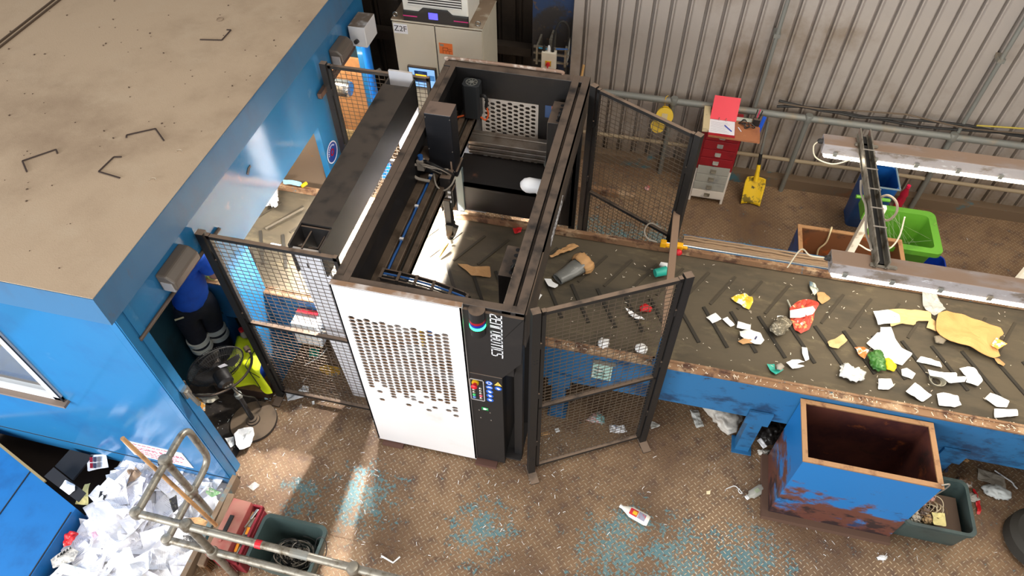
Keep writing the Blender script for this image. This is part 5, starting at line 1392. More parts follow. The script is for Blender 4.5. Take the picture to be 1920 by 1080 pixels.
for k in range(3):
    b = MB(); a0 = 2 * pi * k / 3 + 0.4
    def fbl(u, v, a0=a0):
        r = 0.05 + 0.135 * v; a = a0 + (u - 0.5) * (1.3 - 0.2 * v); return hub + RF @ Vector((r * cos(a), r * sin(a), 0.03 * (u - 0.5)))
    b.grid(fbl, 6, 5); o_ = b.build('blade', M('fan_blade', (40, 36, 33), 0.6) if k == 0 else bpy.data.materials['fan_blade'], fan, smooth='all')
    o_.modifiers.new('thickness', 'SOLIDIFY').thickness = 0.003
b = MB(); b.lathe([(0.001, 0.062), (0.045, 0.06), (0.05, 0.05), (0.05, 0.0), (0.03, -0.02)], hub, 24, RF); b.build('hub', m_black_clean, fan, smooth=True)
b = MB(); b.lathe([(0.04, -0.06), (0.06, -0.07), (0.062, -0.17), (0.04, -0.19), (0.001, -0.19)], hub, 20, RF); b.build('motor_housing', bpy.data.materials['wrist_black'], fan, smooth=True)
b = MB()
for k in range(3): b.lathe([(0.008, -0.196), (0.008, -0.189)], hub + e1 * (-0.02 + 0.02 * k) + e2 * 0.015, 10, RF)
b.build('hub_dots', m_pipe_grey, fan)
b = MB(); b.plate([hub + RF @ Vector(p) for p in ((0.02, -0.09, -0.085), (0.075, -0.07, -0.085), (0.06, -0.12, -0.085), (0.01, -0.13, -0.085))], 0.001); b.build('swing_tag', m_paper, fan)
b = MB(); b.tube([hub - nf * 0.15, hub - nf * 0.2 + Vector((0.03, 0.05, -0.2)), bc_ + Vector((0.06, 0.08, 0.3)), bc_ + Vector((0.02, 0.12, 0.06)), bc_ + Vector((-0.05, 0.22, 0.01))], 0.005, 6); b.build('mains_lead', m_cable_black, fan, smooth=True)
# ------------------------------------------------------------------ footstool box, tub and hi-vis vest in the doorway
m_box = M('box_brown', (108, 80, 52), 0.65, 0, [((82, 58, 38), 5.0, 0.45, 0.7)])
t = thing('wooden_step', 'brown wooden step box behind the fan in the cabin doorway', 'box', (-3.10, 2.73, 0.004))
b = MB(); b.obox((-3.10, 2.73, 0.075), 0.50, 0.26, 0.138, rotz(0.06)); b.build('sides', M('box_sides', (66, 46, 34), 0.7), t)
b = MB(); b.obox((-3.10, 2.73, 0.153), 0.52, 0.28, 0.014, rotz(0.06)); b.build('top', m_box, t, bevel=0.004)
t = thing('plastic_tub', 'blue plastic tub under the yellow vest in the doorway', 'tub', (-2.98, 2.76, 0.162))
open_box(t, (-3.06, -2.92, 2.70, 2.82), (-3.08, -2.90, 2.68, 2.86), 0.162, 0.41, M('tub_blue', (24, 70, 170), 0.4), 0.008, 'body')
t = bottle('drink_bottle', 'clear drink bottle with red cap standing behind the yellow vest', [(0.03, 0), (0.035, 0.01), (0.035, 0.15), (0.015, 0.2), (0.014, 0.22)], (-3.13, 2.95, 0.30), M('clear_pet', (200, 190, 180), 0.1, trans=0.5), None, m_red, [(0.02, 0.215), (0.02, 0.245)])
b = MB()
def vest(u, v):
    # draped cloth over the tub rim: falls towards the viewer
    x = -3.03 + (u - 0.5) * 0.32 + 0.08 * v + 0.02 * sin(6 * v + 3 * u)
    s = v * 0.62
    y = 2.93 - min(s, 0.26) - 0.06 * max(0, s - 0.22) * 2
    z = 0.44 - max(0, s - 0.24) * 0.85 + 0.02 * sin(9 * u + 4 * v) + 0.012 * sin(21 * u - 7 * v)
    y -= 0.03 * sin(7 * u + 2 * v) * v
    return Vector((x, y, max(z, 0.166)))
b.grid(vest, 22, 26)
vs_ = tag(b.build('hi_vis_vest', M('hi_vis_yellow', (224, 236, 24), 0.6, 0, [((190, 206, 16), 5.0, 0.5, 0.75)]), loc=(-2.98, 2.7, 0.5), smooth='all'), 'crumpled fluorescent yellow vest draped over the blue tub', 'vest')
vs_.modifiers.new('thickness', 'SOLIDIFY').thickness = 0.004
b = MB()
b.tube([vest(0.62, v) + Vector((0, -0.006, 0.006)) for v in [k / 12 for k in range(2, 12)]], 0.004, 5); b.tube([vest(u, 0.55) + Vector((0, -0.006, 0.006)) for u in [0.62 + k / 30 for k in range(10)]], 0.003, 5)
b.build('piping', m_ink, vs_)
# grey control box with cables on the conveyor side, behind the left fence
t = thing('sensor_box', 'light grey sensor box with red stripe on the blue conveyor side', 'box', (-2.45, 3.0, 0.7))
b = MB(); b.box(-2.56, -2.33, 2.90, 3.04, 0.60, 0.86); b.build('enclosure', M('enclosure_grey', (196, 198, 200), 0.45), t, bevel=0.006)
b = MB(); b.box(-2.54, -2.36, 3.0, 3.04, 0.885, 0.900); b.build('red_stripe', m_red, t)
for k in range(4):
    b = MB(); b.tube([(-2.33, 2.96, 0.66 + 0.04 * k), (-2.26, 2.95, 0.68 + 0.03 * k), (-2.20, 2.97, 0.60 - 0.03 * k), (-2.18, 2.99, 0.40), (-2.16, 3.0, 0.2)], 0.008, 6); b.build('cable', m_cable_black if k % 2 else m_cable_grey, t, smooth=True)
b = MB(); b.box(-2.22, -2.16, 3.036, 3.046, 0.62, 0.66); tag(b.build('orange_label', M('lbl_orange', (226, 140, 40), 0.5), loc=(-2.19, 3.04, 0.64)), 'small orange label on the conveyor side near the scanner leg', 'label')
# brackets seen behind the FR fence: white notice hung on the conveyor side
nt = thing('notice_sheet', 'laminated pale notice on the conveyor side behind the front fence', 'notice', (-0.02, 3.03, 0.8))
b = MB(); b.box(-0.10, 0.05, 3.036, 3.045, 0.70, 0.90); b.build('sheet', M('notice_mint', (170, 206, 196), 0.5, 0, [((214, 220, 210), 9.0, 0.5, 0.6)]), nt)
b = MB()
for k in range(3): b.box(-0.085, 0.02 - 0.02 * k, 3.034, 3.036, 0.74 + 0.045 * k, 0.755 + 0.045 * k)
b.build('print', M('notice_print', (70, 110, 110), 0.6), nt)
b = MB(); b.box(-0.10, 0.07, 3.03, 3.046, 0.91, 0.94); b.build('clip', m_pipe_grey, nt)
# dark rubber wheel at the right edge
b = MB(); wc = Vector((3.42, 2.75, 0.0)); b.lathe([(0.10, 0.0), (0.20, 0.0), (0.24, 0.04), (0.24, 0.14), (0.20, 0.18), (0.12, 0.18), (0.10, 0.14)], wc, 32)
tag(b.build('rubber_wheel', M('tyre_rubber', (40, 37, 32), 0.8), loc=wc, smooth=True), 'dark rubber tyre lying on the floor at the right edge', 'tyre')

# seen through the far cabin doorway
t = thing('cardboard_stack', 'brown cardboard sheets standing inside the far cabin doorway', 'cardboard', (-3.3, 5.75, 0))
for i, (x, z) in enumerate(((-3.40, 1.45), (-3.34, 1.30), (-3.28, 0.55))):
    b = MB(); b.box(-3.65, -2.91, 5.76 + (x + 3.40) * -0.3, 5.79 + (x + 3.40) * -0.3, 0.006, z); b.build('board', M('kraft_board', ((176, 122, 74), (186, 130, 80), (190, 160, 110))[i], 0.75, 0, [((150, 98, 58), 3.0, 0.45, 0.7)]), t)
t = thing('silver_motor', 'shiny silver cylinder with dark strap in the far cabin doorway', 'motor', (-3.05, 5.35, 1.3))
b = MB(); b.lathe([(0.001, 0), (0.08, 0), (0.085, 0.02), (0.085, 0.2), (0.07, 0.22), (0.001, 0.22)], (-3.12, 5.36, 1.38), 20, Matrix(((0, 0, 1), (1, 0, 0), (0, 1, 0)))); b.build('drum', M('chrome', (214, 208, 200), 0.2, 0.9), t, smooth=True)
b = MB(); b.box(-3.2, -3.1, 5.1, 5.3, 1.30, 1.62); b.box(-3.24, -3.12, 5.28, 5.34, 1.2, 1.5); b.build('bracket', M('strap_steel', (150, 132, 104), 0.35, 0.6), t)
tag(MB().box(-3.25, -3.0, 4.84, 5.06, 1.28, 1.66).build('cream_panel', M('cream_panel', (236, 220, 176), 0.5), loc=(-3.1, 4.95, 1.28)), 'cream panel hanging at the near side of the far cabin doorway', 'panel')
area_l = area('cabin_doorway_fill', (-3.3, 5.1, 2.3), (-3.2, 5.5, 0), 0.8, 0.2, 40, (1.0, 0.93, 0.8))  # added unseen fill that brightens the far doorway
area_m = area('cabin_belt_light', (-3.9, 3.7, 2.3), (-3.9, 3.7, 0), 1.2, 0.3, 40, (1.0, 0.94, 0.82))
# ------------------------------------------------------------------ litter helpers
def crop(x0, y0, s):
    return lambda pts: [(x0 + x / s, y0 + y / s) for x, y in pts]
cA = crop(1320, 510, 5.143); cB = crop(1560, 530, 4.0); cC = crop(1000, 420, 4.5); cD = crop(960, 740, 4.0)
cE = crop(1280, 740, 4.908); cF = crop(330, 640, 5.142); cG = crop(1740, 830, 4.322); cH = crop(470, 330, 7.2)
cK = crop(620, 350, 4.32); cN = crop(0, 0, 2.0)
def outline(px, z):
    return [at(x, y, z) for x, y in px]
def resample(P, n):
    L = [(P[(i + 1) % len(P)] - P[i]).length for i in range(len(P))]; tot = sum(L); out = []; i = 0; acc = 0
    for k in range(n):
        d = tot * k / n
        while acc + L[i] < d: acc += L[i]; i += 1
        out.append(P[i].lerp(P[(i + 1) % len(P)], (d - acc) / max(L[i], 1e-6)))
    return out
def sheet(name, label, cat, px, z, mat, crumple=0.012, th=0.0015, seed=0, group=None, n=36, freq=14.0):
    """a flat piece of litter lying at height z, its outline kept, lightly crumpled"""
    P = resample(outline(px, z), n); c = sum(P, Vector((0, 0, 0))) / n
    b = MB(); rings = []
    sd = Vector((seed * 3.7, seed * 1.3, 0))
    def h(p, e):
        return crumple * (0.5 + 0.9 * noise.noise((p + sd) * freq) + 0.5 * noise.noise((p + sd) * freq * 2.3)) * e
    for f, e in ((0.28, 1.0), (0.55, 1.0), (0.8, 0.9), (1.0, 0.75)):
        r = []
        for p in P:
            q = c.lerp(p, f); q = Vector((q.x, q.y, z + max(0.0, h(q, e)) + 0.001)); r.append(b.v(q))
        rings.append(r)
    cv = b.v(Vector((c.x, c.y, z + max(0.0, h(c, 1.0)) + 0.001)))
    for k in range(n): b._f([cv, rings[0][k], rings[0][(k + 1) % n]])
    for A, B in zip(rings, rings[1:]):
        for k in range(n): b._f([A[k], B[k], B[(k + 1) % n], A[(k + 1) % n]])
    o = tag(b.build(name, mat, loc=(c.x, c.y, z)), label, cat, group)
    s = o.modifiers.new('thickness', 'SOLIDIFY'); s.thickness = th; s.offset = 1
    return o
def lump(name, label, cat, px, z, mat, h=0.08, seed=0, group=None, amp=0.28, freq=3.2, parent=None):
    """a crumpled lump filling the outline px on the surface at height z"""
    P = outline(px, z); c = sum(P, Vector((0, 0, 0))) / len(P)
    P = resample(P, 40)
    ang = [(math.atan2(p.y - c.y, p.x - c.x), (p.xy - c.xy).length) for p in P]
    def rad(a):
        best = min(ang, key=lambda t: abs(math.atan2(sin(t[0] - a), cos(t[0] - a)))); return best[1]
    b = MB(); bmesh.ops.create_icosphere(b.bm, subdivisions=4, radius=1.0)
    sd = Vector((seed * 5.1, seed * 2.9, seed))
    for v in b.bm.verts:
        d = v.co.normalized(); a = math.atan2(d.y, d.x); hr = math.hypot(d.x, d.y)
        k = 1 + amp * (noise.noise(d * freq + sd) + 0.6 * abs(noise.noise(d * freq * 2.6 + sd)) - 0.2)
        R0 = rad(a) * 0.95
        v.co = Vector((c.x + d.x / max(hr, 1e-6) * R0 * hr * k, c.y + d.y / max(hr, 1e-6) * R0 * hr * k, z + h * 0.5 + h * 0.5 * d.z * k))
        v.co.z = max(v.co.z, z + 0.001)
    if parent is not None: return b.build(name, mat, parent, smooth='all')
    return tag(b.build(name, mat, loc=(c.x, c.y, z), smooth='all'), label, cat, group)

m_litter = M('litter_white', (240, 240, 240), 0.7)
m_litter2 = M('litter_printed', (236, 236, 238), 0.7, 0, [((150, 160, 180), 26.0, 0.60, 0.66)])
m_card = M('cardboard', (206, 158, 96), 0.75, 0, [((190, 142, 84), 3.0, 0.5, 0.75)])
m_cardp = M('cardboard_pale', (214, 180, 128), 0.75)
m_tan = M('tan_wrap', (196, 150, 100), 0.7)
m_film = M('clear_film', (214, 214, 208), 0.25, alpha=0.55)
m_film2 = M('milky_film', (206, 200, 190), 0.35, 0, [((168, 160, 150), 9.0, 0.5, 0.7)], alpha=0.85)
m_teal = M('packet_teal', (40, 168, 150), 0.45)
m_pack_y = M('packet_yellow', (244, 200, 50), 0.45, 0, [((246, 240, 226), 14.0, 0.5, 0.56)])
m_pack_r = M('packet_red', (196, 70, 54), 0.45, 0, [((240, 170, 110), 16.0, 0.54, 0.62), ((240, 230, 220), 11.0, 0.60, 0.66)])
m_pack_o = M('packet_orange', (236, 120, 50), 0.45, 0, [((246, 236, 220), 22.0, 0.52, 0.58)])
m_pack_c = M('packet_colourful', (240, 170, 70), 0.45, 0, [((240, 240, 240), 30.0, 0.5, 0.55), ((60, 90, 190), 24.0, 0.6, 0.64)])
m_greenbag = M('bag_green', (58, 112, 44), 0.35, 0, [((130, 170, 110), 30.0, 0.58, 0.66)])
m_ylw = M('item_yellow', (246, 214, 30), 0.4)
m_wool = M('grey_fluff', (112, 104, 88), 0.85, 0, [((186, 176, 156), 46.0, 0.52, 0.6), ((66, 60, 50), 30.0, 0.58, 0.66)])
m_silver = M('packet_silver', (196, 196, 180), 0.3, 0.3, [((110, 130, 140), 12.0, 0.54, 0.62)])
m_redit = M('item_red', (206, 30, 36), 0.4, 0, [((230, 210, 190), 14.0, 0.64, 0.7)])
BT = BZ + 0.013

# ------------------------------------------------------------------ litter riding on the belt
sheet('paper_scrap', 'small square white paper on the belt, first right of the front fence', 'paper', cA([(20, 440), (110, 398), (168, 460), (80, 500)]), BT, m_litter, seed=1)
sheet('paper_scrap', 'narrow white paper on the belt just right of the leftmost square scrap', 'paper', cA([(175, 460), (225, 437), (295, 515), (255, 532)]), BT, m_litter, seed=2)
sheet('paper_scrap', 'white paper on the belt touching the top of the white packet with a dark mark', 'paper', cA([(325, 478), (450, 515), (445, 562), (312, 545)]), BT + .01, m_litter, seed=3)
o = sheet('paper_packet', 'white packet with a small dark mark on the belt', 'packet', cA([(340, 580), (430, 555), (540, 600), (580, 665), (540, 712), (460, 690), (345, 630)]), BT, m_litter, 0.025, seed=4)
q = at(*cA([(500, 635)])[0], BT + .035); b = MB(); b.obox(q, 0.012, 0.035, 0.002, rotz(-0.4)); b.build('dark_mark', M('mark_blue', (40, 44, 90), 0.5), o)
sheet('card_scrap', 'small tan cardboard scrap against the marked white packet on the belt', 'cardboard', cA([(325, 670), (435, 622), (470, 690), (370, 700)]), BT, m_tan, 0.015, seed=5)
sheet('food_packet', 'yellow and white food packet on the far half of the belt', 'packet', cA([(260, 250), (320, 225), (390, 212), (460, 260), (465, 310), (435, 362), (390, 350), (350, 318), (290, 290)]), BT, m_pack_y, 0.03, seed=6)
o = sheet('food_packet', 'large red and white food packet near the middle of the belt', 'packet', cA([(820, 360), (870, 310), (950, 270), (1020, 262), (1110, 310), (1060, 400), (1050, 470), (1010, 560), (930, 598), (880, 570), (830, 470)]), BT, m_pack_r, 0.03, seed=7)
P = outline(cA([(830, 370), (1050, 330), (1075, 365), (1050, 405), (930, 440), (830, 440)]), BT + 0.034)
b = MB(); b.plate(P, 0.002); b.build('white_panel', m_litter, o)
lump('fluff_bag', 'grey fluffy lump on the belt left of the red food packet', 'lump', cA([(620, 560), (690, 470), (780, 462), (830, 520), (790, 600), (700, 655), (630, 600)]), BT, m_wool, 0.09, 1, None, 0.3)
sheet('paper_scrap', 'tiny pale scrap above the grey fluffy lump on the belt', 'paper', cA([(705, 425), (765, 430), (760, 465), (700, 460)]), BT, m_litter, seed=8)
sheet('foil_packet', 'silver foil packet on the belt under the lower strip light end', 'packet', cA([(1010, 100), (1060, 115), (1105, 185), (1060, 235), (1015, 170)]), BT, m_silver, 0.03, seed=9)
sheet('card_scrap', 'tan cardboard scrap on the belt touching the silver foil packet', 'cardboard', cA([(1085, 210), (1160, 200), (1215, 265), (1140, 310), (1090, 280)]), BT, m_tan, 0.02, seed=10)
sheet('card_scrap', 'folded tan cardboard piece alone on the middle of the belt', 'cardboard', cA([(1185, 685), (1330, 610), (1380, 665), (1290, 745), (1200, 730)]), BT, m_cardp, 0.03, seed=11)
sheet('teal_packet', 'teal packet near the front edge of the belt', 'packet', cA([(605, 890), (680, 890), (690, 960), (770, 945), (690, 1000), (650, 970)]), BT, m_teal, 0.02, seed=12)
lump('grey_disc', 'round grey disc leaning on the teal packet on the belt', 'disc', cA([(690, 905), (735, 885), (775, 925), (740, 960), (695, 945)]), BT + 0.02, M('lid_grey', (158, 150, 138), 0.5), 0.03, 2, None, 0.1)
sheet('paper_strip', 'upright white paper strip on the belt in front of the red food packet', 'paper', cA([(940, 730), (990, 735), (1010, 850), (975, 865), (945, 790)]), BT, m_litter2, 0.02, seed=13)
sheet('paper_scrap', 'torn white scrap between the teal packet and the white strip on the belt', 'paper', cA([(785, 885), (850, 845), (975, 865), (890, 890), (970, 915), (850, 940)]), BT, m_litter, 0.02, seed=14)
b = MB(); p, q = at(*cA([(805, 270)])[0], BT + .01), at(*cA([(840, 348)])[0], BT + .01); b.tube([p, q], 0.006, 8)
tag(b.build('straw', m_silver, loc=p), 'pale drinking straw at the upper left of the red food packet', 'straw')
lump('plastic_bag', 'clear and white crumpled plastic near the front edge of the belt', 'plastic', cB([(50, 640), (85, 610), (150, 665), (185, 655), (240, 690), (238, 755), (150, 755), (60, 715)]), BT, M('plastic_white', (232, 232, 228), 0.3, 0, [((176, 176, 166), 16.0, 0.5, 0.62)]), 0.06, 3, None, 0.35)
sheet('food_packet', 'orange and white food packet beside the green bag on the belt', 'packet', cB([(162, 495), (230, 487), (270, 515), (240, 578), (190, 545)]), BT, m_pack_o, 0.03, seed=15)
sheet('paper_sheet', 'printed white sheet at the left end of the torn cardboard strip on the belt', 'paper', cB([(308, 215), (420, 208), (505, 240), (510, 300), (345, 318)]), BT + .012, m_litter2, 0.012, seed=16)
sheet('card_strip', 'long torn tan cardboard strip on the belt', 'cardboard', cB([(410, 208), (520, 202), (740, 220), (740, 295), (630, 290), (620, 325), (520, 310), (440, 335), (430, 300)]), BT, m_cardp, 0.014, 0.004, seed=17)
sheet('card_scrap', 'small pale cardboard flap at the left end of the large cardboard sheet', 'cardboard', cB([(708, 340), (730, 265), (775, 290), (775, 370)]), BT, m_cardp, 0.014, 0.003, seed=18)
sheet('card_sheet', 'large torn tan cardboard sheet on the belt at the right', 'cardboard', cB([(775, 290), (790, 240), (850, 222), (1000, 258), (1260, 350), (1285, 395), (1250, 410), (1230, 490), (1255, 560), (1210, 570), (1000, 485), (880, 445), (800, 400), (775, 370)]), BT + .02, m_card, 0.03, 0.006, seed=19, n=56, freq=5)
sheet('film_scrap', 'grey see-through film above the left end of the large cardboard sheet', 'film', cB([(665, 85), (700, 65), (770, 95), (845, 210), (765, 250), (690, 205)]), BT, m_film, 0.03, seed=20)
sheet('food_packet', 'small multicoloured packet at the right end of the large cardboard sheet', 'packet', cB([(1185, 475), (1230, 415), (1310, 465), (1245, 500)]), BT + .055, m_pack_c, 0.015, seed=21)
sheet('card_scrap', 'little tan scrap at the lower right tip of the large cardboard sheet', 'cardboard', cB([(1205, 575), (1250, 575), (1295, 615), (1280, 632), (1235, 615)]), BT, m_tan, 0.02, seed=22)
sheet('paper_sheet', 'largest white folded sheet on the belt above the green bag', 'paper', cB([(258, 455), (340, 375), (362, 380), (358, 340), (440, 335), (470, 420), (520, 490), (605, 535), (520, 628), (400, 575), (300, 500)]), BT, m_litter, 0.025, seed=23, n=50, freq=6)
lump('green_bag', 'crumpled dark green plastic bag on the belt', 'bag', cB([(255, 560), (300, 522), (360, 530), (385, 600), (390, 675), (300, 670)]), BT, m_greenbag, 0.07, 4, None, 0.35)
lump('yellow_plastic', 'bright yellow plastic piece beside the green bag on the belt', 'plastic', cB([(378, 580), (420, 572), (482, 640), (460, 680), (400, 660)]), BT, m_ylw, 0.04, 5, None, 0.1)
lump('grey_ring', 'small grey translucent pot under the front edge of the large cardboard sheet', 'pot', cB([(755, 410), (800, 398), (855, 440), (830, 470), (770, 460)]), BT, M('pot_grey', (126, 116, 100), 0.4), 0.03, 6, None, 0.1)
WL = ['white scrap on the belt directly below the green bag', 'white scrap on the belt below the right corner of the largest white sheet', 'crumpled printed sheet on the belt near its front edge', 'white sheet with faint blue print at the front edge of the belt', 'flat white scrap between the largest sheet and the cardboard sheet', 'long white strip of paper over the clear tray on the belt', 'white bent sheet right of the clear tray on the belt', 'white sheet nearest the right edge of the photo on the belt, upper one', 'white sheet nearest the right edge of the photo on the belt, lower one']
WP = [[(345, 725), (440, 722), (460, 780), (420, 808), (345, 800)], [(520, 650), (560, 640), (625, 685), (600, 725), (520, 700)], [(545, 825), (620, 750), (680, 800), (745, 850), (680, 895), (590, 860)], [(780, 840), (830, 828), (940, 850), (970, 920), (920, 935), (800, 925)], [(630, 595), (660, 558), (740, 570), (805, 600), (820, 640)], [(715, 655), (800, 675), (930, 680), (935, 720), (1010, 710), (990, 750), (880, 755), (830, 720), (725, 700)], [(950, 650), (1020, 632), (1065, 640), (1128, 740), (1090, 780), (1000, 750), (1010, 710)], [(1138, 875), (1185, 828), (1330, 890), (1305, 942), (1230, 930)], [(1212, 950), (1385, 955), (1388, 1005), (1215, 1018)]]
for i, (l, p) in enumerate(zip(WL, WP)):
    sheet('paper_scrap', l, 'paper', cB(p), BT + (0.03 if i == 5 else 0.008 if i == 6 else 0), m_litter2 if i in (2, 3) else m_litter, 0.03 if i == 2 else 0.016, seed=30 + i)
t = thing('clear_tray', 'round clear plastic tray on the belt under the long white strip', 'tray', tuple(at(*cB([(780, 740)])[0], BT)))
b = MB(); b.lathe([(0.03, 0.002), (0.042, 0.004), (0.055, 0.028), (0.06, 0.028), (0.046, 0.0)], at(*cB([(780, 740)])[0], BT), 28, caps=False); b.build('body', M('tray_clear', (170, 166, 150), 0.2, alpha=0.6), t, smooth=True)
# the big film roll wrapped in brown paper, and the litter under the front fence
t = thing('film_roll', 'torn grey film roll with brown paper ruff on the belt beside the robot', 'packaging', tuple(at(*cC([(330, 400)])[0], BT)))
p0, p1 = at(*cC([(205, 470)])[0], BT + .045), at(*cC([(415, 335)])[0], BT + .06)
b = MB()
ax = (p1 - p0); L = ax.length; ax.normalize(); sdv = ax.cross(Vector((0, 0, 1))).normalized(); upv = sdv.cross(ax)
def roll(u, v):
    a = u * 2 * pi; r = 0.07 * (0.82 + 0.35 * v) * (1 + 0.12 * noise.noise(Vector((cos(a) * 1.5, sin(a) * 1.5, v * 4))))
    return p0 + ax * (v * L) + sdv * (cos(a) * r) + upv * (sin(a) * r * 0.62)
b.grid(roll, 28, 12); ob_ = b.build('film_tube', M('film_grey', (112, 112, 108), 0.3, 0, [((150, 148, 140), 8.0, 0.55, 0.7)]), t, smooth='all'); ob_.modifiers.new('thickness', 'SOLIDIFY').thickness = 0.002
b = MB()
def ruff(u, v):
    a = u * 2 * pi; r = 0.085 + 0.02 * noise.noise(Vector((cos(a) * 3, sin(a) * 3, 1))) + 0.018 * sin(v * pi)
    return p1 + ax * ((v - 0.4) * 0.10) + sdv * (cos(a) * r) + upv * (sin(a) * r * 0.66) + Vector((0, 0, 0.01 * noise.noise(Vector((u * 9, v * 5, 0)))))
b.grid(ruff, 36, 6); ob_ = b.build('paper_ruff', m_tan, t, smooth='all'); ob_.modifiers.new('thickness', 'SOLIDIFY').thickness = 0.003
P = resample(outline(cC([(92, 460), (150, 462), (165, 490), (220, 515), (180, 540), (125, 520)]), BT + 0.03), 12)
b = MB(); b.plate(P, 0.003); b.build('white_tag', m_litter, t)
sheet('brown_paper', 'crumpled brown paper strip on the belt tucked against the robot side', 'paper', cC([(135, 290), (260, 200), (340, 175), (385, 205), (290, 250), (150, 300)]), BT, m_tan, 0.04, seed=40)
sheet('paper_scrap', 'white triangular scrap on the belt just right of the robot side panel', 'paper', cC([(35, 660), (50, 590), (75, 600)]), BT, m_litter, seed=41)
lump('red_packet', 'red crumpled pack on the belt seen through the front fence', 'packet', cC([(890, 720), (930, 685), (1000, 720), (995, 755), (900, 750)]), BT, m_redit, 0.05, 7, None, 0.2)
sheet('paper_scrap', 'blue and white scrap on the belt left of the red pack behind the front fence', 'paper', cC([(770, 715), (840, 750), (940, 810), (860, 812), (820, 780)]), BT, m_litter2, 0.03, seed=42)
lump('paper_ball', 'crumpled white paper ball at the front belt edge behind the fence', 'paper', cC([(540, 1020), (570, 980), (640, 1000), (635, 1050), (585, 1078), (550, 1060)]), BT, m_litter, 0.06, 8, None, 0.4, 4)
b = MB(); q = at(*cC([(910, 1055)])[0], BT + .02); b.lathe([(0.001, 0.0), (0.045, 0.002), (0.048, 0.03), (0.03, 0.05), (0.001, 0.055)], q - Vector((0, 0, .02)), 20, Matrix.Rotation(0.0, 3, 'X'))
tag(b.build('white_tub', m_litter, loc=q, smooth=True), 'round white tub at the front belt edge behind the fence post', 'tub')
t = thing('teal_bottle', 'teal bottle with white handle top lying on the belt under the portal bar', 'bottle', tuple(at(1240, 505, BT)))
q = at(*cC([(1075, 400)])[0], BT + .045); b = MB(); b.tube([q + Vector((-.045, -.03, 0)), q + Vector((.045, .02, 0))], [0.035, 0.04], 14); b.build('body', m_teal, t, smooth=True)
b = MB(); q2 = at(*cC([(1120, 360)])[0], BT + .045); b.tube([q2 + Vector((-.05, .02, 0)), q2, q2 + Vector((.06, -.02, 0))], [0.02, 0.035, 0.018], 12); b.build('spray_head', m_litter, t, smooth=True)
# inside the robot and on the cabin side of the belt
sheet('red_packet', 'small red packet on the belt inside the robot', 'packet', cK([(1475, 350), (1510, 330), (1550, 345), (1540, 380), (1490, 392)]), BT, m_redit, 0.03, seed=43)
sheet('card_scrap', 'brown cardboard piece in the shade on the belt inside the robot', 'cardboard', cK([(1030, 630), (1110, 632), (1150, 655), (1290, 650), (1300, 740), (1140, 720), (1095, 680)]), BT, m_tan, 0.02, seed=44)
b = MB(); p, q = at(*cK([(875, 575)])[0], BT + .01), at(*cK([(945, 465)])[0], BT + .05); b.tube([p, (p + q) / 2 + Vector((0, 0, .02)), q], [0.008, 0.02, 0.012], 10)
tag(b.build('bottle_scrap', M('scrap_amber', (150, 110, 50), 0.4), loc=p, smooth=True), 'small amber scrap held under the robot gripper on the belt', 'scrap')
lump('plastic_sheeting', 'white puffy plastic sheeting on the belt emerging from the cabin', 'plastic', cH([(165, 450), (200, 360), (270, 290), (360, 190), (390, 200), (385, 340), (390, 420), (350, 490), (280, 450)]), BT, m_litter, 0.12, 9, None, 0.4, 3)
b = MB(); p, q = at(*cH([(200, 712)])[0], BT + .012), at(*cH([(720, 430)])[0], BT + .012); b.tube([p, q], 0.011, 8)
tag(b.build('rod', M('rod_dark', (92, 82, 68), 0.6), loc=p), 'long dark rod on the belt beside the scanner beam', 'rod')
sheet('paper_sheet', 'white sheet on the belt seen through the fence by the cabin', 'paper', cH([(230, 965), (280, 910), (415, 930), (360, 1005)]), BT, m_litter, seed=45)
sheet('blue_sheet', 'light blue plastic sheet on the far belt edge inside the cabin opening', 'plastic', cH([(440, 60), (690, 95), (700, 150), (440, 110)]), 1.04, M('sheet_lightblue', (140, 196, 230), 0.5), 0.02, seed=46)
b = MB(); p, q = at(*cH([(690, 140)])[0], 1.06), at(*cH([(755, 95)])[0], 1.06); b.tube([p, q], 0.016, 8)
tag(b.build('yellow_scraper', m_yellow, loc=p), 'yellow scraper beside the light blue sheet on the far belt edge', 'scraper')
b = MB(); p = at(440, 440, 1.0)
b.plate([(-2.95, 3.12, 0.97), (-2.86, 3.12, 0.97), (-2.86, 3.16, 1.32), (-2.90, 3.18, 1.55), (-2.95, 3.16, 1.55)], 0.004)
# loose curtain strip at the near end of the belt opening
tag(b.build('curtain_strip', M('curtain_brown', (110, 92, 78), 0.55), loc=(-2.9, 3.14, 1.0)), 'brown rubber curtain strip at the near side of the belt opening', 'curtain')

# ------------------------------------------------------------------ litter on the floor
FT = 0.004
def lying_bottle(name, label, pa, pb, z, prof, mat, capmat, flat=0.62):
    a, c = at(pa[0], pa[1], z), at(pb[0], pb[1], z); d = (c - a); L = d.length; d.normalize(); sd = Vector((0, 0, 1)).cross(d).normalized()
    t = thing(name, label, 'bottle', tuple((a + c) / 2))
    def ringmesh(pr):
        b = MB(); R = []
        for r, s in pr:
            R.append([b.v(a + d * (s * L) + sd * (r * cos(2 * pi * k / 20)) + Vector((0, 0, r * flat * sin(2 * pi * k / 20)))) for k in range(20)])
        for A, B in zip(R, R[1:]):
            for k in range(20): b._f([A[k], A[(k + 1) % 20], B[(k + 1) % 20], B[k]])
        b._f(R[0][::-1]); b._f(R[-1]); return b
    ringmesh([p for p in prof if p[1] >= 0.1]).build('body', mat, t, smooth=True)
    ringmesh([(prof[0][0], 0.0), (prof[0][0], 0.11)]).build('cap', capmat, t, smooth=True)
    return t, a, d, sd, L
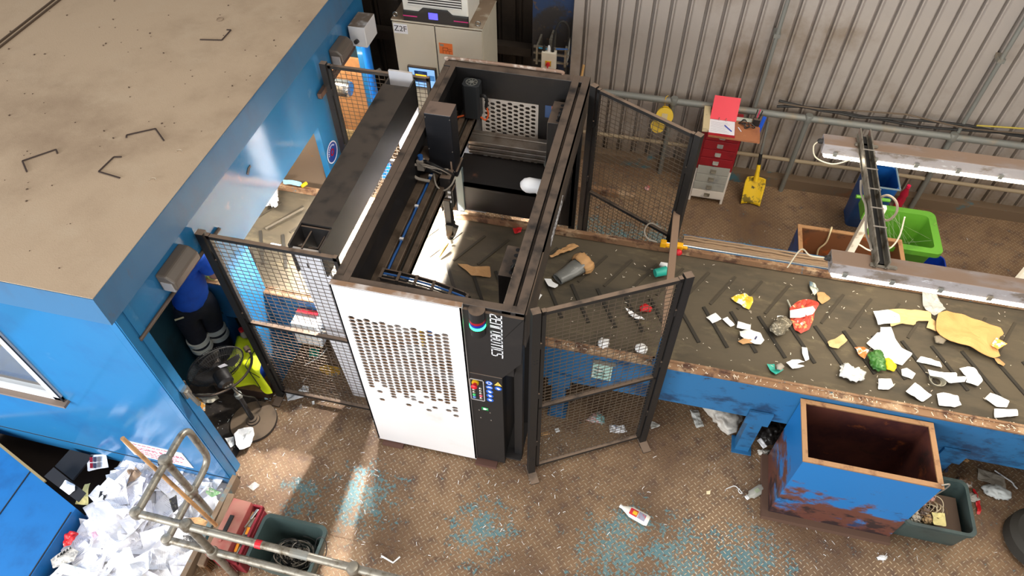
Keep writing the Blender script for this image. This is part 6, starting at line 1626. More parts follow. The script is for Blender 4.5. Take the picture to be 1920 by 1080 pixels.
t, a, d, sd, L = lying_bottle('cleaner_bottle', 'white cleaner bottle with red and yellow label lying on the floor', (1162, 948), (1216, 978), 0.035, [(0.014, 0), (0.014, 0.1), (0.018, 0.14), (0.034, 0.3), (0.045, 0.4), (0.047, 0.9), (0.04, 1.0)], M('bottle_white', (240, 236, 226), 0.35), m_litter)
for nm, m, s0, s1, w0, w1 in (('label_red', m_red, 0.36, 0.62, -0.030, 0.022), ('label_yellow', m_yellow, 0.46, 0.60, -0.020, 0.010), ('label_picture', M('label_grey', (150, 150, 170), 0.5, 0, [((206, 60, 70), 40.0, 0.55, 0.62)]), 0.64, 0.88, -0.030, 0.026)):
    b = MB(); h = 0.0315 if nm != 'label_yellow' else 0.033
    def lab(u, v):
        w = w0 + (w1 - w0) * v
        return a + d * ((s0 + (s1 - s0) * u) * L) + sd * w + Vector((0, 0, h * math.sqrt(max(0.0, 1 - (w / 0.052) ** 2)) ))
    b.grid(lab, 2, 6); b.build(nm, m, t)
t, a, d, sd, L = lying_bottle('clear_bottle', 'clear squeezed bottle with white cap lying left of the large steel bin', (1399, 934), (1432, 913), 0.03, [(0.018, 0), (0.018, 0.1), (0.02, 0.22), (0.036, 0.3), (0.038, 0.85), (0.026, 1.0)], M('bottle_clear', (190, 188, 178), 0.15, alpha=0.75), m_litter, 0.6)
b = MB(); q = a + d * L * 0.58 + Vector((0, 0, 0.024)); b.obox(q, 0.04, 0.03, 0.002, rotz(math.atan2(d.y, d.x))); b.build('label', M('label_greenish', (170, 180, 150), 0.5), t)
lump('rag', 'crumpled teal and pink rag on the floor behind the front fence', 'rag', cD([(555, 200), (600, 155), (660, 140), (690, 180), (690, 230), (600, 215)]), FT, M('rag_teal', (140, 190, 190), 0.7, 0, [((190, 150, 146), 9.0, 0.52, 0.6)]), 0.05, 10, None, 0.4)
sheet('paper_sheet', 'folded white printed sheet on the floor behind the front fence', 'paper', cD([(727, 235), (840, 240), (862, 290), (730, 290)]), FT, m_litter2, 0.04, seed=50)
sheet('card_scrap', 'tan scrap on the floor behind the front fence, near its left post', 'cardboard', cD([(220, 290), (275, 280), (285, 305), (220, 318)]), FT, m_tan, 0.02, seed=51)
sheet('paper_scrap', 'little white scrap beside the tan scrap behind the front fence', 'paper', cD([(320, 260), (345, 250), (360, 280), (330, 290)]), FT, m_litter, 0.02, seed=52)
sheet('film_scrap', 'clear film scrap on the floor beside the right post of the front fence', 'film', cD([(1035, 205), (1070, 205), (1110, 240), (1090, 250), (1040, 265)]), FT, m_film, 0.03, seed=53)
sheet('white_square', 'small cream square of foam on the floor left of the clear bottle', 'scrap', cE([(217, 890), (255, 885), (250, 920), (218, 918)]), FT, M('cream_scrap', (236, 220, 180), 0.7), 0.01, seed=54)
lump('plastic_sack', 'large milky plastic sack on the floor under the belt by the blue leg', 'sack', cE([(150, 140), (185, 100), (480, 130), (550, 230), (470, 390), (400, 412), (300, 310)]), FT, m_film2, 0.16, 11, None, 0.25, 2.5)
sheet('film_scrap', 'narrow clear film scrap on the floor left of the milky sack', 'film', cE([(60, 150), (140, 148), (165, 220), (195, 300), (125, 310), (95, 240)]), FT, m_film, 0.03, seed=55)
lump('bin_bag', 'black bin bag on the floor between the belt leg and the steel bin', 'bag', cE([(640, 300), (760, 240), (880, 300), (900, 400), (800, 500), (680, 430)]), FT, M('bag_black', (34, 30, 28), 0.35), 0.14, 12, None, 0.4)
sheet('paper_scrap', 'grey printed card on the black bin bag beside the steel bin', 'paper', cE([(680, 425), (715, 405), (775, 480), (740, 500)]), 0.10, m_litter2, 0.02, seed=56)
lump('film_scrap', 'crumpled clear film at the foot of the steel bin, below the black bag', 'film', cE([(670, 510), (800, 520), (770, 575), (690, 560)]), FT, m_film2, 0.04, 13, None, 0.4)
b = MB(); b.tube([at(*p, 0.008) for p in cE([(400, 868), (440, 850), (480, 840), (510, 862), (548, 905), (525, 905), (512, 880), (525, 865)])], 0.0035, 6)
tag(b.build('string', m_litter, loc=at(*cE([(480, 845)])[0], 0), smooth=True), 'white looped string on the floor left of the steel bin', 'string')
sheet('card_sheet', 'pale grey card sheet on the floor right of the crate', 'cardboard', cG([(400, 205), (610, 285), (630, 380), (400, 300)]), FT, M('card_grey', (168, 158, 144), 0.7), 0.02, 0.003, seed=57)
lump('plastic_bag', 'filled milky plastic bag on the floor below the grey card sheet', 'bag', cG([(410, 370), (470, 350), (560, 360), (660, 420), (655, 480), (540, 470), (450, 430)]), FT, M('bag_milky', (206, 210, 208), 0.3, 0, [((120, 190, 130), 12.0, 0.68, 0.72)]), 0.07, 14, None, 0.25)
lump('brown_wrap', 'crumpled brown wrapping in clear film right of the crate', 'packaging', cG([(200, 330), (245, 280), (340, 330), (345, 385), (280, 390)]), FT, M('wrap_brown', (142, 108, 82), 0.4, 0, [((196, 190, 184), 10.0, 0.56, 0.62)]), 0.06, 15, None, 0.35)
lump('white_wrap', 'torn white wrapping below the brown wrapping right of the crate', 'packaging', cG([(245, 400), (380, 430), (405, 480), (330, 490), (290, 520)]), FT, m_film2, 0.05, 16, None, 0.4)
sheet('red_ribbon', 'red plastic ribbon on the floor beside the white wrapping', 'ribbon', cG([(355, 380), (372, 376), (418, 470), (425, 550), (412, 590), (390, 580), (398, 545), (380, 490), (395, 470)]), FT, m_redit, 0.02, seed=58)
sheet('card_scrap', 'tan scrap on the floor under the belt right of the steel bin', 'cardboard', cG([(215, 110), (330, 150), (310, 170), (225, 130)]), FT, m_tan, 0.03, seed=59)
sheet('dark_strip', 'dark blue plastic strip hanging to the floor beside the steel bin', 'strip', cG([(125, 90), (160, 90), (155, 240), (130, 250)]), FT, M('strip_navy', (58, 62, 88), 0.5), 0.03, seed=60)
b = MB(); b.tube([at(*p, 0.01) for p in cG([(540, 225), (575, 250), (620, 280), (680, 320), (700, 350), (725, 375)])], 0.006, 6)
tag(b.build('string', m_litter2, loc=at(*cG([(620, 280)])[0], 0), smooth=True), 'pale string on the floor at the right end of the grey card sheet', 'string')
sheet('paper_wad', 'white rag lying on the floor over the edge of the fan base', 'rag', cF([(565, 900), (600, 850), (745, 830), (760, 900), (720, 1020), (620, 1055), (580, 1000)]), 0.045, m_litter, 0.03, seed=61)
sheet('paper_wad', 'small white rag on the floor between the cabin corner and the fan base', 'rag', cF([(475, 940), (560, 920), (565, 1000), (530, 1030)]), FT, m_litter, 0.02, seed=62)
sheet('paper_sheet', 'cream paper on the doorway floor below the fan cage', 'paper', cF([(200, 520), (380, 500), (420, 555), (360, 605), (280, 600)]), 0.01, M('paper_cream', (206, 196, 176), 0.7), 0.03, seed=63)
sheet('paper_sheet', 'printed brochure on the doorway floor at the cabin jamb', 'paper', cF([(140, 500), (200, 520), (285, 600), (285, 680), (240, 660)]), 0.006, m_pack_c, 0.012, seed=64)
sheet('paper_sheet', 'white sheet caught under the bottom of the fence by the cabin', 'paper', cF([(1060, 495), (1240, 540), (1080, 585)]), 0.008, m_litter2, 0.02, seed=65)
sheet('paper_sheet', 'crumpled white sheet on the floor just behind the fence by the cabin', 'paper', cF([(1180, 490), (1230, 440), (1285, 450), (1280, 495), (1230, 500)]), FT, m_litter, 0.04, seed=66)
sheet('paper_scrap', 'tiny white scrap on the floor in front of the fence by the cabin', 'paper', cF([(1310, 580), (1335, 575), (1337, 610), (1315, 612)]), FT, m_litter, 0.006, seed=67)
lump('cup_lid', 'pale blue plastic scrap between the fan base and the fence post', 'plastic', cF([(850, 520), (920, 510), (920, 570), (860, 570)]), FT, M('scrap_paleblue', (170, 196, 206), 0.4), 0.05, 17, None, 0.3)
lump('carton', 'cream and purple carton on the doorway floor by the teal partition', 'carton', cF([(50, 150), (100, 130), (95, 240), (55, 260)]), 0.006, M('carton_purple', (190, 170, 150), 0.6, 0, [((120, 60, 100), 12.0, 0.55, 0.6)]), 0.06, 18, None, 0.15)
sheet('paper_sheet', 'cream paper on the doorway floor behind the cabin jamb', 'paper', cF([(0, 290), (70, 280), (70, 340), (10, 350)]), 0.006, M('paper_cream2', (220, 206, 186), 0.7), 0.03, seed=68)
sheet('caution_card', 'yellow plastic card on the floor behind the fence by the cabin', 'card', [(598, 690), (615, 684), (640, 692), (637, 702), (625, 709), (602, 698)], FT, M('caution_yellow', (206, 156, 50), 0.5, 0, [((120, 116, 110), 12.0, 0.56, 0.6)]), 0.02, seed=69)
sheet('packet_scrap', 'teal packet on the floor under the belt behind the fence by the cabin', 'packet', [(580, 655), (600, 653), (598, 668), (580, 670)], FT, m_teal, 0.02, seed=70)
b = MB(); b.tube([at(*p, 0.012) for p in [(571, 685), (585, 677), (600, 668), (614, 652)]], 0.005, 6)
tag(b.build('string', m_litter2, loc=at(590, 672, 0), smooth=True), 'white plastic strap on the floor under the belt behind the fence by the cabin', 'string')
b = MB(); b.tube([at(*p, 0.008) for p in [(715, 1042), (737, 1055), (750, 1044)]], 0.007, 6)
tag(b.build('stick', m_litter, loc=at(733, 1050, 0), smooth=True), 'bent white plastic stick on the floor near the guard rail', 'stick')
lump('paper_wad', 'white paper wad on the floor in front of the right crate', 'paper', [(1642, 1046), (1650, 1041), (1664, 1043), (1660, 1051), (1646, 1051)], FT, m_litter, 0.02, 19)
for l, p, z0 in (('white paper strips hanging by the console side, upper piece', [(966, 700), (972, 690), (976, 700), (974, 725), (965, 740), (962, 728)], 0.35), ('white paper scrap on the floor right of the console', [(963, 797), (980, 793), (982, 803), (965, 806)], FT)):
    sheet('paper_scrap', l, 'paper', p, z0 if z0 < 0.1 else FT, m_litter2, 0.03, seed=71)
sheet('clear_case', 'clear plastic case on the floor at the corner of the cabin', 'case', [(465, 913), (478, 904), (488, 910), (475, 921)], FT, m_film, 0.012, seed=72)
lump('cleaner_sock', 'small red and white packet on the floor behind the back fence', 'packet', [(1208, 353), (1213, 348), (1219, 351), (1216, 358), (1210, 358)], FT, M('packet_palered', (200, 150, 146), 0.5, 0, [((200, 50, 60), 30.0, 0.55, 0.6)]), 0.02, 20)
for l, p, z in (('white string tied round the right post of the front fence', [(1257, 650), (1264, 653), (1262, 662), (1270, 668)], 0.9),):
    pass
# shredded strips strewn over plates and lips
rnd = random.Random(77)
b = MB()
def strip_at(x, y, z, l):
    a = rnd.random() * pi; w_ = rnd.uniform(0.0025, 0.005); bend_ = rnd.uniform(-.5, .5)
    p = Vector((x, y, z)); d1 = Vector((cos(a), sin(a), rnd.uniform(0, .12))); d2 = Vector((cos(a + bend_), sin(a + bend_), rnd.uniform(-.05, .1)))
    b.bar(p, p + d1 * l * .5, w_, 0.0008); b.bar(p + d1 * l * .5, p + d1 * l * .5 + d2 * l * .5, w_, 0.0008)
clusters = [(-2.45, 2.2, .45, .40, 260), (-2.1, 1.9, .55, .5, 200), (-1.6, 1.7, .6, .5, 150), (-0.55, 2.45, .22, .25, 200), (-0.3, 2.3, .5, .4, 120), (0.3, 1.8, 1.2, .7, 150), (1.4, 1.7, 1.0, .7, 130), (1.9, 2.35, .6, .2, 120), (1.2, 2.95, .35, .25, 90), (2.9, 2.4, .5, .5, 70), (-2.5, 2.62, .3, .15, 150), (1.0, 5.3, 1.0, .5, 70), (2.0, 5.7, .6, .3, 30), (-3.0, 2.5, .25, .3, 120), (-2.2, 1.4, .3, .3, 60)]
for cx, cy, sx, sy, n in clusters:
    for k in range(int(n * 0.36)):
        x = cx + rnd.gauss(0, sx); y = cy + rnd.gauss(0, sy)
        if x < EDGE_X + .03 and y < 1.95: continue
        if x > 6 or y < -1.2 or (RX0 - .05 < x < RX1 + .05 and 2.40 < y < 5): continue
        if y > 6.3 or (y > 3.0 and y < 4.3): continue
        if 1.38 < x < 2.36 and 2.49 < y < 3.1: continue
        strip_at(x, y, 0.005, rnd.choice((0.008, 0.012, 0.016, 0.022, 0.032)))
tag(b.build('paper_shreds', m_litter, loc=(0, 2, 0)), 'fine white paper shreds strewn over the steel floor', 'paper shreds', None, 'stuff')
b = MB()
for k in range(260):
    strip_at(rnd.uniform(-0.4, 3.2), rnd.choice((3.06, 3.08, 3.10, 3.105, 3.11)), 1.005, rnd.choice((0.01, 0.02, 0.03)))
for k in range(160):
    strip_at(rnd.uniform(-0.4, 3.2), rnd.uniform(3.15, 4.2), BZ + 0.014, rnd.choice((0.008, 0.012, 0.02)))
tag(b.build('belt_shreds', M('shreds_cream', (226, 214, 196), 0.8), loc=(1, 3.1, 1)), 'fine pale paper shreds on the belt and its rusty front lip', 'paper shreds', None, 'stuff')
# straps left on the cabin roof
RT = CZ + 0.006
m_strap = M('strap_dark', (62, 48, 42), 0.7)
for l, p in (('bent dark strap on the cabin roof, nearest the left edge of the photo', [(101, 644), (84, 603), (210, 560), (215, 573)]), ('bent dark strap on the cabin roof, furthest right of the three close together', [(474, 516), (475, 506), (583, 482), (615, 527)]), ('bent dark strap on the cabin roof, lowest of the three in the middle', [(450, 667), (370, 643), (427, 588), (456, 588)]), ('bent dark strap at the far upper end of the cabin roof', [(750, 148), (832, 150), (866, 112), (850, 111)])):
    b = MB(); pts = [at(*q, RT) for q in cN(p)]
    for u, v in zip(pts, pts[1:]): b.bar(u, v, 0.010, 0.004)
    tag(b.build('strap', m_strap, loc=pts[1]), l, 'strap')
q = at(413, 35.5, RT); b = MB(); b.tube([q + Vector((0.026 * cos(a), 0.026 * sin(a), 0)) for a in [k * pi / 12 for k in range(24)]], 0.003, 6, closed=True)
tag(b.build('wire_ring', M('ring_tan', (140, 120, 100), 0.7), loc=q), 'small wire ring lying on the far part of the cabin roof', 'ring')
for l, p in (('curled pale scrap on the cabin roof near its right edge', (336, 284)), ('second curled scrap on the cabin roof below the first', (287, 337))):
    q = at(*p, RT); b = MB(); b.tube([q + Vector((0.02 * cos(a), 0.016 * sin(a), 0.002)) for a in [k * 0.5 for k in range(8)]], 0.003, 5)
    tag(b.build('scrap_curl', M('curl_tan', (176, 160, 138), 0.7), loc=q), l, 'scrap')
b = MB(); rnd2 = random.Random(12)
for k in range(130):
    x = rnd2.uniform(-5.2, -2.85); y = rnd2.uniform(1.85, 5.6); r = rnd2.choice((0.003, 0.003, 0.004, 0.006)); b.obox((x, y, CZ + r * .4), r * 2, r * 1.4, r, rotz(rnd2.random() * 3))
tag(b.build('roof_grit', M('grit_dark', (88, 72, 58), 0.8), loc=(-4, 3.5, CZ)), 'dark grit specks scattered over the dusty cabin roof', 'grit', None, 'stuff')
b = MB(); b.obox((CX + 0.002, 3.42, 1.98), 0.004, 0.05, 0.03, Matrix.Rotation(0.6, 3, 'X')); b.obox((CX + 0.003, 3.45, 1.995), 0.004, 0.03, 0.02)
b.build('paint_chip', m_ink, cabin)
# rags in the right-hand crate
b = MB(); b.box(2.37, 2.78, 2.60, 2.89, 0.10, 0.22); b.build('fill', M('rag_fill', (86, 68, 56), 0.8), t2)
rl = ['pinkish rag nearest the back of the right crate', 'cream rag at the left of the right crate', 'grey rag in the middle of the right crate', 'tan rag at the front of the right crate', 'pink rag beside the steel bin in the right crate', 'pale rag near the front left of the right crate']
for i, (px_, m) in enumerate((((1738, 940), (196, 150, 140)), ((1708, 962), (206, 186, 156)), ((1728, 965), (120, 104, 96)), ((1735, 978), (190, 160, 120)), ((1722, 945), (214, 170, 160)), ((1712, 975), (206, 196, 180)))):
    x, y = px_; s = 11
    lump('rag', rl[i], 'rag', [(x - s, y), (x - 3, y - s), (x + s, y - 3), (x + 7, y + 8), (x - 6, y + 8)], 0.245, M('rag_colour', m, 0.8, 0, [((240, 226, 210), 16.0, 0.56, 0.64), ((70, 50, 46), 10.0, 0.6, 0.68)]), 0.08, 30 + i, None, 0.5, 4)
sheet('yellow_cloth', 'cream yellow cloth square lying on the rags in the right crate', 'cloth', [(1745, 962), (1770, 963), (1773, 988), (1749, 985)], 0.31, M('cloth_yellow', (230, 216, 150), 0.8), 0.03, seed=81)
b = MB(); b.tube([(2.315, 2.56, 0.945), (2.36, 2.57, 0.96), (2.41, 2.62, 0.80), (2.44, 2.68, 0.55), (2.46, 2.72, 0.34)], 0.005, 6)
tag(b.build('cord', m_cable_grey, loc=(2.36, 2.6, 0.9), smooth=True), 'grey cord running from the steel bin rim down into the right crate', 'cord')
# ------------------------------------------------------------------ paper heap, blue hopper flap
m_sheet = []
for i, (c, pr) in enumerate((((244, 243, 248), None), ((238, 238, 246), (150, 150, 164)), ((246, 244, 244), (186, 180, 184)), ((232, 232, 240), None))):
    k = NT('heap_sheet')
    tc = k.n('ShaderNodeTexCoord').outputs['Object']
    col = lin(c)
    if pr:
        s = k.n('ShaderNodeSeparateXYZ', i_0=tc)
        ln = k.ramp(k.math('SINE', k.math('MULTIPLY', s.outputs[1], 520.0)), 0.2, 0.5)
        nz = k.n('ShaderNodeTexNoise', i_Vector=tc, i_Scale=18.0).outputs['Fac']
        f = k.math('MULTIPLY', ln, k.ramp(nz, 0.48, 0.54))
        inx = k.math('LESS_THAN', k.math('ABSOLUTE', s.outputs[0]), 0.085)
        f = k.math('MULTIPLY', k.math('MULTIPLY', f, inx), 0.55)
        col = k.mix(f, lin(c), lin(pr))
        k.link(col, k.b.inputs['Base Color'])
    else: k.b.inputs['Base Color'].default_value = col
    k.b.inputs['Roughness'].default_value = 0.7
    m_sheet.append(k.m)
HX0, HX1, HY0, HY1 = -3.95, -2.80, 0.35, 1.95
def heap_z(x, y):
    u = (x - HX0) / (HX1 - HX0); v = (y - HY0) / (HY1 - HY0)
    e = min(1.0, max(0.0, u * 5)) * 0.5 + 0.5
    return -0.30 + 0.14 * e + 0.05 * sin(5 * x + 1) * cos(4 * y) + 0.05 * noise.noise(Vector((x * 3, y * 3, 0))) + 0.06 * u - 0.05 * max(0, v - 0.7) * 3
b = MB()
b.grid(lambda u, v: Vector((HX0 - 0.05 + u * (HX1 - HX0 + 0.07), HY0 - 0.4 + v * (HY1 - HY0 + 0.6), heap_z(HX0 + u * (HX1 - HX0), HY0 + v * (HY1 - HY0)) - 0.015)), 30, 36)
tag(b.build('paper_heap', m_sheet[0], loc=(-3.4, 1.2, -0.66), smooth='all'), 'packed body of the white waste paper heap below the guard rail', 'paper heap', None, 'stuff')
rnd = random.Random(99)
protos = []
HL = 'loose white waste sheet on the paper heap below the guard rail'
for i in range(14):
    b = MB(); sd = Vector((i * 4.1, i * 2.2, 0)); cw = rnd.uniform(-3.5, 3.5); ca = rnd.random() * pi; am = rnd.choice((0.006, 0.012, 0.022, 0.03))
    sx, sy = rnd.choice(((0.21, 0.297), (0.21, 0.297), (0.21, 0.15), (0.16, 0.22)))
    fold = rnd.random() < 0.35; fo_ = rnd.uniform(-.03, .03); fs = rnd.uniform(0.3, 0.8)
    def pg(u, v):
        x = (u - .5) * sx; y = (v - .5) * sy; d = x * cos(ca) + y * sin(ca)
        z = cw * d * d * 0.5 + am * noise.noise(Vector((x * 14, y * 14, 0)) + sd) + am * .5 * noise.noise(Vector((x * 30, y * 30, 3)) + sd)
        if fold: z += abs(d - fo_) * fs * 0.6
        return Vector((x, y, z))
    b.grid(pg, 8, 10)
    o = b.build('waste_sheet', m_sheet[i % 4]); tag(o, HL, 'paper', 'loose sheets on the paper heap')
    protos.append(o)
N_SHEETS = 270
for k in range(N_SHEETS):
    x = rnd.uniform(HX0 + 0.05, HX1 - 0.06); y = rnd.uniform(HY0, HY1 - 0.05)
    if x < -3.82 and y > 1.3: x += 0.15
    tilt = rnd.gauss(0, 0.28); tz = rnd.random() * 6.28
    o = protos[k] if k < len(protos) else dup(protos[rnd.randrange(len(protos))])
    o.location = (x, y, heap_z(x, y) + 0.012 + rnd.random() * 0.06); o.rotation_euler = (tilt, rnd.gauss(0, 0.28), tz)
def heap_item(name, label, cat, px, z, mat, cr=0.03, seed=0, th=0.002):
    return sheet(name, label, cat, px, z, mat, cr, th, seed)
cP = crop(0, 830, 4.32)
heap_item('envelope', 'yellow envelope at the left edge of the paper heap', 'envelope', cP([(690, 340), (735, 330), (720, 400), (715, 505), (615, 508), (650, 440)]), -0.06, M('envelope_yellow', (236, 222, 150), 0.7), 0.03, 3)
o = heap_item('brochure', 'brochure with red and dark photographs at the back of the paper heap', 'brochure', cP([(705, 100), (860, 96), (880, 200), (790, 215), (710, 235)]), -0.09, m_sheet[0], 0.006, 4)
for i, (x, y) in enumerate(((738, 138), (768, 136), (800, 134), (740, 186), (768, 186), (800, 180))):
    q = [at(*p, -0.079) for p in cP([(x - 12, y - 20), (x + 12, y - 20), (x + 12, y + 20), (x - 12, y + 20)])]
    b = MB(); b.plate(q, 0.001); b.build('photograph', [m_redglass, M('photo_dark', (60, 60, 84), 0.5), M('photo_grey', (120, 116, 120), 0.5)][i % 3], o)
o = heap_item('printed_sheet', 'sheet with a black square print near the left of the paper heap', 'paper', cP([(715, 430), (800, 345), (990, 410), (1000, 470), (870, 520), (760, 480)]), -0.04, m_sheet[0], 0.012, 5)
q = [at(*p, -0.022) for p in cP([(812, 392), (868, 402), (850, 466), (796, 452)])]; b = MB(); b.plate(q, 0.001); b.build('black_print', m_ink, o)
heap_item('red_packet', 'red gift packet at the lower left of the paper heap', 'packet', cP([(530, 760), (580, 730), (645, 740), (620, 800), (580, 830), (522, 850)]), -0.06, m_redit, 0.05, 6)
o = heap_item('newspaper', 'folded newspaper with black headline at the lower left of the paper heap', 'newspaper', cP([(412, 950), (565, 840), (640, 880), (600, 960), (430, 1020)]), -0.06, M('newsprint', (206, 200, 190), 0.8, 0, [((160, 156, 150), 40.0, 0.52, 0.58)]), 0.01, 7)
for i, (x, y) in enumerate(((492, 905), (520, 885), (545, 868))):
    q = at(*cP([(x, y)])[0], -0.044); b = MB()
    for k in range(3): b.obox(q + Vector((0.012 * (k - 1), 0.018 * (k - 1), 0)), 0.008, 0.02, 0.001, rotz(0.5)); b.obox(q + Vector((0.012 * (k - 1) + .008, 0.018 * (k - 1), 0)), 0.014, 0.005, 0.001, rotz(0.5))
    b.build('headline', m_ink, o)
heap_item('leaflet', 'green and white leaflet at the bottom left of the paper heap', 'leaflet', cP([(450, 1050), (510, 975), (740, 1040), (720, 1080), (560, 1080)]), -0.06, M('leaflet_green', (226, 230, 224), 0.7, 0, [((140, 190, 120), 9.0, 0.62, 0.66)]), 0.015, 8)
heap_item('crumpled_wrap', 'crumpled brown paper on the upper middle of the paper heap', 'paper', cP([(1035, 220), (1110, 210), (1160, 260), (1080, 320), (1050, 350), (1060, 280)]), -0.02, M('paper_brown', (150, 126, 104), 0.7), 0.06, 9)
cQ = crop(0, 760, 2.667)
heap_item('postcard', 'postcard with green picture on the heap beside the return rail', 'postcard', cQ([(1040, 405), (1110, 440), (1060, 460), (1030, 440)]), 0.03, M('postcard_green', (120, 160, 110), 0.6, 0, [((210, 200, 190), 16.0, 0.5, 0.56)]), 0.012, 10)
heap_item('carton_flap', 'tan cardboard flap near the broom on the paper heap', 'cardboard', cQ([(930, 565), (1000, 560), (1060, 590), (1000, 620), (920, 600)]), 0.0, m_tan, 0.02, 11)
heap_item('dark_wrap', 'black and silver wrapper in the middle of the paper heap', 'wrapper', cQ([(845, 470), (885, 450), (895, 520), (870, 540)]), 0.0, M('wrapper_black', (50, 46, 44), 0.5, 0, [((190, 180, 120), 20.0, 0.6, 0.64)]), 0.03, 12)
heap_item('magazine', 'dark magazine page under the lower rail on the paper heap', 'magazine', cQ([(915, 650), (980, 660), (1020, 690), (980, 720), (920, 690)]), 0.0, M('magazine_dark', (70, 66, 62), 0.5, 0, [((200, 196, 190), 14.0, 0.52, 0.58)]), 0.02, 13)
heap_item('red_marked_page', 'page with pink marks near the left middle of the paper heap', 'paper', cP([(735, 740), (780, 720), (800, 760), (760, 790)]), -0.03, M('page_pink', (240, 190, 206), 0.7), 0.02, 14)
# blue steel hopper flap beside the heap, and dark rubber skirt
m_flap = M('flap_blue', (26, 106, 172), 0.4, 0, [((24, 92, 152), 3.0, 0.45, 0.7), ((70, 130, 180), 40.0, 0.72, 0.76)])
hp = thing('steel_hopper', 'bright blue steel hopper at the bottom left of the photo', 'hopper', (-4.6, 0.8, -0.66))
b = MB(); top = [(-5.6, 1.93), (-3.94, 1.36), (-3.95, -0.8), (-5.6, -0.8)]
b.prism([(x, y) for x, y in top[::-1]], lambda u, v, d: (u, v, d), -0.6, -0.004); b.build('body', m_flap, hp)
b = MB()
for x in (-4.50, -3.955): b.box(x - 0.004, x + 0.004, -0.8, 1.55 if x < -4 else 1.32, -0.004, 0.002)
b.build('seam', m_ink, hp)
b = MB(); b.bar((-5.6, 1.94, 0.0), (-4.32, 1.50, 0.0), 0.02, 0.02); b.build('edge_strip', M('edge_tan', (150, 130, 90), 0.6), hp)
b = MB(); b.plate([at(85, 895, 0.0), at(148, 942, 0.0), at(162, 925, 0.0), at(103, 878, 0.0)], 0.02); sk = b.build('rubber_skirt', M('rubber_black', (34, 33, 36), 0.6), hp)
b = MB(); b.plate([at(105, 876, -0.1), at(138, 902, -0.1), at(176, 856, -0.1), at(133, 845, -0.1)], 0.02); b.build('rubber_skirt', sk.data.materials[0], hp)
heap_item('torn_label', 'torn white label stuck on the black rubber skirt of the hopper', 'label', cP([(488, 370), (535, 305), (615, 350), (610, 390), (560, 425)]), 0.022, m_litter2, 0.02, 15)

# ------------------------------------------------------------------ the worker in the doorway
def skin_mesh(nodes, edges, levels=2):
    """nodes: list of (position, (rx, ry)); grown with the Skin modifier, root at node 0"""
    me = bpy.data.meshes.new('figure'); me.from_pydata([tuple(p) for p, r in nodes], edges, [])
    o = bpy.data.objects.new('figure', me); COL.objects.link(o)
    sk = o.modifiers.new('skin', 'SKIN'); sk.use_smooth_shade = True; sk.branch_smoothing = 0.3
    if not me.skin_vertices: me.attributes
    for i, (p, r) in enumerate(nodes):
        d = me.skin_vertices[0].data[i]; d.radius = r; d.use_root = (i == 0)
    ss = o.modifiers.new('sub', 'SUBSURF'); ss.levels = levels; ss.render_levels = levels
    dg = bpy.context.evaluated_depsgraph_get()
    m2 = bpy.data.meshes.new_from_object(o.evaluated_get(dg))
    bpy.data.objects.remove(o)
    return m2
PB = Vector((-3.40, 2.88, 0.0)); PA = RAD(38)
FWD = Vector((-sin(PA), cos(PA), 0)); RGT = Vector((cos(PA), sin(PA), 0))
def pp(r, f, z): return PB + RGT * r + FWD * f + Vector((0, 0, z)) + Vector((0.17, -0.02, 0)) * max(0.0, (z - 0.95) / 0.5)
person = thing('person', 'worker in blue T-shirt and dark trousers with reflective bands, back turned in the cabin doorway', 'person', tuple(PB))
def figure(name, nodes, edges, mat, levels=2):
    me = skin_mesh(nodes, edges, levels)
    for v in me.vertices: v.co -= PB
    o = bpy.data.objects.new(name, me); COL.objects.link(o); o.parent = person; me.name = name
    me.materials.clear(); me.materials.append(mat)
    for p in me.polygons: p.use_smooth = True
    return o
m_skin = M('skin', (206, 148, 122), 0.5, 0, [((190, 124, 100), 9.0, 0.5, 0.75)])
m_shirt = M('shirt_blue', (28, 92, 206), 0.75, 0, [((22, 76, 180), 5.0, 0.45, 0.7)], bump=(24.0, 0.2))
m_trou = M('trousers_navy', (26, 28, 40), 0.8, 0, [((38, 38, 50), 6.0, 0.5, 0.7)], bump=(18.0, 0.3))
LEGR = Vector((-.13, .015, 0))
shR, shL = Vector((-3.165, 2.95, 1.43)), pp(-.20, .07, 1.46)
elR, elL = Vector((-3.15, 3.0, 1.19)), pp(-.30, .16, 1.20)
wrR, wrL = Vector((-3.31, 3.09, 1.07)), pp(-.14, .38, 1.10)
body = [(pp(0, 0, .96), (.13, .10)), (pp(0, .02, 1.14), (.125, .095)), (pp(0, .06, 1.34), (.135, .10)), (pp(0, .09, 1.47), (.10, .07)), (pp(0, .12, 1.55), (.052, .055)), (pp(0, .14, 1.61), (.055, .06)),
        (shR, (.055, .055)), (elR, (.042, .042)), (wrR, (.030, .026)), (shL, (.055, .055)), (elL, (.042, .042)), (wrL, (.030, .026)),
        (pp(.09, 0, .88), (.085, .085)), (pp(.11, .03, .50) + LEGR * .8, (.055, .058)), (pp(.11, 0, .10) + LEGR, (.038, .042)), (pp(-.09, 0, .88), (.085, .085)), (pp(-.11, .04, .50), (.055, .058)), (pp(-.12, .0, .10), (.038, .042))]
be = [(0, 1), (1, 2), (2, 3), (3, 4), (4, 5), (3, 6), (6, 7), (7, 8), (3, 9), (9, 10), (10, 11), (0, 12), (12, 13), (13, 14), (0, 15), (15, 16), (16, 17)]
figure('body', body, be, m_skin)
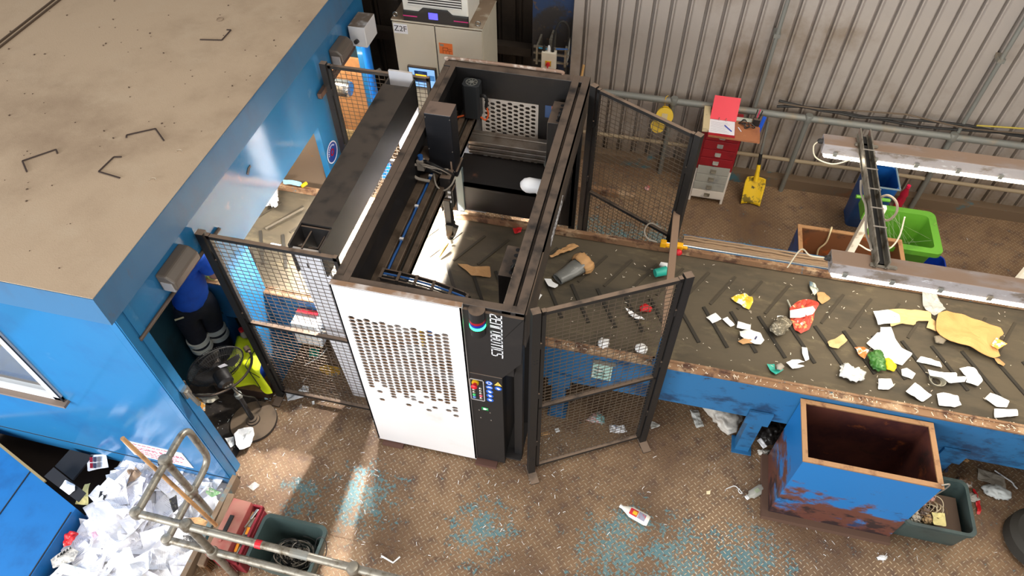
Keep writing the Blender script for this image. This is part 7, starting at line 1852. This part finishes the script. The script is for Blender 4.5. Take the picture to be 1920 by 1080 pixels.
# head with face, set on the neck and bowed towards the belt
hc = pp(0, .19, 1.70); hm = Matrix((RGT, (FWD * cos(.35) - Vector((0, 0, 1)) * sin(.35)), (Vector((0, 0, 1)) * cos(.35) + FWD * sin(.35)))).transposed()
b = MB(); bmesh.ops.create_icosphere(b.bm, subdivisions=4, radius=1.0)
for v in b.bm.verts:
    d = v.co.copy(); x, y, z = d.x * .075, d.y * .095, d.z * .115
    if z < 0: x *= 1 + z * 2.2; y = y * (1 + z * 1.2) + (0.012 if y > 0 else 0)
    if y > 0:
        y += 0.024 * math.exp(-((x / .014) ** 2 + ((z + .012) / .028) ** 2))
        y -= 0.010 * (math.exp(-(((x - .03) / .016) ** 2 + ((z - .012) / .012) ** 2)) + math.exp(-(((x + .03) / .016) ** 2 + ((z - .012) / .012) ** 2)))
        y += 0.007 * math.exp(-((x / .024) ** 2 + ((z + .058) / .008) ** 2))
    v.co = hc + hm @ Vector((x, y, z))
hd = b.build('head', m_skin, person, smooth='all')
for sx in (-1, 1):
    b = MB(); b.lathe([(0.0005, -.010), (.007, -.007), (.010, 0), (.007, .007), (.0005, .010)], hc + hm @ Vector((sx * .03, .080, .012)), 12); b.build('eye', m_white_print, hd, smooth=True)
    b = MB(); b.tube([hc + hm @ Vector((sx * .074, -.012 + .016 * cos(a), .0 + .03 * sin(a))) for a in [k * pi / 8 for k in range(16)]], 0.007, 6, closed=True); b.build('ear', m_skin, hd, smooth=True)
b = MB(); b.tube([hc + hm @ Vector((x, .094 - abs(x) * .35, -.058)) for x in (-.022, -.01, 0, .01, .022)], 0.004, 6); b.build('mouth', M('lips', (168, 92, 84), 0.5), hd, smooth=True)
b = MB(); bmesh.ops.create_icosphere(b.bm, subdivisions=4, radius=1.0)
for v in b.bm.verts:
    d = v.co.copy(); k = 1 + .05 * noise.noise(d * 9)
    x, y, z = d.x * .083 * k, d.y * .102 * k - .008, d.z * .118 * k + .006
    if y > .03 and z < .055: y = .03; z = max(z, -.02)
    if z < -.045: z = -.045; x *= .8; y *= .8
    v.co = hc + hm @ Vector((x, y, z))
b.build('hair', M('hair_brown', (62, 44, 32), 0.7), person, smooth='all')
# clothing
sh_ = [(pp(0, .0, .95), (.192, .158)), (pp(0, .01, 1.05), (.180, .140)), (pp(0, .02, 1.16), (.168, .125)), (pp(0, .06, 1.34), (.172, .128)), (pp(0, .085, 1.45), (.125, .095)), (pp(0, .10, 1.515), (.066, .066)),
       (shR, (.080, .076)), (shR.lerp(elR, .72), (.074, .070)), (pp(-.20, .07, 1.455), (.078, .074)), (pp(-.26, .12, 1.30), (.068, .066))]
figure('t_shirt', sh_, [(0, 1), (1, 2), (2, 3), (3, 4), (4, 5), (4, 6), (6, 7), (4, 8), (8, 9)], m_shirt)
tr = [(pp(0, -.005, .98), (.175, .14)), (pp(0, -.01, 1.06), (.165, .132)), (pp(.095, -.005, .86), (.115, .118)), (pp(.115, .03, .50) + LEGR * .8, (.086, .09)), (pp(.115, 0, .08) + LEGR, (.078, .084)), (pp(-.095, -.005, .86), (.115, .118)), (pp(-.115, .04, .50), (.086, .09)), (pp(-.125, 0, .08), (.078, .084))]
tz = figure('trousers', tr, [(0, 1), (0, 2), (2, 3), (3, 4), (0, 5), (5, 6), (6, 7)], m_trou)
def child(b, nm, m, parent, smooth=True):
    return b.build(nm, m, parent, smooth=smooth)
for s, f in ((1, .02), (-1, .026)):
    for z in (.44, .35):
        b = MB(); b.lathe([(.079, z - .022), (.094, z - .022), (.094, z + .022), (.079, z + .022)], pp(s * .117, f, 0) + (LEGR * .85 if s > 0 else Vector((0, 0, 0))), 28, caps=False); child(b, 'reflective_band', M('band_silver', (214, 214, 204), 0.35) if s == 1 and z > .4 else bpy.data.materials['band_silver'], tz)
    b = MB(); bx_ = pp(s * .12, .05, 0.004)
    R3 = Matrix((RGT, FWD, Vector((0, 0, 1)))).transposed()
    lg = LEGR if s > 0 else Vector((0, 0, 0)); b.obox(pp(s * .12, .05, .055) + lg, .10, .27, .09, R3); b.obox(pp(s * .12, -.03, .11) + lg, .095, .11, .12, R3); o_ = child(b, 'boot', m_cable_black, person); bv = o_.modifiers.new('round', 'BEVEL'); bv.width = .03; bv.segments = 3
b = MB(); b.obox(pp(-.12, -.135, .93), .07, .006, .014, Matrix((RGT, FWD, Vector((0, 0, 1)))).transposed()); child(b, 'pocket_tab', M('tab_cream', (214, 200, 160), 0.6), tz)
# gloved hands: palm, four bent fingers and a thumb, closing on an item over the belt
m_glove = M('glove_lime', (186, 190, 84), 0.7)
for s, wr, el in ((1, wrR, elR), (-1, wrL, elL)):
    d = (wr - el).normalized(); up = Vector((0, 0, 1)); sd = d.cross(up).normalized(); nn = sd.cross(d)
    b = MB(); b.tube([el + (wr - el) * .45, wr], [.046, .040], 14)
    b.tube([wr, wr + d * .03, wr + d * .085], [.034, .042, .040], 14)
    for k, (o_, ln) in enumerate(((-.030, .068), (-.010, .078), (.011, .073), (.031, .056))):
        p0 = wr + d * .075 + sd * o_; p1 = p0 + d * ln * .5 - nn * .008; p2 = p1 + d * ln * .32 - nn * ln * .3; p3 = p2 + d * ln * .08 - nn * ln * .3
        b.tube([p0, p1, p2, p3], [.0105, .0098, .009, .007], 8)
    p0 = wr + d * .03 - sd * s * .034; p1 = p0 + d * .028 - sd * s * .024 - nn * .008; p2 = p1 + d * .03 - nn * .014
    b.tube([p0, p1, p2], [.013, .0115, .009], 8)
    child(b, 'glove', m_glove, person)
